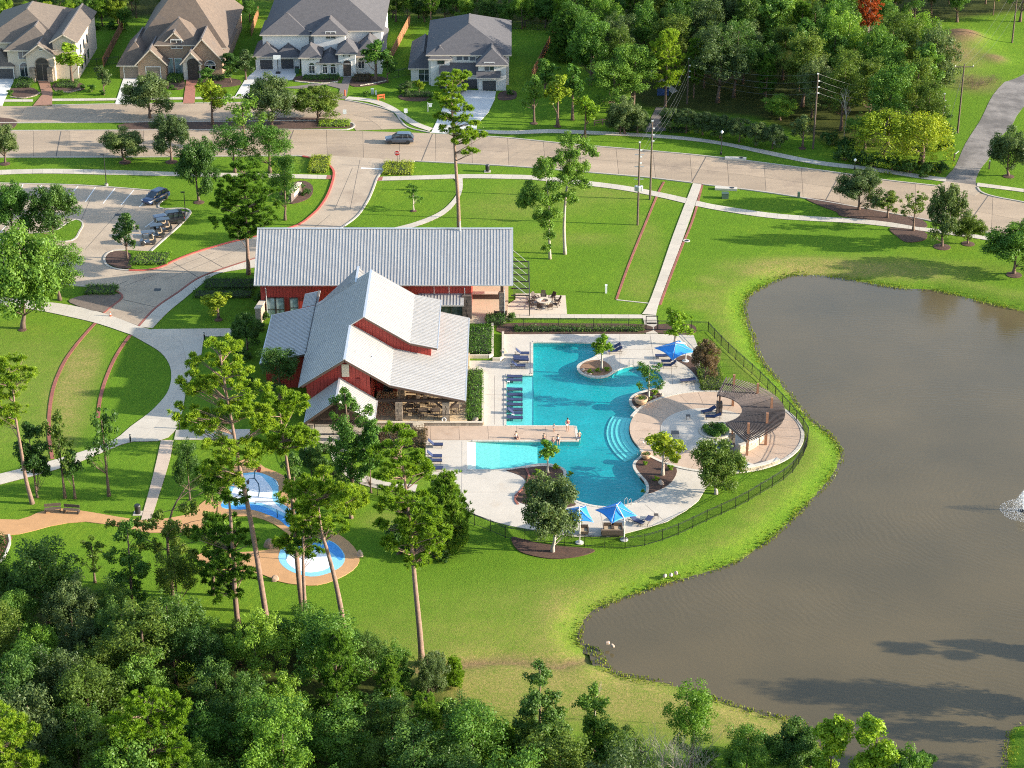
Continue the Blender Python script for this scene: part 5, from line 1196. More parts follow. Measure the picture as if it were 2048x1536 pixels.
# ---- single trees that stand out
A = plant_px
traced_tree([(1100,518),(1098,460),(1097,400),(1090,340)], [(1092,335,16),(1075,350,14),(1060,385,18),(1050,410,14),(1085,385,18),(1105,370,14),(1095,420,18),(1080,430,12),(1098,450,12),(1100,470,10),(1095,490,8),(1110,400,11)], 'slender tree with leafy stem on the lawn, left of a pair', 'mid', 1, BARKG, k0=1.35)
traced_tree([(1130,508),(1128,460),(1130,410),(1135,360),(1140,310),(1135,285)], [(1130,280,12),(1150,285,14),(1170,300,14),(1190,305,9),(1150,310,15),(1120,310,12),(1105,320,9),(1085,320,10),(1140,335,15),(1165,335,13),(1125,350,14),(1150,360,13),(1170,365,10),(1135,385,11),(1120,390,9),(1145,400,9)], 'taller bare-stemmed tree on the lawn, right of a pair', 'mid', 2, BARKG, .22, k0=1.35)
traced_tree([(705,980),(702,930),(698,870),(692,820),(688,775)], [(688,775,9),(695,795,12),(680,815,16),(705,820,14),(665,830,9),(735,830,11),(690,850,20),(720,850,16),(745,840,9),(680,880,20),(705,880,20),(725,880,12),(670,905,14),(700,910,22),(725,915,14),(690,940,20),(712,945,16),(735,930,12),(680,965,13),(700,970,16),(755,900,9)], 'tall narrow vine-clad tree in front of the clubhouse porch', 'mid', 3, r0=.2, k0=1.15, name='vine_clad_tree')
traced_tree([(345,1192),(340,1140),(335,1080),(345,1020),(375,970)], [(440,925,14),(420,955,16),(400,980,16),(440,985,14),(380,1010,18),(420,1020,16),(350,1030,18),(320,1010,14),(300,1040,16),(270,1045,12),(340,1070,20),(380,1060,18),(420,1060,14),(310,1090,18),(280,1085,14),(350,1110,20),(390,1100,16),(330,1140,18),(290,1130,14),(360,1150,18),(400,1140,14),(240,1060,10),(220,1050,10)], 'feathery yellow-green tree spreading over the orange path', 'olive', 4, spread=2.4, r0=.2)
traced_tree([(265,1230),(262,1170),(258,1110),(255,1060)], [(255,1060,14),(240,1085,16),(275,1085,16),(225,1110,14),(258,1115,20),(290,1120,14),(245,1145,20),(280,1150,18),(262,1180,20),(230,1165,14),(285,1180,14)], 'ivy-green scrub tree before the dark wood', 'mid', 5, spread=1.8, k0=1.15)
traced_tree([(425,1190),(428,1120),(432,1050),(436,990)], [(436,985,14),(455,1005,14),(415,1000,12),(440,1030,18),(462,1040,12),(420,1050,16),(445,1080,18),(415,1095,14),(440,1120,16)], 'mixed green tree between walk and splash ground', 'light', 6, spread=1.6)
A('column2', 742, 985, 850, 50, 'mid', 'small leafy tree leaning beside the vine-clad tree at the porch')
A('oak', 1105, 1104, 958, 122, 'grey', 'rounded grey-green oak in mulch bed outside the pool fence', bark=BARKG)
A('oak2', 1432, 988, 884, 108, 'olive', 'rounded olive-green tree below the round terrace wall', bark=BARKG)
A('young', 1325, 951, 866, 78, 'yellow', 'small yellow-green tree in mulch planter beside round terrace', bark=BARKG)
A('young2', 1095, 946, 880, 42, 'light', 'slim young tree in the mulch bed at the pool bay', bark=BARKG)
A('young2', 1203, 740, 669, 40, 'lime', 'slim young tree in the planted island of the pool', bark=BARKG)
A('sparse', 1297, 800, 728, 62, 'mid', 'sparse pale-stemmed tree behind the big round pot', bark=BARKG)
A('young', 1350, 690, 622, 68, 'lime', 'small round lime-green tree by the pool gate', bark=BARKG)
A('oak3', 1410, 762, 684, 58, 'bronze', 'dark bronze-leaved small tree beside the blue parasol')
A('conifer', 893, 1098, 948, 96, 'pined', 'dense dark green conifer on lawn outside the pool fence'); A('bush', 795, 1108, 1050, 60, 'dark', 'dark shrub mound beneath the dense conifer'); A('bush2', 870, 1115, 1070, 62, 'dark', 'low dark bush at the foot of the dense conifer')
A('oak2', 45, 657, 458, 150, 'mid', 'large tree with stout trunk beside the walk and parking lot'); A('broad4', 120, 600, 470, 110, 'mid', 'spreading tree overhanging the drive next to the stout trunk')
A('oak', 28, 480, 372, 92, 'mid', 'leafy tree on the grass island of the parking lot'); A('oak3', 108, 478, 370, 100, 'dark', 'darker leafy tree at the tip of the parking island')
A('young', 255, 518, 428, 52, 'dark', 'small dark tree in the mulch island by the golf carts')
A('broad2', 560, 800, 695, 84, 'dark', 'dark tree crowding the low left roof of the clubhouse'); A('oak3', 495, 700, 630, 62, 'dark', 'dark bushy tree at the clubhouse left corner'); A('young', 437, 636, 585, 62, 'yellow', 'small yellow-green tree on the shaded clubhouse lawn')
for a in ((75,995,850,62,'dark','column','vine-covered trunk tree beside the bare-stemmed pine'),(130,996,830,66,'olive','sparse','thin yellowing tree in the row by the curved walk'),(150,997,900,40,'dark','young2','short dark sapling next to the thin yellowing tree'),(218,992,820,72,'dark','sparse','dead-topped tree in the row by the curved walk')): A(a[5], *a[:5], a[6])
for a in ((300,236,153,96,'oak','grey','grey-green oak on the mulched median facing the brick house'),(543,252,152,92,'oak2','grey','dark full oak on the mulched median facing the white house'),(636,243,178,100,'oak3','olive','wide low tree near the rounded tip of the median'),(10,326,250,62,'oak','oak','small oak in mulch ring at the far end of the verge'),(250,322,258,86,'oak2','oak','spreading oak in mulch ring on the verge by the lamp'),(343,322,228,78,'oak3','grey','taller oak in mulch ring on the verge beside the pavement'),(398,402,280,84,'oak','dark','dark oak between pavement and parking lot'),(425,250,160,60,'young','yellow','yellow-green tree on the median facing the brick path'),(490,300,190,84,'sparse','mid','sparse tree on verge between two roads'),(540,345,250,92,'broad2','mid','full green tree beside the entrance road verge'),(470,345,250,90,'broad','mid','leaning broad green tree on the verge near the tall pine'),(570,440,300,70,'broad3','mid','narrow green tree near the entrance wall'),(525,460,360,80,'olive','olive','')):
    if a[6]: A(a[4], a[0], a[1], a[2], a[3], a[5], a[6])
for a in ((1718,420,342,92,'oak','grey','rounded grey-green oak on mulch strip beside the road'),(1775,436,384,48,'young','olive','small olive tree next to the rounded oak on the mulch strip'),(1826,462,386,56,'sparse','olive','thin olive tree at the end of the mulch strip'),(1884,494,368,80,'oak3','oak','tall oval oak in mulch ring near the lake lawn'),(1936,488,428,62,'oak2','olive','low spreading tree beside the tall oval oak'),(2028,548,450,116,'oak','mid','broad leaning oak above the lake shore'),(2017,352,256,84,'oak2','grey','round oak beside the gravel track mouth'),(1170,272,192,54,'young','lime','light green cone-shaped tree by the roadside pavement'),(1115,252,150,52,'young2','yellow','yellow-topped young tree among dark trees by the road'),(1068,245,150,50,'young','mid','young tree right of the pale house lawn'),(1145,240,130,46,'young2','mid','slim young tree near the road wood edge'),(827,380,418-48,12,'young2','mid','thin sapling on the lawn by the entrance road')): A(a[4], a[0], a[1], a[2], a[3], a[5], a[6])
A('sparse', 827, 422, 372, 40, 'mid', 'newly planted thin tree on lawn beside the curving walk', bark=BARKG)
# garden trees of the houses
for a in ((145,168,88,56,'young2','lime','bright green cone-shaped tree before the cream house'),(208,190,132,36,'young','grey','small grey-green tree on the cream house lawn'),(462,165,108,36,'column2','dark','dark narrow magnolia at the brick house corner'),(492,160,100,42,'young','grey','grey-green young tree between brick and white houses'),(415,172,135,34,'young','mid','small round tree beside the brick house path'),(752,162,80,56,'young2','mid','green cone-shaped tree before the white house'),(775,165,110,40,'young','dark','dark shrubby tree at the white house corner'),(838,190,160,24,'young','yellow','yellow-green small tree in front of the pale house'),(815,192,162,30,'young','grey','grassy grey shrub tree left of the pale house'),(25,205,180,40,'bush','dark','')):
    if a[6]: A(a[4], a[0], a[1], a[2], a[3], a[5], a[6])

# ---- woods: every tree its own object, kinds mixed
def scatter(poly, step, seed, margin=0.0, ymax=1e9, xlim=None):
    rg = random.Random(seed); xs = [p.x for p in poly]; ys = [p.y for p in poly]; pts = []
    cand = int((max(xs)-min(xs)) * (min(max(ys), ymax)-min(ys)) / step**2 * 6)
    X = np.array([rg.uniform(min(xs), max(xs)) for _ in range(cand)]); Y = np.array([rg.uniform(min(ys), min(max(ys), ymax)) for _ in range(cand)])
    ok = in_poly(X, Y, poly)
    for x, y, o in zip(X, Y, ok):
        if not o: continue
        if all((x-a)**2 + (y-b)**2 > step*step for a, b in pts): pts.append((x, y))
    return pts
def visible(x, y, h, r):
    p = Vector((x, y, h)); d = depth(p); px = CX + F*x/d; py = CY - F*((y*sp*-1*-1)*0 + ((h-CAMH)*cp + y*sp))/d
    b = Vector((x, y, 0)); pb = CY - F*((-CAMH)*cp + y*sp)/depth(b)
    m = r*F/d
    return -m < px < 2048 + m and py < 1536 + m and pb > -0
VAR = (('broad', 'dark', 'dark green broadleaf tree'), ('broad2', 'mid', 'mid green broadleaf tree'), ('broad3', 'olive', 'olive green tapering tree'), ('broad4', 'mid', 'spreading green tree'), ('broad', 'light', 'light green leafy tree'), ('broad3', 'dark', 'tapering dark tree'), ('broad4', 'grey', 'grey-green rounded tree'), ('column2', 'mid', 'narrow vine-hung tree'), ('pine2', 'pined', 'green pine'), ('broad2', 'olive', 'olive broad-crowned tree'))
def wood(poly, step, seed, hmin, hmax, where, group, weights, ymax=1e9, wmul=1.0, clear=()):
    rg = random.Random(seed * 7 + 1); n = 0
    for x, y in scatter(poly, step, seed, ymax=ymax):
        k = rg.choices(range(len(VAR)), weights)[0]; kind, leaf, lab = VAR[k]
        H = rg.uniform(hmin, hmax); W = (H*rg.uniform(.5, .68) if not kind.startswith(('column', 'pine')) else H*rg.uniform(.3, .42)) * wmul
        if not visible(x, y, H, W/2): continue
        if any(abs(x-c.x) < r and -r*3.2 < y-c.y < r for c, r in clear): continue
        plant(kind, (x, y, 0), H, W, leaf, lab + ' ' + where, group + ': ' + lab + 's'); n += 1
    return n
nA = wood(G([(-200,1800),(-200,1190),(40,1235),(180,1300),(330,1345),(430,1370),(560,1385),(640,1410),(760,1425),(850,1470),(900,1520),(960,1600),(1500,1800)]), 3.9, 3, 7.0, 11.5, 'in the dense wood below the lawn', 'wood below the lawn', (5, 5, 3, 4, 3, 3, 4, 1, 1, 2))
nB = wood(G([(-300,-330),(-300,48),(240,52),(470,40),(520,22),(760,40),(850,50),(1130,62),(1130,-330)]), 4.6, 4, 6, 10, 'in the wood behind the houses', 'wood behind the houses', (4, 5, 1, 3, 5, 2, 2, 1, 3, 2), ymax=440)
nC = wood(G([(1130,-330),(1130,60),(1150,130),(1210,190),(1270,222),(1400,228),(1500,240),(1640,262),(1700,280),(1860,300),(1885,200),(1840,150),(1760,105),(1780,64),(1900,50),(2250,34),(2250,-330)]), 5.4, 5, 8, 14, 'in the wood beyond the road', 'wood beyond the road', (4, 5, 3, 3, 5, 3, 3, 2, 4, 3), ymax=440, clear=((P(1733,105), 4.0), (P(1320,175), 4.0), (P(1480,235), 5.0), (P(1300,240), 4.0)))
print('WOODS', nA, nB, nC)

# scrub and lower growth where the wood meets the lawn
for x, y, t, w, k, l, lab in ((190,1165,1080,60,'sparse','olive','thin scrub tree beside the orange path bend'),(360,1240,1090,84,'broad','olive','scrub tree with reddish bare stems at the lawn edge'),(380,1000,880,60,'broad4','dark','dark low tree by the clubhouse side walk'),(590,1000,905,46,'young','dark','dark bush-tree behind the upper splash pad'),(625,960,890,56,'oak3','dark','dark shrub-tree beside the porch fence'),(445,900,800,60,'broad4','dark','dark tree in the shade left of the clubhouse')):
    A(k, x, y, t, w, l, lab)
for i, (x, y, t, w, l) in enumerate(((620,1330,1210,110,'mid'),(560,1330,1240,90,'dark'),(690,1330,1250,80,'mid'),(740,1340,1270,80,'dark'),(480,1330,1250,90,'olive'),(420,1320,1240,80,'mid'),(790,1390,1290,70,'mid'),(860,1420,1305,60,'grey'),(330,1310,1200,90,'mid'),(230,1290,1170,90,'dark'),(130,1270,1140,90,'mid'),(40,1240,1130,90,'dark'))):
    A(('broad4','broad','oak2')[i % 3], x, y, t, w, l, 'low bushy tree on the fringe of the wood below the lawn', 'fringe trees of the wood below the lawn')
A('conifer', 908, 1372, 1315, 44, 'lime', 'small bright green young pine at the lawn edge'); A('oak3', 865, 1400, 1305, 62, 'grey', 'silvery bush beside the small young pine')
traced_tree([(1078,1570),(1079,1480),(1080,1400),(1080,1340)], [(1080,1340,12),(1072,1360,16),(1090,1365,14),(1065,1390,20),(1095,1395,20),(1055,1425,22),(1085,1425,24),(1110,1420,18),(1050,1460,24),(1080,1465,26),(1115,1460,22),(1045,1500,26),(1080,1505,28),(1115,1500,26),(1060,1540,28),(1100,1540,28)], 'large dark vine-covered tree at the lake end of the wood', 'dark', 7, k0=1.3, per=400, name='vine_clad_tree')
traced_tree([(1188,1510),(1188,1460),(1190,1400)], [(1190,1385,12),(1175,1400,14),(1200,1405,14),(1165,1425,14),(1190,1430,18),(1210,1440,12),(1180,1455,16),(1200,1465,14),(1185,1480,14),(1175,1500,16),(1205,1500,14)], 'vine-clad tree with bare whitish top near the lake inlet', 'mid', 8, k0=1.35, per=400, name='vine_clad_tree'); A('bare', 1190, 1440, 1345, 40, 'mid', 'bare white branches above the vine-clad tree', bark=BARKG)
A('broad3', 1380, 1540, 1365, 104, 'light', 'light green tree with dead leader by the lake shore'); A('bare', 1372, 1450, 1360, 30, 'mid', 'dead grey leader poking from the light green tree', bark=BARKG)
for x, y, t, w in ((1300,1560,1465,110),(1385,1570,1470,110),(1345,1590,1480,100)): A('bare_shrub', x, y, t, w, 'mid', 'leafless whitish shrub at the lake bank', 'leafless shrubs at the lake bank', bark=BARKG)
for x, y, t, w, l, k, lab in ((1655,1600,1432,70,'lime','column2','lime-green upright tree at the lake edge, shorter of two'),(1735,1620,1436,88,'lime','column','lime-green upright tree at the lake edge, with bare twigs'),(1590,1560,1455,110,'dark','oak','dark rounded bush-tree on the lake bank'),(1490,1580,1455,100,'mid','broad4','green bushy tree on the lake bank'),(1810,1640,1505,100,'mid','oak2','leafy tree top below the lake bank'),(1000,1560,1450,90,'light','conifer','bright feathery tree in front of the vine-covered tree'),(930,1500,1400,90,'dark','broad4','dark tree at the corner of the wood by dry grass'),(1250,1560,1460,80,'dark','broad','dark leafy tree between vine-clad and light green trees')): A(k, x, y, t, w, l, lab)
A('willow', 1765, 324, 226, 138, 'yellow', 'yellow-green weeping tree at the wood edge, left of two'); A('willow', 1842, 328, 228, 128, 'yellow', 'yellow-green weeping tree beside the track'); A('broad', 1730, 300, 225, 90, 'mid', 'green tree behind the weeping trees')
A('bare', 1688, 285, 165, 50, 'mid', 'bare pale dead tree in front of the wood', bark=BARKG); A('snag', 1735, 260, 175, 40, 'mid', 'bare grey snag beside the bare pale tree', bark=BARKG)
A('pine', 1733, 105, -30, 50, 'rust', 'dead pine with rust-red needles', bark=BARKG)
for x, y, t, w, k, l, lab in ((1435,205,55,120,'broad','grey','large grey-green tree by the utility pole'),(1225,225,120,110,'broad2','mid','large leafy tree by the timber bench'),(1180,170,30,90,'broad4','mid','tall green tree beside the fenced garden'),(1250,268,195,70,'oak2','grey','low rounded tree beside the shaded path'),(1090,190,120,60,'young','mid','young green tree by the wooden fence'),(1560,240,190,70,'broad4','light','light green tree near the white utility box'),(1605,295,230,50,'young','oak','young oak in mulch ring by the pavement'),(1130,120,20,70,'conifer','mid','feathery green tree at the end of the wooden fence'),(1330,215,60,70,'pine2','pine','sunlit pine above the shaded path')): A(k, x, y, t, w, l, lab)
for i, (x, y) in enumerate(((1340,258),(1372,262),(1405,266),(1440,272),(1478,280),(1512,288),(1545,294),(1240,264),(1275,262))):
    A('oak3', x, y + 4, y - 42, 52, 'grey', 'low multi-stem shrub tree in mulch along the roadside pavement', 'shrub trees along the roadside pavement')

for i, (x, y, t, w, l) in enumerate(((20,58,2,44,'lime'),(62,60,6,40,'lime'),(100,58,4,44,'yellow'),(140,56,0,46,'lime'),(178,54,2,40,'mid'),(205,52,-4,40,'lime'),(238,54,2,42,'yellow'),(250,60,14,30,'mid'),(470,36,-8,36,'lime'),(500,44,-2,34,'mid'),(785,36,-20,44,'mid'),(815,40,-12,40,'light'),(850,44,-8,46,'dark'),(890,40,-14,44,'mid'),(930,46,-6,40,'light'),(975,50,-6,46,'dark'),(1015,52,-2,44,'mid'),(1050,54,0,44,'light'),(1090,56,-4,50,'mid'),(1125,60,-10,46,'lime'))):
    A(('oak2','broad2','oak','broad4')[i % 4], x, y, t, w, l, ('lit yellow-green garden tree behind the cream and brick houses' if x < 520 else 'tree of the belt behind the white and pale houses'), ('garden trees behind the cream and brick houses' if x < 520 else 'tree belt behind the white and pale houses'))
for i, (x, y) in enumerate(((1950,178),(1968,170),(1985,165),(1940,165))): A('bare_shrub', x, y, y-16, 34, 'mid', 'pile of dark cut brush beside the gravel track', 'brush piles beside the track', bark=BARK)

for i, (x, y) in enumerate(scatter(G([(-200,1800),(-200,1190),(40,1235),(180,1300),(330,1345),(430,1370),(560,1385),(640,1410),(760,1425),(850,1470),(900,1520),(960,1600),(1500,1800)]), 3.4, 91)):
    if not visible(x, y, 2, 2): continue
    plant(('bush', 'bush2')[i % 2], (x, y, 0), 1.6 + .9*((i*37) % 10)/10, 3.4, ('mid', 'dark', 'light')[i % 3], 'understorey bush between trunks of the wood below the lawn', 'understorey of the wood below the lawn')
# ------------------------------------------------------------------ planting beds, hedges, shrubs
def bed(px, z=0.09, m=MULCH, name='mulch_bed', sm=3): return slab(name, px, z, m, sm=sm)
bed([(252,247),(400,244),(560,236),(660,238),(692,246),(704,251),(690,256),(560,258),(400,259),(255,260)])
bed([(-40,236),(20,238),(34,246),(20,258),(-40,258)])
for x, y, w in ((10,328,12),(250,325,14),(343,324,14),(1884,494,18),(1936,488,14),(2028,550,16),(2017,353,13),(1170,273,11),(255,518,10),(827,422,7),(1605,297,9),(1115,253,9),(1068,247,9),(45,660,8),(437,640,8),(398,405,12)):
    c = P(x, y); MB().lathe((c.x, c.y, 0), [(w/14*1.0, -.1), (w/14*.95, .06), (w/14*.4, .13), (.001, .14)], 18).build('mulch_ring', MULCH, kind='structure')
bed([(1611,397),(1660,402),(1720,416),(1800,432),(1845,441),(1850,456),(1786,446),(1711,437),(1680,432),(1672,424),(1640,412)])
bed([(1780,456),(1848,464),(1850,480),(1815,485),(1795,474)])
bed([(212,516),(222,505),(250,503),(262,512),(262,535),(240,537),(216,528)])
bed([(140,606),(150,596),(178,590),(205,588),(232,588),(242,595),(207,625)], m=mat('bare_bed', (0.16, 0.12, 0.09), .95, .3, 2, bump=.8, bscale=12))
bed([(1160,738),(1166,728),(1180,722),(1205,722),(1220,732),(1224,743),(1212,750),(1190,752),(1168,747)], m=mat('bark_bed', (0.24, 0.13, 0.07), .95, .35, 3, bump=.8, bscale=12))
bed([(1264,802),(1270,793),(1290,786),(1312,780),(1322,790),(1326,798),(1300,806),(1282,818),(1270,815)])
bed([(1272,925),(1290,910),(1330,925),(1353,938),(1348,958),(1330,975),(1296,988),(1294,972),(1280,955),(1272,938)])
bed([(1010,940),(1050,937),(1090,933),(1122,940),(1126,952),(1120,975),(1130,993),(1145,1003),(1150,1012),(1110,1018),(1060,1012),(1038,1005),(1030,995),(1045,980),(1052,965),(1040,952)])
bed([(1024,1075),(1060,1083),(1110,1092),(1180,1098),(1186,1105),(1150,1115),(1100,1118),(1050,1108),(1030,1095)])
bed([(1352,720),(1366,712),(1384,716),(1398,745),(1440,755),(1440,790),(1404,784),(1400,765),(1388,748),(1372,732)])
bed([(1010,648),(1150,648),(1290,650),(1290,667),(1150,668),(1008,668)])
bed([(1316,650),(1384,650),(1386,668),(1316,667)])
for px in ([(20,178),(60,175),(78,185),(70,192),(30,194)], [(108,168),(150,164),(170,172),(160,182),(112,182)], [(330,160),(366,160),(366,178),(335,178)], [(402,158),(470,158),(480,170),(430,176),(404,172)], [(600,152),(676,154),(670,163),(590,163)], [(705,156),(765,154),(770,166),(720,174),(700,170)], [(800,190),(860,188),(880,196),(840,203),(805,200)], [(1000,185),(1030,182),(1030,198),(998,200)]): bed(px, .07)
STONES = random.Random(12)
def edging(px, label_name='stone_edging', m=STONE, step=.45, h=.16):
    pts = resample(G(smooth_line(px, 3)), step); root = empty(label_name); root['kind'] = 'structure'
    for a, b in zip(pts, pts[1:]):
        d = (b-a).normalized()*.02; ribbon_mb([a+d, b-d], STONES.uniform(.2, .3), -.1, h + STONES.uniform(-.03, .03)).build('stone', m, root)
edging([(1052,938),(1058,952),(1054,966),(1046,978),(1034,990),(1030,1000),(1036,1010)], m=BRICKM)
edging([(20,194),(45,197),(70,192),(80,186)]); edging([(110,182),(140,185),(165,178)]); edging([(720,172),(745,168),(775,162)], m=CREAM); edging([(590,163),(640,168),(676,164)], m=CREAM)
def hedge(px0, py0, px1, py1, h, leaf, label, z=0.0, seed=0, group=None, name='hedge', rad=.32, per=150, size=.17):
    """clipped planting between two pixel rows: leaf clumps over a twiggy core"""
    rng = np.random.default_rng(seed + 500); a, b = P(px0, py1, z), P(px1, py0, z); x0, x1, y0, y1 = a.x, b.x, a.y, b.y; cl = []
    nx, ny = max(1, int((x1-x0)/rad/1.1)), max(1, int((y1-y0)/rad/1.1))
    for i in range(nx+1):
        for j in range(ny+1):
            x = x0 + (x1-x0)*(i+.0)/max(1, nx); y = y0 + (y1-y0)*j/max(1, ny); e = i in (0, nx) or j in (0, ny)
            zs = [h - rad*.6] + ([h*.4] if e else [])
            for zz in zs: cl.append((x + rng.uniform(-.12, .12), y + rng.uniform(-.12, .12), z + zz + rng.uniform(-.14, .12), rad*rng.uniform(.8, 1.25)))
    root = empty(name, ((x0+x1)/2, (y0+y1)/2, z), 0, label, 'hedge', group); off = np.array([(x0+x1)/2, (y0+y1)/2, z])
    cl = [(c[0]-off[0], c[1]-off[1], c[2]-off[2], c[3]) for c in cl]
    link('foliage', clump_mesh(cl, per, size, rng, 'foliage', shell=(.5, 1.1)), LEAF[leaf], root)
    MB().bb(x0-off[0]+.1, x1-off[0]-.1, y0-off[1]+.1, y1-off[1]-.1, 0, h*.6).build('stems', mat('hedge_stems', (0.03, 0.035, 0.015), .95), root)
hedge(938, 660, 982, 711, .9, 'mid', 'clipped green hedge block in cream planter by the clubhouse, nearer the hall', seed=1)
hedge(935, 748, 963, 843, .9, 'mid', 'long clipped green hedge block between terrace and pool loungers', seed=2)
hedge(760, 868, 852, 897, 1.1, 'bronze', 'clipped purple-brown hedge beside the tan pier', seed=3)
hedge(975, 636, 1008, 652, .8, 'dark', 'short dark hedge at the passage patio', seed=4)
hedge(1030, 658, 1150, 664, .6, 'dark', 'low dark shrub row along the pool fence, by the fire pit side', seed=5); hedge(1158, 658, 1284, 664, .6, 'dark', 'low dark shrub row along the pool fence, by the gate', seed=6)
hedge(408, 562, 512, 580, .7, 'dark', 'tall grass row along the clubhouse walk, outer of two', seed=7, per=120); hedge(388, 585, 505, 597, .6, 'dark', 'tall grass row along the clubhouse walk, inner of two', seed=8, per=120)
hedge(168, 574, 236, 590, .5, 'mid', 'grass bank beside the drive turning', seed=9); hedge(262, 508, 340, 530, .5, 'light', 'ornamental grasses on the mulch island by the drive', seed=10)
hedge(618, 316, 660, 346, .6, 'yellow', 'golden clipped hedge at the entrance, on the parking side', seed=11); hedge(768, 328, 825, 350, .6, 'yellow', 'golden clipped hedge at the entrance, by the stop sign', seed=12)
hedge(640, 243, 698, 254, .5, 'lime', 'low planting at the rounded tip of the median', seed=13)
hedge(30, 160, 70, 176, .8, 'dark', 'dark clipped shrubs before the cream house', seed=14); hedge(115, 164, 158, 176, .6, 'dark', 'low dark shrubs under the cream house tree', seed=15); hedge(335, 152, 366, 166, .7, 'mid', 'green shrubs before the brick house windows', seed=16); hedge(405, 150, 450, 162, .7, 'dark', 'dark shrubs at the brick house gable', seed=17); hedge(608, 152, 676, 160, .5, 'mid', 'low shrubs before the white house arches', seed=18); hedge(708, 152, 740, 164, .6, 'bronze', 'reddish shrubs right of the white house entry', seed=19); hedge(808, 186, 862, 195, .6, 'dark', 'dark shrubs before the pale house window', seed=20)
hedge(1405, 738, 1438, 782, .6, 'olive', 'olive grasses behind the curved deck edge', seed=21); hedge(1240, 252, 1285, 262, .6, 'dark', 'clipped dark hedge left of the shaded path', seed=22); hedge(1338, 258, 1375, 266, .6, 'dark', 'clipped dark hedge right of the shaded path', seed=23)
def shrubs(kind, leaf, label, group, pts):
    for x, y, w in pts: A(kind, x, y, y - w*.62, w, leaf, label, group)
shrubs('bush', 'lime', 'small yellow-green shrub in the pool planting beds', 'shrubs in the pool planting beds', [(1140,952,14),(1112,938,16),(1075,950,18),(1060,992,20),(1180,746,12),(1196,744,12),(1213,743,14),(1310,790,16),(1300,800,12),(1290,930,12),(1312,962,14),(1286,985,10),(1340,940,16),(1096,962,14),(1085,1002,26)])
shrubs('bush2', 'dark', 'dark rounded shrub by the clubhouse walls', 'shrubs by the clubhouse', [(470,690,34),(485,720,36),(460,750,30),(495,775,36),(530,640,26),(520,660,24),(620,880,26),(645,905,30),(665,945,34),(640,930,26),(680,965,26),(735,880,30),(720,900,26),(745,905,28),(520,600,26),(1022,640,22)])
shrubs('bush', 'mid', 'round green garden shrub by the houses', 'garden shrubs by the houses', [(184,183,22),(120,190,16),(300,180,16),(345,180,16),(436,178,16),(520,172,18),(650,178,14),(733,192,16),(862,200,18),(800,185,18),(1020,190,16),(205,190,16),(165,178,14),(20,190,16),(190,60,26),(225,58,24),(60,60,20)])
shrubs('bush2', 'dark', 'dark undergrowth bush at the foot of the wood beyond the road', 'undergrowth of the wood beyond the road', [(1690,320,44),(1720,328,40),(1750,334,44),(1785,340,46),(1820,346,46),(1850,350,40),(1880,345,34),(1890,300,34),(1895,270,36),(1885,240,40),(1870,210,40),(1840,180,44),(1800,150,44),(1660,290,40),(1690,300,40),(1860,150,44),(1890,170,36)])
shrubs('bush', 'mid', 'leafy undergrowth bush at the edge of the wood below the lawn', 'undergrowth of the wood below the lawn', [(70,1190,56),(150,1210,60),(210,1230,50),(300,1260,60),(390,1290,60),(450,1300,56),(520,1300,50),(600,1300,56),(655,1310,50),(720,1310,56),(760,1330,50),(810,1370,52),(840,1400,50),(890,1440,60),(940,1470,60),(1130,1530,70),(1210,1530,60),(1420,1540,60),(1540,1510,60),(1620,1530,50),(1850,1540,50)])
c = P(1430, 865); root = empty('hedge', (c.x, c.y, .12), 0, 'low round green hedge in a stone ring on the pale court', 'hedge')
rg = np.random.default_rng(88); link('foliage', clump_mesh([(1.5*u*math.cos(t), 1.5*u*math.sin(t), .45-.12*u, .34) for u, t in zip(rg.uniform(.05, 1, 60)**.5, rg.uniform(0, 6.28, 60))], 800, .15, rg, 'foliage'), LEAF['mid'], root)
for i in range(22):
    a = 6.283*i/22; MB().box((1.82*math.cos(a), 1.82*math.sin(a), .06), (.22, .48, .2), rz=a).build('stone', CREAM, root)
# planters' cream kerbs beside the terrace
for px in ([(985,650),(985,716),(936,716)], [(966,745),(966,850)], [(1006,669),(1006,722),(985,722)], [(936,745),(966,745)]):
    kerb_line('planter_kerb', px, CREAM, .3, .45, sm=1, step=1.8, piece='stone')

# ------------------------------------------------------------------ boulders
ROCK = mat('boulder', (0.27, 0.19, 0.135), .9, .35, 2.5, bump=.9, bscale=6); ROCKP = mat('boulder_pale', (0.44, 0.33, 0.25), .9, .25, 2.5, bump=.8, bscale=6)
def rock(px, py, w, h, label, m=ROCK, group=None, seed=1):
    c = P(px, py); bm = bmesh.new(); bmesh.ops.create_icosphere(bm, subdivisions=3, radius=1); rg = random.Random(seed); k = [Vector((rg.uniform(-1,1), rg.uniform(-1,1), rg.uniform(-1,1))).normalized() for _ in range(9)]
    for v in bm.verts:
        d = v.co.normalized(); r = 1.0
        for q in k: r = min(r, (.72 + .2*abs(q.x)) / max(.25, d.dot(q))) if d.dot(q) > .6 else r
        v.co = Vector((d.x*r*w/2, d.y*r*w/2*.8, max(-.1, d.z*r*h)))
    me = bpy.data.meshes.new('boulder'); bm.to_mesh(me); bm.free()
    o = link('boulder', me, m, label=label, cat='rock', group=group); o.location = c; o.rotation_euler = (0, 0, rg.uniform(0, 6)); return o
rock(543, 1092, 1.7, 1.0, 'large brown pitted boulder on the grass between the splash pads', seed=2); rock(720, 1112, .75, .75, 'upright pale boulder at the rim of the lower splash pad', ROCKP, seed=3); rock(550, 1160, .9, .6, 'reddish boulder at the path edge below the splash pad', seed=4)
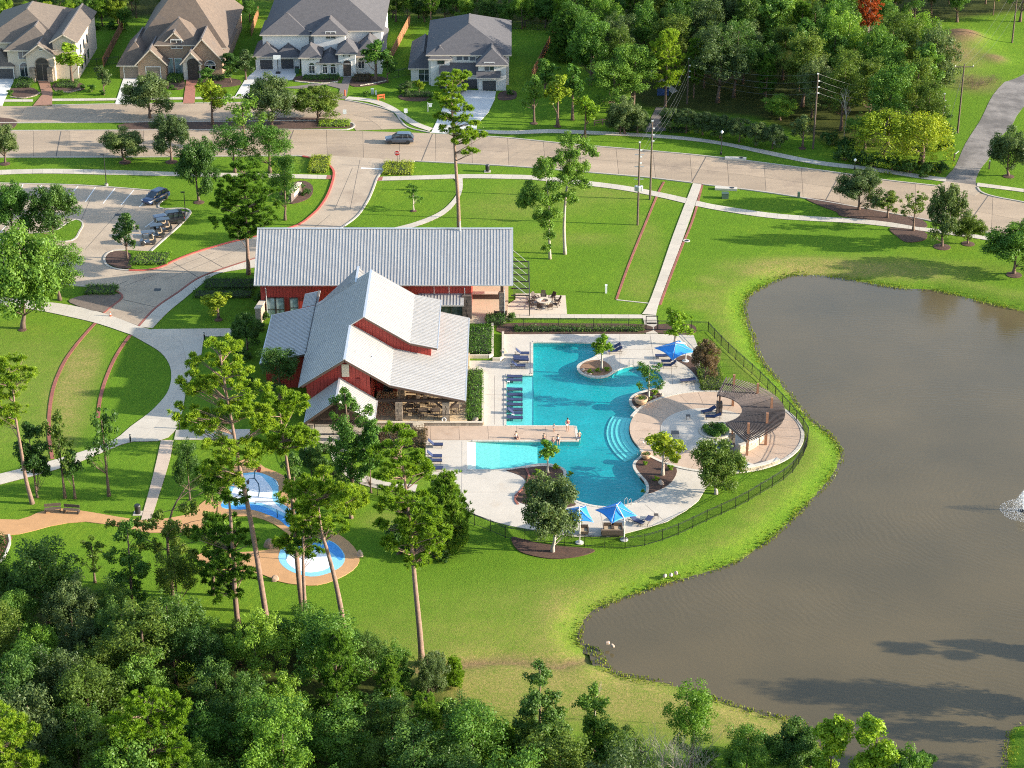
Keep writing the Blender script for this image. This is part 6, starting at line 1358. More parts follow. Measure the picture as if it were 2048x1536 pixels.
rock(1322, 968, .9, .55, 'pale boulder in the dark mulch planter', ROCKP, seed=5); rock(1008, 704, 1.0, .5, 'flat pale boulder at the end of the grass strip by the loungers', ROCKP, seed=6); rock(950, 842, 1.2, .7, 'pinkish boulder group at the end of the long hedge', ROCKP, seed=7)
for i, (x, y) in enumerate(((1166,741),(1172,747),(1180,750),(1318,786),(1323,791),(1310,795))): rock(x, y, .6, .3, 'small flat stone edging a pool planting bed', ROCKP, 'stones in the pool planting beds', 20+i)
for i, (x, y) in enumerate(((1352,1146),(1342,1150),(1330,1152),(1215,1286),(1225,1292))): rock(x, y, .5, .25, 'small pale stone on the lake shore', ROCKP, 'stones on the lake shore', 40+i)

# ------------------------------------------------------------------ fences
IRON = mat('black_iron', (0.012, 0.012, 0.013), .5, .2, 3)
def iron_fence(px, label, h=1.45, step=2.2, name='iron_fence', gap=.12, sm=3):
    pts = resample(G(smooth_line(px, sm) if sm else px), step); root = empty(name, pts[0], 0, label, 'fence'); o = pts[0]
    for p in pts: MB().bb(p.x-o.x-.035, p.x-o.x+.035, p.y-o.y-.035, p.y-o.y+.035, -.1, h+.06).build('post', IRON, root)
    for a, b in zip(pts, pts[1:]):
        a, b = a-o, b-o; mb = MB(); d = (b-a); n = max(2, int(d.length/gap))
        for z in (.15, h-.16, h-.02): mb.bar(a+Vector((0,0,z)), b+Vector((0,0,z)), .035, .035)
        for i in range(1, n): q = a.lerp(b, i/n); mb.bar(q+Vector((0,0,.1)), q+Vector((0,0,h)), .017)
        mb.build('picket_panel', IRON, root)
iron_fence([(1012,657),(1100,657),(1200,658),(1292,660)], 'black iron fence from patio to gate along the shrub row')
iron_fence([(1316,661),(1380,662),(1416,664)], 'short black iron fence right of the pool gate', sm=0)
iron_fence([(1416,664),(1447,697),(1479,727),(1517,761),(1552,796),(1584,832),(1611,867),(1616,884),(1606,912),(1585,945),(1560,965),(1528,984),(1479,1013),(1420,1040),(1359,1069),(1325,1082),(1290,1092),(1250,1098)], 'long curved black iron fence between pool deck and lake')
iron_fence([(1250,1098),(1179,1094),(1100,1085),(1017,1078),(979,1062),(946,1050),(900,1030),(860,1012),(800,1000),(774,993),(737,989),(690,975),(655,950),(634,926),(627,893)], 'black iron fence curving from parasols to the clubhouse porch')
iron_fence([(630,872),(740,872)], 'short iron fence before the porch', sm=0)
iron_fence([(1000,57),(1100,62)], 'black iron back fence behind the pale house', sm=0); iron_fence([(820,150),(774,160)], 'dark iron side fence of the pale house', sm=0); iron_fence([(172,135),(238,128)], 'dark iron fence between cream and brick houses', sm=0)
g = empty('pool_gate', P(1303, 661), 0, 'tall black iron pool gate with square frame and latch', 'gate'); w = 0.75
mb = MB(); [mb.bb(s*w-.05, s*w+.05, -.05, .05, 0, 2.1) for s in (-1, 1)]; mb.bb(-w, w, -.05, .05, 2.02, 2.1); mb.build('frame', IRON, g)
mb = MB(); [mb.bar((-w+.1+i*(2*w-.2)/11, 0, .1), (-w+.1+i*(2*w-.2)/11, 0, 1.5), .02) for i in range(12)]; mb.bb(-w+.06, w-.06, -.02, .02, .1, .15); mb.bb(-w+.06, w-.06, -.02, .02, 1.46, 1.5); mb.build('leaf', IRON, g)
MB().bb(-w+.1, w-.1, -.06, .0, .95, 1.15).build('latch_plate', IRON, g)
WOODF = mat('cedar_boards', (0.33, 0.155, 0.065), .85, .25, 1.2, rnd=.25)
def board_fence(a, b, label, h=1.9, inset=None):
    pts = resample(G([a, b]), 2.4); o = pts[0]; root = empty('wooden_fence', o, 0, label, 'fence')
    for p in pts: MB().bb(p.x-o.x-.06, p.x-o.x+.06, p.y-o.y-.06, p.y-o.y+.06, -.1, h+.05).build('post', WOODF, root)
    for p, q in zip(pts, pts[1:]):
        p, q = p-o, q-o; mb = MB(); n = 16; dd = (q-p)/n
        for i in range(n): m1 = p+dd*(i+.5); mb.bar(p+dd*(i+.06)+Vector((0,0,h/2)), p+dd*(i+.94)+Vector((0,0,h/2)), .025, h + .03*((i*7) % 3))
        for z in (.4, h-.3): mb.bar(p+Vector((.05,0,z)), q+Vector((.05,0,z)), .05, .09)
        mb.build('board_panel', WOODF, root)
board_fence((207,135), (246,58), 'cedar board fence between the cream and brick houses'); board_fence((503,72), (517,32), 'cedar board fence between the brick and white houses'); board_fence((780,125), (820,48), 'cedar board fence between the white and pale houses'); board_fence((1064,160), (1112,68), 'cedar board fence right of the pale house')

# ------------------------------------------------------------------ pergola
PWOOD = mat('pergola_grey', (0.115, 0.09, 0.08), .85, .3, 2.0, rnd=.3); PPOST = mat('pergola_post', (0.30, 0.14, 0.075), .8, .2, 2.0)
def build_pergola():
    root = empty('pergola', PERC, 0, 'curved slatted pergola of grey timber over the round court', 'pergola'); z = 2.75
    a0, a1 = -66, 72; n = 64
    def pt(r, a, zz): return (r*math.cos(math.radians(a)), r*math.sin(math.radians(a)), zz)
    for i in range(n):
        a = a0 + (a1-a0)*i/(n-1); MB().bar(pt(3.75, a, z+.2), pt(8.85, a, z+.2), .07, .13).build('slat', PWOOD, root)
    for r in (4.3, 7.4):
        mb = MB(); q = [Vector(pt(r, a0+2+(a1-a0-4)*i/24, z)) for i in range(25)]
        for a, b in zip(q, q[1:]): mb.bar(a, b, .1, .26)
        mb.build('ring_beam', PWOOD, root)
    for a in (-58, -30, 2, 34, 62):
        p = pt(7.3, a, 0); MB().bb(p[0]-.14, p[0]+.14, p[1]-.14, p[1]+.14, 0, 4.3).build('post', PPOST, root)
        MB().bar(pt(7.3, a, 4.2), pt(4.3, a, z+.36), .035).build('tie_rod', IRON, root)
    MB().bar(pt(3.9, a0, z+.1), pt(8.8, a0, z+.1), .14, .3).build('end_beam', PWOOD, root); MB().bar(pt(3.9, a1, z+.1), pt(8.8, a1, z+.1), .14, .3).build('end_beam', PWOOD, root)
    for a in (70, 18, -20, -60):
        p = pt(4.6, a, 0); stone_column(root, p[0], p[1], 0.1, 1.1 if a in (18, -20) else 1.7, .65, STONED if a == 70 else STONE); MB().bb(p[0]-.1, p[0]+.1, p[1]-.1, p[1]+.1, 1.1, z).build('post', PPOST, root)
build_pergola()
def curved_wall(c, r, a0, a1, h, label, w=.45):
    root = empty('stone_wall', c, 0, label, 'wall'); rg = random.Random(int(r*10)); z = 0
    while z < h - .05:
        hh = min(rg.uniform(.2, .3), h - z); a = a0
        while a < a1 - .5:
            da = min(rg.uniform(.35, .7) / r * 57.3, a1 - a)
            MB().prism(circ(Vector((0,0,0)), r + w/2 + rg.uniform(0,.03), a+.12, a+da-.12, 1) + circ(Vector((0,0,0)), r - w/2 - rg.uniform(0,.03), a+.12, a+da-.12, 1)[::-1], z+.01, z+hh-.01).build('stone', mat('wall_stone', (0.46, 0.38, 0.28), .9, .25, 3, bump=.5, bscale=8, rnd=.3), root); a += da
        z += hh
    n = max(2, int((a1-a0)/8))
    for i in range(n): MB().prism(circ(Vector((0,0,0)), r + w/2 + .05, a0+(a1-a0)*i/n+.05, a0+(a1-a0)*(i+1)/n-.05, 2) + circ(Vector((0,0,0)), r - w/2 - .05, a0+(a1-a0)*i/n+.05, a0+(a1-a0)*(i+1)/n-.05, 2)[::-1], h+.002, h+.08).build('cap_stone', COPING, root)
curved_wall(PERC, 6.4, -62, -18, 1.1, 'curved cream stone wall beneath the pergola'); curved_wall(RINGC, 10.3, -78, -50, .55, 'low pale stone wall at the foot of the round terrace')
stp = empty('terrace_steps', P(1492, 932), math.radians(-40), 'pale stone steps with a handrail beside the curved wall', 'steps')
for i in range(4): MB().bb(-1.0, 1.0, -.35*i-.17, -.35*i+.17, 0, .5-.11*i).build('step', COPING, stp)
mb = MB(); mb.tube([(-1.05, .1, 0), (-1.05, .1, 1.35), (-1.05, -1.2, .9), (-1.05, -1.2, 0)], .03, 6); mb.build('handrail', IRON, stp)

# ------------------------------------------------------------------ pool furniture
NAVY = mat('navy_sling', (0.018, 0.032, 0.095), .75, .15, 2.5, rnd=.2); FRAME_B = mat('bronze_frame', (0.07, 0.055, 0.045), .5, .15, 3); FRAME_S = mat('silver_frame', (0.35, 0.34, 0.33), .4, .1, 3, metal=.6); WICK = mat('wicker_brown', (0.10, 0.07, 0.05), .85, .3, 5); TOWEL = mat('towel_white', (0.7, 0.7, 0.68), .9, .05, 2); CUSH = mat('cushion_beige', (0.40, 0.30, 0.20), .9, .1, 2)
def make_lounger(up, label, group):
    r = empty('sun_lounger', (0,0,0), 0, label, 'sun lounger', group); f = MB()
    for s in (-1, 1): f.bar((-.1, s*.32, .34), (1.0, s*.32, .34), .045, .05); f.bar((-.95, s*.32, .34), (-.1, s*.32, .34), .045, .05)
    f.build('frame', FRAME_B, r)
    for x in (-.75, .85):
        for s in (-1, 1): MB().bar((x, s*.32, 0), (x, s*.32, .34), .045).build('leg', FRAME_B, r)
    MB().bb(-.1, 1.0, -.33, .33, .36, .42).build('seat', NAVY, r)
    a = math.radians(up); e = (-.1 - .86*math.cos(a), .40 + .86*math.sin(a))
    MB().bar((-.1, 0, .40), (e[0], 0, e[1]), .66, .06).build('backrest', NAVY, r)
    if up > 10: MB().bar((-.62, -.3, .34), (-.1-.55*math.cos(a), -.3, .4+.55*math.sin(a)), .035).build('prop', FRAME_B, r)
    return r
LP = {}
def lounger(px, py, rz, up, label, group, z=.066):
    k = (up, label)
    if k not in LP: LP[k] = o = make_lounger(up, label, group)
    else: o = copy_tree(LP[k])
    p = P(px, py, z); o.location = p; o.rotation_euler = (0, 0, math.radians(rz)); return o
for y in (756, 763, 781.5, 792.5, 802.5, 812, 822, 829, 838.5): lounger(1029, y+2, 0, 4 if y not in (829,) else 38, 'navy lounger standing in the shallow water of the sun shelf' if y != 829 else 'navy lounger on the sun shelf with its back raised', 'loungers on the sun shelf', -.24)
for x, y, u in ((1043,711,42),(1041,719,6),(1042,724,6),(1035,736,42)): lounger(x, y, 0, u, 'navy lounger on deck left of the pool' + (' with its back raised' if u > 10 else ' lying flat'), 'loungers on the deck left of the pool')
for x, y, u in ((869,894,44),(867,917,44),(867,926,6),(869,941,4)): lounger(x, y, 0, u, 'navy lounger on lower deck near the beach entry' + (' with its back raised' if u > 10 else ' lying flat'), 'loungers near the beach entry')
for x, y, r, u in ((1228,699,190,30),(1231,706,190,30)): lounger(x, y, r, u, 'navy lounger above the planted pool island, turned from the clubhouse', 'loungers above the pool island')
for x, y, r, u in ((1326,716,180,5),(1338,727,180,40),(1340,735,180,40)): lounger(x, y, r, u, 'navy lounger beneath the blue parasol near the gate', 'loungers under the parasol near the gate')
lounger(1376, 765, 190, 8, 'single dark lounger by the curved deck edge above the round terrace', None)
for x, y, r, u in ((1418,826,205,22),(1427,838,175,25)): lounger(x, y, r, u, 'navy lounger on pale court beside the round hedge', 'loungers on the pale court', .13)
for x, y, r, u in ((1446,896,185,25),(1450,902,185,30)): lounger(x, y, r, u, 'navy lounger on pale court behind the olive tree', 'loungers behind the olive tree', .13)
lounger(1272, 1046, -40, 30, 'bright navy lounger turned toward the fence by the lower parasols', None); lounger(1295, 1046, 65, 30, 'navy lounger with raised back near the side table', None)
def side_table(px, py, label, w=.5, h=.45, m=FRAME_B, z=.066, group=None):
    r = empty('side_table', P(px, py, z), 0, label, 'table', group); MB().bb(-w/2, w/2, -w/2, w/2, h-.04, h).build('table_top', m, r)
    for sx in (-1, 1):
        for sy in (-1, 1): MB().bar((sx*(w/2-.03), sy*(w/2-.03), 0), (sx*(w/2-.03), sy*(w/2-.03), h-.04), .035).build('leg', m, r)
side_table(1312, 1036, 'small square table on deck near raised lounger'); side_table(1350, 872, 'dark slatted square table alone on the pale court', .9, .5, z=.13); side_table(1376, 838, 'small frame table left of the court loungers', .5, .5, z=.13)
for i, (x, y) in enumerate(((1026, 758), (1017, 768), (1026, 834))): side_table(x, y, 'small white table between shelf loungers', .34, .40, TOWEL, -.24, 'white tables on the sun shelf')
def armchair(px, py, rz, label, group, w=1.0, z=.066, m=WICK):
    r = empty('armchair', P(px, py, z), math.radians(rz), label, 'chair', group)
    MB().bb(-w/2, w/2, -.4, .4, .08, .36).build('base', m, r); MB().bb(-w/2, w/2, .32, .46, .3, .82).build('backrest', m, r)
    for s in (-1, 1): MB().bb(s*w/2-.06, s*w/2+.06, -.4, .4, .3, .58).build('arm', m, r)
    MB().bb(-w/2+.08, w/2-.08, -.38, .3, .362, .46).build('cushion', CUSH, r); return r
armchair(1217, 1062, 0, 'brown wicker seat beneath lower parasol, left of a pair', None, 1.1); armchair(1234, 1062, 0, 'brown wicker seat beneath lower parasol, right of a pair', None, 1.1)
armchair(1225, 1070, 180, 'long wicker sofa with beige cushions facing the wicker seats', None, 2.4); armchair(1168, 1066, 0, 'dark wicker armchair under the parasol by the grey-green oak', None, .9)
SAIL = mat('parasol_blue', (0.012, 0.205, 0.56), .7, .08, .8); POLEW = mat('pole_white', (0.52, 0.50, 0.46), .4, .06, 2)
def parasol(corners, apex, base, top, label, zc=2.55):
    b = P(*base); root = empty('parasol', b, 0, label, 'parasol'); cs = [P(x, y, zc) - b for x, y in corners]; c = sum(cs, Vector((0,0,0)))/4; ap = Vector((c.x, c.y, zc + .85))
    mb = MB(); n = 8; V = {}
    def put(p): mb.v.append(tuple(p)); return len(mb.v)-1
    for k in range(4):
        A_, B_ = cs[k], cs[(k+1) % 4]; rows = []
        for i in range(n+1):
            u = i/n; row = []
            for j in range(n+1):
                t = j/n; e = A_.lerp(B_, t); e = e.lerp(Vector((c.x, c.y, e.z)), .13*4*t*(1-t)); e.z = zc + .12*4*t*(1-t) - .0
                p = ap.lerp(e, u); p.z -= .10*math.sin(math.pi*u); row.append(put(p))
            rows.append(row)
        for i in range(n):
            for j in range(n): mb.f.append((rows[i][j], rows[i+1][j], rows[i+1][j+1], rows[i][j+1]))
    mb.smooth = True; can = mb.build('canopy', SAIL, root)
    md = can.modifiers.new('thickness', 'SOLIDIFY'); md.thickness = .02
    t = Vector((0, 0, 2.3)); MB().tube([(0,0,0), t, t + (ap - t)*.1 + Vector((0,0,.25)), ap + Vector((0,0,.2)), ap], [.08,.08,.075,.06,.05], 8).build('mast', POLEW, root)
    MB().lathe((0,0,0), [(.45,-.05),(.45,.10),(.18,.16),(.18,.3),(.001,.3)], 16).build('foot', POLEW, root)
    for q in cs: MB().bar(ap, q, .03).build('rib', POLEW, root)
parasol([(1307,696),(1359,680.5),(1391,704),(1345,721)], None, (1371,723), None, 'blue four-cornered parasol near the pool gate'); parasol([(1189,1020),(1241,1003),(1275,1032),(1223,1048)], None, (1248,1080), None, 'blue cantilever parasol at the lower deck, over wicker seats'); parasol([(1132,1018),(1172,1011),(1188,1045),(1140,1047)], None, (1159,1086), None, 'blue cantilever parasol half hidden by the grey-green oak')
# round bowl pots
TERRA = mat('terracotta_pale', (0.47, 0.29, 0.165), .85, .15, 2)
def bowl(px, py, r, label, seed):
    root = empty('bowl_planter', P(px, py, .09), 0, label, 'planter'); MB().lathe((0,0,0), [(r*.45,0),(r*.8,r*.3),(r,r*.75),(r*.96,r*1.0),(r*1.02,r*1.05),(r*.9,r*1.08),(r*.84,r*.95),(.001,r*.93)], 28).build('pot', TERRA, root)
    rg = np.random.default_rng(seed); link('plant', clump_mesh([(r*.55*u*math.cos(t), r*.55*u*math.sin(t), r*1.05, r*.28) for u, t in zip(rg.uniform(.1,1,16), rg.uniform(0,6.28,16))], 420, .13, rg, 'plant'), LEAF['olive'], root)
bowl(1282, 808, .82, 'big round terracotta bowl planter at the pool edge', 3); bowl(1292, 917, .6, 'smaller bowl planter beside the yellow-green tree', 4)
# pool ladders and rails
def rail(px, py, rz, label, z=.06):
    r = empty('pool_rail', P(px, py, z), math.radians(rz), label, 'handrail')
    for s in (-.25, .25): MB().tube([(s,.35,0),(s,.35,.75),(s,.2,.9),(s,-.25,.9),(s,-.45,.6),(s,-.45,-.4)], .025, 6).build('tube', FRAME_S, r)
rail(1255, 1012, 150, 'steel ladder rails at the lower bay of the pool'); rail(1262, 733, 180, 'steel grab rails at the upper round bay'); rail(1283, 892, 60, 'steel handrail on the curved pool steps')

# ------------------------------------------------------------------ terrace dining, fire pit
def dining(x, y, z, label, group, w=1.0):
    t = empty('dining_table', (x, y, z), 0, label, 'table', group); MB().bb(-w/2, w/2, -w/2, w/2, .7, .75).build('table_top', WICK, t)
    for sx in (-1, 1):
        for sy in (-1, 1): MB().bar((sx*(w/2-.06), sy*(w/2-.06), 0), (sx*(w/2-.06), sy*(w/2-.06), .7), .06).build('leg', WICK, t)
def chair(x, y, z, rz, label, group, m=WICK):
    c = empty('chair', (x, y, z), rz, label, 'chair', group); MB().bb(-.23, .23, -.23, .23, .42, .47).build('seat', m, c); MB().bar((0,.23,.45),(0,.3,.92), .44, .04, up=Vector((1,0,0))).build('backrest', m, c)
    for sx in (-1, 1):
        for sy in (-1, 1): MB().bar((sx*.2, sy*.2, 0), (sx*.2, sy*.2, .42), .04).build('leg', m, c)
ty, tz = CI['yt'], CI['tz']
for i, (x, dy) in enumerate(((818, 3.0), (845, 1.9), (868, 4.2), (872, 2.0), (910, 3.0), (832, 5.2), (860, 6.6))):
    X = PY(x, 820, ty+dy).x; dining(X, ty+dy, tz, 'brown wicker dining table under the terrace roof', 'dining tables under the terrace roof')
    for k in range(4):
        a = math.pi/2*k; chair(X + .85*math.sin(a), ty+dy + .85*math.cos(a), tz, -a, 'brown wicker chair at a terrace dining table', 'chairs under the terrace roof')
b_ = empty('life_ring', (PY(888, 842, ty+.25).x, ty+.3, tz+.25), 0, 'white life ring by the terrace rail', 'life ring')
mb = MB(); mb.tube([(.24*math.cos(t), 0, .24*math.sin(t)) for t in [6.283*i/16 for i in range(17)]], .06, 6, False); mb.build('ring', TOWEL, b_)
slab('fire_patio', [(1031,588),(1091,588),(1091,591),(1131,592),(1134,629),(1012,629),(1012,612),(1031,600)], .085, mat('patio_cream', (0.50, 0.42, 0.32), .85, .1, .8))
fp = empty('fire_pit', P(1088, 607, .085), 0, 'round cream stone fire pit on the patio', 'fire pit')
MB().lathe((0,0,0), [(.62,0),(.62,.42),(.98,.42),(1.0,.5),(.55,.5),(.55,.25),(.001,.25)], 28).build('rim', CREAM, fp); MB().lathe((0,0,.26), [(.5,0),(.3,.1),(.001,.12)], 14).build('coals', BRICKPAVE, fp)
c = P(1088, 607, .085)
for i in range(9):
    a = 6.283*i/9 + .2; x, y = c.x + 1.75*math.cos(a), c.y + 1.75*math.sin(a)
    ch = empty('lounge_chair', (x, y, .085), a - math.pi/2, 'dark slatted lounge chair around the fire pit', 'chair', 'chairs around the fire pit')
    for k in range(5): MB().bar((-.26+.13*k, -.25, .36), (-.26+.13*k, .3, .27), .11, .03).build('seat_slat', TIMBER, ch); MB().bar((-.26+.13*k, .3, .27), (-.24+.12*k, .62, 1.0 - .04*abs(k-2)), .11, .03, up=Vector((0,1,0))).build('back_slat', TIMBER, ch)
    for s in (-1, 1): MB().bar((s*.36,-.3,.55),(s*.36,.4,.5), .12, .03).build('arm', TIMBER, ch); MB().bar((s*.34,-.25,0),(s*.34,-.25,.54), .07).build('leg', TIMBER, ch); MB().bar((s*.3,.5,0),(s*.3,.25,.4), .07).build('leg', TIMBER, ch)
armchair(1001, 631, 180, 'black sofa at the stone pier of the passage', None, 1.6, .14, TIMBER)
# ------------------------------------------------------------------ vehicles
def paint(name, c, rough=.25):
    if name in MATS: return MATS[name]
    m = mat(name, c, rough, .05, .5); m.node_tree.nodes['Principled BSDF'].inputs['Coat Weight'].default_value = .6; return m
TYRE = mat('tyre', (0.018, 0.018, 0.018), .85, .2, 5); RIM = mat('alloy', (0.42, 0.42, 0.43), .3, .1, 5, metal=.8); LAMP = mat('headlight', (0.7, 0.72, 0.72), .15, .05, 2); TAIL = mat('taillight', (0.35, 0.01, 0.01), .2, .05, 2)
def loft(st, mb=None):
    mb = mb or MB(); loops = []
    for x, z0, z1, h in st:
        zm = (z0+z1)/2; loops.append([(x, s, z) for s, z in ((-h*.9,z0),(h*.9,z0),(h,z0+(z1-z0)*.25),(h,zm+(z1-z0)*.15),(h*.94,z1-(z1-z0)*.08),(h*.8,z1),(-h*.8,z1),(-h*.94,z1-(z1-z0)*.08),(-h,zm+(z1-z0)*.15),(-h,z0+(z1-z0)*.25))])
    k = len(mb.v); n = 10
    for l in loops: mb.v += l
    for i in range(len(loops)-1):
        for j in range(n): mb.f.append((k+i*n+j, k+i*n+(j+1)%n, k+(i+1)*n+(j+1)%n, k+(i+1)*n+j))
    mb.f.append(tuple(k+j for j in reversed(range(n)))); mb.f.append(tuple(k+(len(loops)-1)*n+j for j in range(n))); mb.smooth = False
    return mb
def wheel(parent, x, y, r=.36, w=.24):
    o = MB(); o.lathe((0,0,0), [(r*.6,-w/2),(r*.95,-w/2),(r,-w*.3),(r,w*.3),(r*.95,w/2),(r*.6,w/2)], 18); t = o.build('wheel', TYRE, parent); t.location = (x, y, r); t.rotation_euler = (math.pi/2, 0, 0)
    MB().lathe((0,0,0), [(.001,-w*.46),(r*.6,-w*.44),(r*.6,w*.44),(.001,w*.46)], 14).build('rim', RIM, t)
def suv(px, py, rz, m, label, boxy=False, L=4.7, z=.035, k=1.0):
    p = P(px, py, z); r = empty('parked_car' if 'parked' in label else 'car', p, math.radians(rz), label, 'car'); r.scale = (k, k, k)
    s = L/4.7; H = 1.82 if boxy else 1.68
    body = loft([(-2.35*s,.45,.85,.80),(-2.28*s,.32,1.0,.9),(-1.5*s,.27,1.05,.95),(0,.25,1.02,.96),(1.0*s,.25,1.02,.95),(1.9*s,.28,.98 if boxy else .92,.92),(2.25*s,.34,.9 if boxy else .8,.87),(2.36*s,.45,.75 if boxy else .68,.76)]).build('body', m, r)
    cab = [(-2.25*s,1.0,1.04,.8),(-2.1*s if boxy else -1.9*s,1.0,H-.15,.76),(-1.5*s,1.0,H-.05,.74),(0,1.0,H-.04,.74),(.35*s if not boxy else .6*s,1.0,H-.08,.73),(1.25*s if not boxy else 1.0*s,1.0,1.03,.8)]
    loft(cab).build('windows', GLASS, r)
    loft([(-2.05*s if boxy else -1.85*s,H-.14,H-.09,.70),(-1.5*s,H-.05,H+.01,.70),(0,H-.04,H+.02,.70),(.32*s,H-.08,H-.02,.68)]).build('roof', m, r)
    for sy in (-1, 1):
        for x0, x1 in ((-.55*s, -.5*s), (-1.35*s, -1.45*s), (.45*s, .95*s)): MB().bar((x1, sy*.82, 1.0), (x0, sy*.74, H-.06), .07, .05).build('pillar', m, r)
        MB().bb(2.2*s, 2.33*s, sy*.72-.14, sy*.72+.14, .66, .8).build('headlight', LAMP, r); MB().bb(-2.36*s, -2.25*s, sy*.74-.1, sy*.74+.1, .75, .95).build('taillight', TAIL, r)
        MB().bb(.72*s, .86*s, sy*1.0-.1, sy*1.0+.1, .98, 1.12).build('mirror', m, r)
        for x in (1.42*s, -1.42*s): wheel(r, x, sy*.84)
    if boxy:
        w = MB().lathe((0,0,0), [(.001,-.1),(.36,-.1),(.38,0),(.36,.1),(.001,.1)], 16).build('spare_wheel', TYRE, r); w.location = (-2.45*s, 0, 1.0); w.rotation_euler = (0, math.pi/2, 0)
    return r
suv(799, 285, 180, paint('paint_slate', (0.05, 0.062, 0.085)), 'slate grey car driving on the main road')
suv(312, 402, 238, paint('paint_blue', (0.012, 0.03, 0.085)), 'dark blue car parked in the car park bay')
suv(340, 446, 200, paint('paint_black', (0.012, 0.013, 0.015)), 'boxy black off-road car parked with spare wheel on its tail', True, 4.2)
suv(4, 505, 240, paint('paint_white', (0.6, 0.61, 0.62)), 'white car parked half hidden behind the large tree'); suv(915, 186, 250, paint('paint_black', (0.012, 0.013, 0.015)), 'black car parked on the pale house drive', z=.08)
def cart(px, py, rz, m, label, group):
    r = empty('golf_cart', P(px, py, .04), math.radians(rz), label, 'golf cart', group)
    loft([(-1.15,.3,.75,.55),(-.9,.25,.85,.6),(-.2,.25,.5,.6),(.4,.25,.5,.58),(.7,.28,.85,.55),(1.1,.32,.7,.48)]).build('body', m, r)
    MB().bb(-.75, -.2, -.5, .5, .7, .88).build('seat', CUSH, r); MB().bb(-.82, -.7, -.5, .5, .85, 1.3).build('backrest', CUSH, r)
    loft([(-1.1,1.82,1.86,.55),(-.9,1.84,1.93,.6),(.7,1.84,1.93,.6),(.85,1.82,1.86,.55)]).build('roof', m, r)
    for sx in (-.95, .7):
        for sy in (-.52, .52): MB().bar((sx, sy, .7), (sx*.95, sy, 1.84), .045).build('post', IRON, r)
    MB().bb(.66, .69, -.5, .5, .95, 1.75).build('windscreen', GLASS, r); MB().tube([(.45,0,.7),(.25,0,1.05)], .03, 6).build('steering_column', IRON, r)
    for sx in (-.75, .8):
        for sy in (-.52, .52): wheel(r, sx, sy, .25, .2)
CARTM = paint('paint_black', (0.012, 0.013, 0.015))
for x, y in ((328, 462), (313, 474)): cart(x, y, 200, CARTM, 'black golf cart parked beside the off-road car', 'black golf carts in the car park')
cart(296, 488, 200, paint('paint_charcoal', (0.03, 0.03, 0.034)), 'charcoal golf cart parked by the mulch island', None); cart(320, 455, 205, paint('paint_navy', (0.02, 0.03, 0.06)), 'navy golf cart with roof, nearest the off-road car', None)

# ------------------------------------------------------------------ poles, lines, lamps, signs
POLE = mat('pole_wood', (0.105, 0.075, 0.055), .9, .3, 2.5, bump=.5, bscale=10); GALV = mat('galvanised', (0.42, 0.43, 0.44), .45, .1, 3, metal=.5); WIRE = mat('wire', (0.10, 0.10, 0.10), .5, .1, 3)
TOPS = {}
def pole(key, px, by, ty, label, arm=None, pots=False):
    f = P(px, by); h = hgt(px, by, ty); r = empty('utility_pole', f, 0, label, 'utility pole', 'utility poles'); MB().tube([(0,0,-.3),(0,0,h*.5),(0,0,h)], [.17,.14,.10], 10).build('pole', POLE, r); ins = []
    if arm:
        MB().bb(-arm, arm, -.06, .06, h-.55, h-.42).build('crossarm', POLE, r)
        for i in range(3): x = -arm+.15+(2*arm-.3)*i/2; MB().lathe((x,0,h-.42), [(.05,0),(.07,.1),(.03,.2),(.001,.22)], 8).build('insulator', TOWEL, r); ins.append(f + Vector((x, 0, h-.2)))
    else:
        for i, z in enumerate((h-.1, h-1.3, h-2.3, h-3.3)): MB().box((.22 if i else 0, -.05, z), (.3, .12, .2)).build('insulator', TOWEL, r); ins.append(f + Vector((.3 if i else 0, -.05, z)))
    if pots:
        for i, a in enumerate((-2.6, -1.57, -.5)): MB().lathe((.42*math.cos(a), .42*math.sin(a), h*.42), [(.24,0),(.26,.1),(.26,.7),(.2,.8),(.001,.86)], 14).build('transformer', GALV, r)
        for z in (h*.55, h*.7, h*.84): MB().bb(-.7, .7, -.05, .05, z, z+.09).build('crossarm', GALV, r)
    TOPS[key] = ins; return r
pole('A', 1275, 450, 283, 'utility pole on the lawn carrying grey transformers', pots=True); pole('B', 1300, 399, 240, 'utility pole between pavement and lawn, beside the transformer pole'); pole('C', 1374, 208, 116, 'utility pole in front of the large grey-green tree'); pole('D', 1626, 298, 146, 'slim utility pole at the wood edge by the pavement'); pole('E', 1915, 266, 128, 'utility pole with crossarm beside the gravel track', 1.6); pole('F', 1882, 262, 186, 'shorter utility pole left of the crossarm pole'); pole('G', 2024, 86, -10, 'utility pole on the far cleared ground', 1.6)
def wires(a, b, sag, label):
    r = empty('power_line', TOPS[a][0], 0, label, 'cable', 'power lines'); o = TOPS[a][0]
    for p, q in zip(TOPS[a], TOPS[b]): MB().tube([p.lerp(q, i/12) - o - Vector((0,0,sag*4*(i/12)*(1-i/12))) for i in range(13)], .011, 4).build('wire', WIRE, r)
wires('A', 'B', .3, 'short wires between the two lawn poles'); wires('B', 'C', 1.2, 'wires crossing the road from lawn pole to wood pole'); wires('C', 'D', 1.4, 'wires through the wood between two poles'); wires('D', 'F', 1.2, 'wires between the wood edge poles'); wires('F', 'E', .3, 'short wires up to the crossarm pole'); wires('E', 'G', 1.5, 'wires over the cleared ground')
def guy(): 
    r = empty('guy_wire', P(1897, 250), 0, 'pale guy wire stay of the crossarm pole', 'cable'); MB().tube([(0,0,0), TOPS['E'][1] - P(1897, 250) - Vector((0,0,.8))], .04, 5).build('stay', GALV, r)
guy()
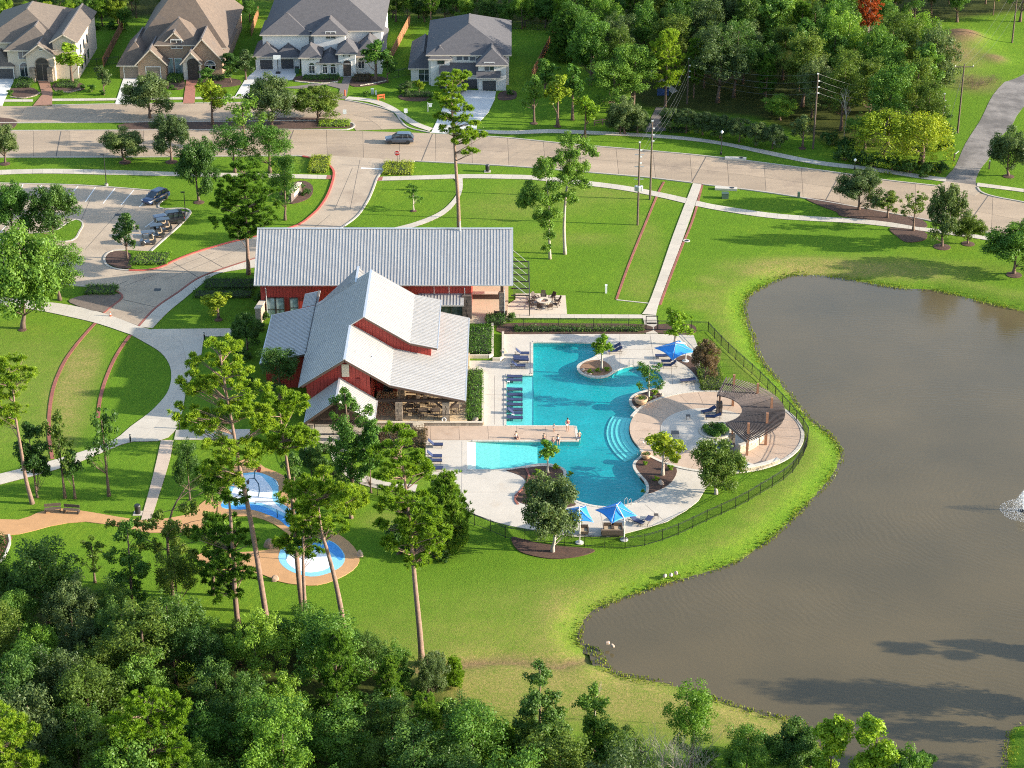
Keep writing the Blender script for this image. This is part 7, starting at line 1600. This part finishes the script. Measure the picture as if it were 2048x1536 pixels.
def lamp(px, by, ty, label, globe=False):
    h = hgt(px, by, ty); r = empty('street_lamp', P(px, by), 0, label, 'street lamp', 'street lamps'); MB().lathe((0,0,0), [(.16,0),(.16,.35),(.07,.5),(.05,h-.4),(.001,h-.3)], 10).build('post', IRON, r)
    if globe: MB().lathe((0,0,h-.42), [(.08,0),(.2,.15),(.22,.3),(.12,.46),(.001,.5)], 12).build('globe', TOWEL, r)
    else: MB().bb(-.5, .12, -.12, .12, h-.4, h-.28).build('lamp_head', IRON, r); MB().lathe((0,0,-.05), [(.28,0),(.28,.35),(.001,.36)], 12).build('footing', KERB, r)
lamp(213, 371, 305, 'tall dark lamp on the verge above the parking bays'); lamp(371, 428, 380, 'dark lamp at the corner of the car park'); lamp(1442, 309, 262, 'dark lamp with white globe beside the roadside pavement', True); lamp(1709, 340, 318, 'small dark lamp by the pavement and weeping trees', True)
def sign(px, by, ty, label, kind):
    h = hgt(px, by, ty); r = empty('road_sign', P(px, by), 0, label, 'sign'); MB().tube([(0,0,0),(0,0,h)], .035, 6).build('post', GALV if kind == 'plate' else IRON, r)
    if kind == 'stop':
        oc = [(.42*math.cos(math.radians(22.5+45*i)), .42*math.sin(math.radians(22.5+45*i))) for i in range(8)]
        MB().hull([(x*1.08, -.04, h-.42+z*1.08) for x, z in oc], [(x*1.08, -.02, h-.42+z*1.08) for x, z in oc]).build('border', TOWEL, r)
        pl = MB().hull([(x, -.06, h-.42+z) for x, z in oc], [(x, -.042, h-.42+z) for x, z in oc]).build('plate', mat('sign_red', (0.42, 0.02, 0.02), .5, .05, 1), r)
        cu = bpy.data.curves.new('lettering', 'FONT'); cu.body = 'STOP'; cu.size = .30; cu.align_x = 'CENTER'; cu.align_y = 'CENTER'; cu.extrude = .006; cu.materials.append(TOWEL)
        tmp = bpy.data.objects.new('lettering', cu); COL.objects.link(tmp); me = bpy.data.meshes.new_from_object(tmp.evaluated_get(bpy.context.evaluated_depsgraph_get())); bpy.data.objects.remove(tmp); t = link('lettering', me, TOWEL, r); t.location = (0, -.07, h-.42); t.rotation_euler = (math.pi/2, 0, 0)
    else: MB().bb(-.3, .3, -.05, -.03, h-.75, h).build('plate', TOWEL, r)
sign(795, 334, 301, 'red octagonal stop sign at the entrance road mouth', 'stop'); sign(690, 243, 219, 'white square road sign on the median tip', 'plate'); sign(812, 246, 217, 'white square road sign beside the curving pavement', 'plate')
r = empty('yard_sign', P(856, 224), 0, 'white post yard sign on the pale house lawn', 'sign'); MB().bb(-.05, .05, -.05, .05, 0, 1.7).build('post', TOWEL, r); MB().bb(-.05, .75, -.04, .04, 1.4, 1.5).build('arm', TOWEL, r); MB().bb(.15, .65, -.02, .02, .9, 1.38).build('plate', TOWEL, r)
def box(px, py, d, m, label, cat, name, cap=None, rz=0):
    r = empty(name, P(px, py), rz, label, cat); MB().bb(-d[0]/2, d[0]/2, -d[1]/2, d[1]/2, 0, d[2]).build('body', m, r); MB().bb(-d[0]/2-.03, d[0]/2+.03, -d[1]/2-.03, d[1]/2+.03, d[2]+.002, d[2]+.06).build('lid', cap or m, r); return r
GREENB = mat('utility_green', (0.05, 0.09, 0.06), .6, .1, 2)
box(1212, 586, (.28, .28, 1.15), TOWEL, 'slim white utility post alone on the lawn', 'utility post', 'utility_post'); box(1450, 396, (1.0, .9, .8), GREENB, 'green utility box on lawn beside the road', 'utility box', 'utility_box'); box(745, 188, (.5, .4, .9), mat('utility_sage', (0.35, 0.42, 0.36), .6), 'sage green utility pedestal in the shrubs of the white house', 'utility box', 'utility_box'); box(752, 190, (.2, .2, .7), TOWEL, 'small white utility post beside the sage pedestal', 'utility post', 'utility_post'); box(1548, 289, (.5, .5, 1.0), TOWEL, 'white utility cabinet at the wood edge', 'utility box', 'utility_box')
box(1326, 190, (2.0, .6, 1.2), mat('board_blue', (0.03, 0.07, 0.2), .5), 'blue notice board by the woodland path', 'notice board', 'notice_board', IRON); box(1597, 396, (.35, .35, .9), GREENB, 'dark hydrant-like post at the mulch strip', 'utility post', 'utility_post')
def stormbox(px, py, label):
    r = empty('storm_inlet', P(px, py), -.12, label, 'drain'); MB().bb(-1.7, 1.7, -.5, .5, 0, .32).build('slab', COPING, r); MB().lathe((.9,0,.32), [(.35,0),(.35,.03),(.001,.03)], 14).build('manhole_cover', IRON, r)
stormbox(1471, 319, 'pale concrete storm inlet at the road kerb'); stormbox(1452, 379, 'concrete storm inlet on the near side of the road')
r = empty('manhole', P(1373, 482), 0, 'round concrete manhole beside the straight walk', 'manhole'); MB().lathe((0,0,0), [(.5,0),(.5,.1),(.34,.1),(.34,.05)], 18).build('ring', COPING, r); MB().lathe((0,0,.05), [(.33,0),(.33,.02),(.001,.02)], 16).build('cover', IRON, r)
for i, (x, y) in enumerate(((236,430),(132,549),(315,580),(128,534))):
    c = P(x, y); o = MB().bb(-.45, .45, -.45, .45, 0, .012).build('drain_grate', IRON, label='square dark drain grate set in the drive', cat='drain', group='drain grates in the drive'); o.location = (c.x, c.y, .04)
ORNG = mat('safety_orange', (0.60, 0.085, 0.02), .6, .08, 2)
r = empty('traffic_cone', P(221, 633), 0, 'orange traffic cone on the drive edge', 'cone'); MB().lathe((0,0,.04), [(.16,0),(.03,.7),(.001,.72)], 12).build('cone', ORNG, r); MB().bb(-.22, .22, -.22, .22, 0, .04).build('base', ORNG, r); MB().lathe((0,0,.3), [(.115,0),(.085,.16)], 12).build('band', TOWEL, r)
r = empty('barrier', P(762, 200), .5, 'orange folding barrier on the curving pavement', 'barrier'); MB().bb(-.7, .7, -.03, .03, .75, 1.0).build('board', ORNG, r); MB().bb(-.7, .7, -.03, .03, .35, .55).build('board', ORNG, r); [MB().bar((s*.6, k*.25, 0), (s*.6, 0, 1.0), .05).build('leg', ORNG, r) for s in (-1, 1) for k in (-1, 1)]
r = empty('delineator', P(690, 192), 0, 'orange safety post at the garden path', 'cone'); MB().lathe((0,0,0), [(.25,0),(.25,.06),(.14,.08),(.1,1.1),(.001,1.15)], 12).build('tube', ORNG, r)
def bin_(px, py, label, m=IRON):
    r = empty('litter_bin', P(px, py), 0, label, 'bin'); MB().lathe((0,0,.06), [(.3,0),(.34,.9),(.001,.9)], 16).build('drum', m, r); MB().lathe((0,0,.97), [(.36,0),(.3,.14),(.001,.16)], 16).build('lid', m, r); MB().bb(-.5, .5, -.5, .5, 0, .055).build('pad', WALK, r)
bin_(276, 1027, 'black litter bin on concrete pad by the orange path'); bin_(975, 343, 'dark litter bin on the verge by the road')
def bench(px, py, rz, label):
    r = empty('bench', P(px, py, .07), math.radians(rz), label, 'bench')
    for k in range(4): MB().bb(-.9, .9, -.22+.13*k, -.11+.13*k, .42, .46).build('seat_slat', WICK, r)
    for k in range(3): MB().bb(-.9, .9, .3, .34, .55+.13*k, .66+.13*k).build('back_slat', WICK, r)
    for s in (-1, 1): MB().bb(s*.8-.04, s*.8+.04, -.22, .34, 0, .42).build('leg', IRON, r)
bench(106, 1024, 10, 'brown park bench on the orange path, left of two'); bench(143, 1026, -8, 'brown park bench on the orange path, right of two')
for i, (x, y) in enumerate(((261,884),(359,858),(393,732),(409,679),(1430,982))):
    r = empty('bollard_light', P(x, y), 0, 'short dark bollard light beside the walk', 'bollard', 'bollard lights'); MB().lathe((0,0,0), [(.1,0),(.1,.75),(.08,.78)], 10).build('post', IRON, r); MB().lathe((0,0,.78), [(.08,0),(.08,.12),(.001,.13)], 10).build('lens', TOWEL, r); MB().lathe((0,0,.92), [(.12,0),(.1,.08),(.001,.09)], 10).build('cap', IRON, r)
# monument sign at the entrance
r = empty('entrance_sign', P(590, 395), math.radians(75), 'stone entrance sign wall with pale cap in shrubs', 'sign'); MB().bb(-2.2, 2.2, -.25, .25, 0, 1.5).build('wall', STONED, r); MB().bb(-2.3, 2.3, -.32, .32, 1.502, 1.65).build('cap', CREAM, r); MB().bb(-1.2, 1.2, -.3, -.252, .5, 1.2).build('panel', CREAM, r)
bed([(560,380),(600,362),(625,372),(620,395),(585,408),(562,400)], .08); shrubs('bush2', 'dark', 'dark shrub around the stone entrance sign', 'shrubs around the entrance sign', [(575,396,22),(602,378,20),(612,390,20),(580,378,18)])
# garden things of the houses
r = empty('play_set', P(474, 60), 0, 'orange timber play tower with tan roof behind the brick house', 'playset')
for sx in (-.8, .8):
    for sy in (-.7, .7): MB().bar((sx, sy, 0), (sx, sy, 2.9), .12).build('post', ORNG, r)
MB().bb(-.9, .9, -.8, .8, 1.35, 1.45).build('deck', ORNG, r); MB().hull([(-1,-.9,2.8),(1,-.9,2.8),(0,-.9,3.7)], [(-1,.9,2.8),(1,.9,2.8),(0,.9,3.7)]).build('roof', CUSH, r); MB().bar((0,-.8,1.4),(0,-2.6,.1), .55, .06).build('slide', ORNG, r); MB().bar((-.9,-.8,1.7),(.9,-.8,1.7), .06, .5).build('rail', ORNG, r)
r = empty('basketball_hoop', P(556, 148), 0, 'basketball hoop on the white house drive', 'hoop'); MB().tube([(0,.3,0),(0,.2,2.4),(0,-.3,3.0)], .06, 8).build('post', IRON, r); MB().bb(-.65, .65, -.42, -.38, 2.8, 3.6).build('backboard', TOWEL, r); MB().bb(-.4, .4, -.1, .7, 0, .25).build('base', IRON, r)
box(594, 146, (.7, .7, 1.05), mat('bin_green', (0.02, 0.07, 0.04), .6), 'dark green wheeled bin beside the white house garage', 'bin', 'wheeled_bin', IRON); box(600, 262-112, (.3,.3,.4), IRON, 'small black crate by the white house wall', 'crate', 'crate') if False else None
r = empty('split_rail_fence', P(1205, 250), .3, 'timber rail fence at the wood edge by the road', 'fence')
for x in (-1.4, 0, 1.4): MB().bb(x-.08, x+.08, -.08, .08, 0, 1.1).build('post', POLE, r)
for z in (.45, .85): MB().bb(-1.6, 1.6, -.04, .04, z, z+.12).build('rail', POLE, r)
for x, y, lab in ((1908, 322, 'short timber gate post left of the gravel track'), (1978, 338, 'short timber gate post right of the gravel track')):
    r = empty('gate_post', P(x, y), 0, lab, 'post'); MB().bb(-.1, .1, -.1, .1, 0, 1.3).build('post', POLE, r); MB().bar((0,0,1.1),(.9,1.2,1.25), .08, .1).build('arm', GALV, r) if x < 1950 else MB().bb(-.12,.12,-.12,.12,1.302,1.36).build('cap', GALV, r)
# play bark area at the left edge
slab('play_bark', [(-60,1072),(18,1071),(20,1085),(12,1105),(0,1122),(-60,1140)], .05, mat('play_bark', (0.22, 0.075, 0.04), .95, .3, 2, bump=.8), sm=3); kerb_line('play_kerb', [(18,1070),(20,1086),(12,1107),(0,1126),(-40,1142)], COPING, .25, .14)

# ------------------------------------------------------------------ splash features
TEALP = mat('feature_blue', (0.03, 0.09, 0.16), .4, .1, 2)
r = empty('splash_tipper', P(517, 993, .07), 0, 'curved dark blue splash pole with red bucket', 'play feature'); MB().tube([(0,0,0),(.15,0,.8),(.1,0,1.6),(-.35,0,2.4),(-.25,0,3.2),(.05,0,3.6)], .07, 8).build('pole', TEALP, r); MB().lathe((.2,0,3.2), [(.2,0),(.3,.45),(.26,.45),(.001,.2)], 12).build('bucket', mat('bucket_red', (0.42,.02,.02), .4), r); MB().tube([(-.3,0,2.3),(-.9,0,2.3),(-1.1,0,2.1)], .05, 6).build('arm', TEALP, r); MB().lathe((-1.1,0,1.6), [(.12,0),(.2,.4),(.001,.4)], 10).build('bucket', TIMBER, r)
r = empty('splash_gate', P(545, 1007, .07), 0, 'square dark blue spray arch across the upper splash pad', 'play feature'); MB().tube([(-1.9,0,0),(-1.9,0,.3),(.6,0,.3),(.75,0,.45),(.75,0,2.3),(.5,0,2.8),(.2,.4,2.9)], .05, 8).build('arch', TEALP, r); MB().lathe((-1.9,0,0), [(.1,0),(.1,.04),(.001,.04)], 10).build('foot', TEALP, r)
r = empty('splash_post', P(555, 1035, .07), 0, 'straight dark blue spray post on the blue band', 'play feature'); MB().tube([(0,0,0),(0,0,.95)], .06, 8).build('post', TEALP, r); MB().lathe((0,0,.95), [(.06,0),(.1,.05),(.001,.14)], 10).build('nozzle', TEALP, r)
r = empty('splash_hoop', P(578, 1028, .07), .4, 'tall dark blue spray hoop by the narrow end of the pad', 'play feature'); MB().tube([(-.1,0,0),(-.1,0,1.2),(0,0,1.5),(.25,0,1.55)], .05, 8).build('pole', TEALP, r); MB().lathe((.25,0,1.4), [(.08,0),(.05,.12),(.001,.14)], 8).build('nozzle', TEALP, r)
r = empty('splash_hoop', P(583, 1112, .07), .9, 'low dark blue spray hoop on the lower splash pad', 'play feature'); MB().tube([(-.8,0,0),(-.7,0,.8),(-.3,0,1.3),(.3,0,1.3),(.7,0,.8),(.8,0,0)], .05, 8).build('hoop', TEALP, r); MB().lathe((0,0,1.33), [(.07,0),(.05,.1),(.001,.12)], 8).build('nozzle', TEALP, r)

# ------------------------------------------------------------------ lake fountain
def fountain():
    c = P(2047, 1022, LAKE_Z); r = empty('fountain', c, 0, 'white water fountain spraying on the lake', 'fountain'); rng = np.random.default_rng(9)
    n = 6500; a = rng.uniform(0, 6.283, n); t = rng.uniform(0, 1, n); k = rng.uniform(.35, 1, n); x = 1.5*k*t**1.3; z = 9.5*t*(1.02-t)*(1.3-.7*k)
    C = np.stack([x*np.cos(a), x*np.sin(a), np.maximum(z, .02)], 1) + rng.normal(size=(n, 3))*.05
    W = mat('spray_white', (0.80, 0.82, 0.83), .5, .03, 2)
    link('spray', quads(C, rng.normal(size=(n, 3)), rng.uniform(.02, .05, n), .8, rng, 'spray'), W, r)
    a = rng.uniform(0, 6.283, 2400); q = 2.6*rng.uniform(0, 1, 2400)**.6; C = np.stack([q*np.cos(a), q*np.sin(a), np.full(2400, .03)], 1)
    link('foam', quads(C, np.tile([0, 0, 1.0], (2400, 1)) + rng.normal(size=(2400, 3))*.2, rng.uniform(.03, .08, 2400), .7, rng, 'foam'), W, r)
    MB().lathe((0,0,-.1), [(.4,0),(.4,.2),(.15,.3),(.001,.3)], 16).build('float', IRON, r)
fountain()
# trees on the far bank of the lake, right of the view: their shadows fall across the water
for x, y, h, k in ((2300,1415,11,'broad3'),(2420,1425,11,'column'),(2180,1470,6,'broad4'),(2400,1318,9,'column'),(2300,1560,9,'broad3')):
    plant(k, P(x, y), h, h*.6 if k != 'column' else 3.5, 'dark', 'dark tree on the bank across the lake corner', 'trees on the bank across the lake corner')
# ragged grass along the water's edge
def shore_grass():
    rng = np.random.default_rng(31); pts = resample(LAKE + [LAKE[0]], .5); pts = [p for p in pts if p.y > 140 and p.x < 75]
    n = 26; C = np.array([[p.x, p.y, 0] for p in pts for _ in range(n)]) ; C[:, :2] += rng.normal(size=(len(C), 2))*.55
    z, sd = terrain_height(C[:, 0], C[:, 1]); keep = (sd > -.35) & (sd < 2.2) & (rng.uniform(0, 1, len(C)) < np.clip(.75 + .6*np.sin(C[:, 0]*.7)*np.sin(C[:, 1]*.5), .15, 1)); C, z = C[keep], z[keep]; s = rng.uniform(.12, .34, len(C)); C[:, 2] = np.maximum(z, LAKE_Z) + s*.35
    T = np.tile([0, 0, 1.0], (len(C), 1)) + rng.normal(size=(len(C), 3))*.35
    link('shore_grass', quads(C, rng.normal(size=(len(C), 3)), s, .45, rng, 'shore_grass', along=T), leaf_mat('leaf_shore', (0.10, 0.17, 0.015), (0.26, 0.28, 0.04)), label='ragged grass along the water edge of the lake', cat='grass', kind='stuff')
shore_grass()

# ------------------------------------------------------------------ people
SKIN = mat('skin', (0.42, 0.23, 0.15), .6, .08, 6); HAIR = mat('hair_dark', (0.03, 0.018, 0.012), .7, .2, 8)
def skin_mesh(name, verts, edges, parent, m, sub=1):
    me = bpy.data.meshes.new(name); me.from_pydata([v[:3] for v in verts], edges, []); me.materials.append(m)
    o = bpy.data.objects.new(name, me); COL.objects.link(o); o.parent = parent
    md = o.modifiers.new('skin', 'SKIN'); md.use_smooth_shade = True
    for i, v in enumerate(verts): me.skin_vertices[0].data[i].radius = (v[3], v[3] if len(v) < 5 else v[4]); me.skin_vertices[0].data[i].use_root = i == 0
    o.modifiers.new('smooth', 'SUBSURF').levels = sub; o.modifiers['smooth'].render_levels = sub; return o
def person(px, py, rz, pose, label, top, bottom, k=1.0, z=.10, hair=HAIR):
    r = empty('person', P(px, py, z), math.radians(rz), label, 'person'); r.scale = (k, k, k)
    if pose == 'stand':
        hip = .92; V = [(0,0,hip,.14,.11),(0,0,1.15,.125,.10),(0,0,1.38,.15,.10),(0,0,1.47,.06),(0,-.01,1.56,.055),(0,-.02,1.64,.085,.1),(0,-.01,1.72,.075,.09),
             (-.1,0,.86,.085),(-.1,-.02,.48,.06),(-.11,.02,.08,.04),(-.11,-.12,.04,.035), (.1,0,.86,.085),(.11,-.06,.48,.06),(.11,0,.08,.04),(.11,-.14,.04,.035),
             (-.19,0,1.40,.05),(-.25,-.02,1.14,.04),(-.22,-.14,.93,.032),(-.21,-.18,.86,.03), (.19,0,1.40,.05),(.26,0,1.14,.04),(.2,-.16,1.05,.032),(.15,-.2,1.08,.03)]
    else:
        V = [(0,0,.12,.14,.11),(0,.02,.35,.125,.10),(0,0,.58,.15,.10),(0,-.01,.67,.06),(0,-.03,.75,.055),(0,-.05,.83,.085,.1),(0,-.05,.91,.075,.09),
             (-.1,-.05,.1,.085),(-.12,-.42,.14,.06),(-.12,-.52,-.26,.04),(-.12,-.62,-.30,.035), (.1,-.05,.1,.085),(.12,-.42,.16,.06),(.12,-.5,-.24,.04),(.12,-.6,-.28,.035),
             (-.19,0,.60,.05),(-.25,.1,.35,.04),(-.24,.06,.12,.032),(-.24,.02,.06,.03), (.19,0,.60,.05),(.25,.02,.35,.04),(.2,-.2,.26,.032),(.18,-.26,.24,.03)]
    E = [(0,1),(1,2),(2,3),(3,4),(4,5),(5,6),(0,7),(7,8),(8,9),(9,10),(0,11),(11,12),(12,13),(13,14),(2,15),(15,16),(16,17),(17,18),(2,19),(19,20),(20,21),(21,22)]
    for h in (18, 22):
        p = V[h]; w = V[h-1]; d = Vector(p[:3]) - Vector(w[:3]); d.normalize(); sd = d.cross(Vector((0,1,0))); sd = sd.normalized() if sd.length > .1 else Vector((1,0,0))
        for q, (o, L) in enumerate(((-.028,.07),(-.01,.085),(.01,.085),(.028,.07),(.05,.03))):
            e = Vector(p[:3]) + d*L + sd*o; V.append((e.x, e.y, e.z, .009)); E.append((h, len(V)-1))
    skin_mesh('body', V, E, r, SKIN)
    if top:
        tv = [(V[i][0], V[i][1], V[i][2], V[i][3]+.02, (V[i][4] if len(V[i]) > 4 else V[i][3])+.02) for i in (1, 2)]; tv[0] = (tv[0][0], tv[0][1], tv[0][2]-.1, tv[0][3], tv[0][4]); skin_mesh('top', tv, [(0, 1)], r, top)
    bv = [(V[i][0], V[i][1], V[i][2], V[i][3]+.018, (V[i][4] if len(V[i]) > 4 else V[i][3])+.018) for i in (0, 7, 11)]; t1, t2 = Vector(V[7][:3]).lerp(Vector(V[8][:3]), .45), Vector(V[11][:3]).lerp(Vector(V[12][:3]), .45)
    bv += [(*t1, .088), (*t2, .088)]; skin_mesh('shorts', bv, [(0,1),(1,3),(0,2),(2,4)], r, bottom)
    hz = V[6]; MB().lathe((hz[0], hz[1]+.012, hz[2]-.06), [(.095,-.03),(.102,.03),(.09,.08),(.05,.12),(.001,.13)], 12).build('hair', hair, r)
    MB().lathe((V[5][0], V[5][1]-.1, V[5][2]-.01), [(.018,-.02),(.012,.02),(.001,.03)], 6).build('nose', SKIN, r)
    return r
RED_C = mat('cloth_red', (0.45, 0.03, 0.03), .85, .1, 4); WHT_C = mat('cloth_white', (0.65, 0.64, 0.62), .85, .06, 4); NVY_C = mat('cloth_navy', (0.03, 0.04, 0.09), .85, .1, 4); PNK_C = mat('cloth_pink', (0.5, 0.16, 0.16), .85, .1, 4)
person(1135, 862, 10, 'stand', 'standing person in red top and white shorts on the pier', RED_C, WHT_C); person(1108, 863, -20, 'stand', 'small child in pale clothes standing on the pier', WHT_C, WHT_C, .62)
person(1032, 876, 40, 'sit', 'person in navy and white sitting on the pier floor', WHT_C, NVY_C, 1.0, .12); person(1088, 879, 0, 'sit', 'bare-shouldered person sitting at the pier edge', None, NVY_C, .9, .1); person(1116, 882, 0, 'sit', 'person in white shirt sitting with legs in the pool', WHT_C, NVY_C, 1.0, .1); person(1106, 882.5, 20, 'sit', 'child in pink sitting beside the person in white', PNK_C, PNK_C, .7, .1); person(1158, 887, 200, 'stand', 'swimmer standing in the water at the pier end', None, NVY_C, 1.0, -.62)
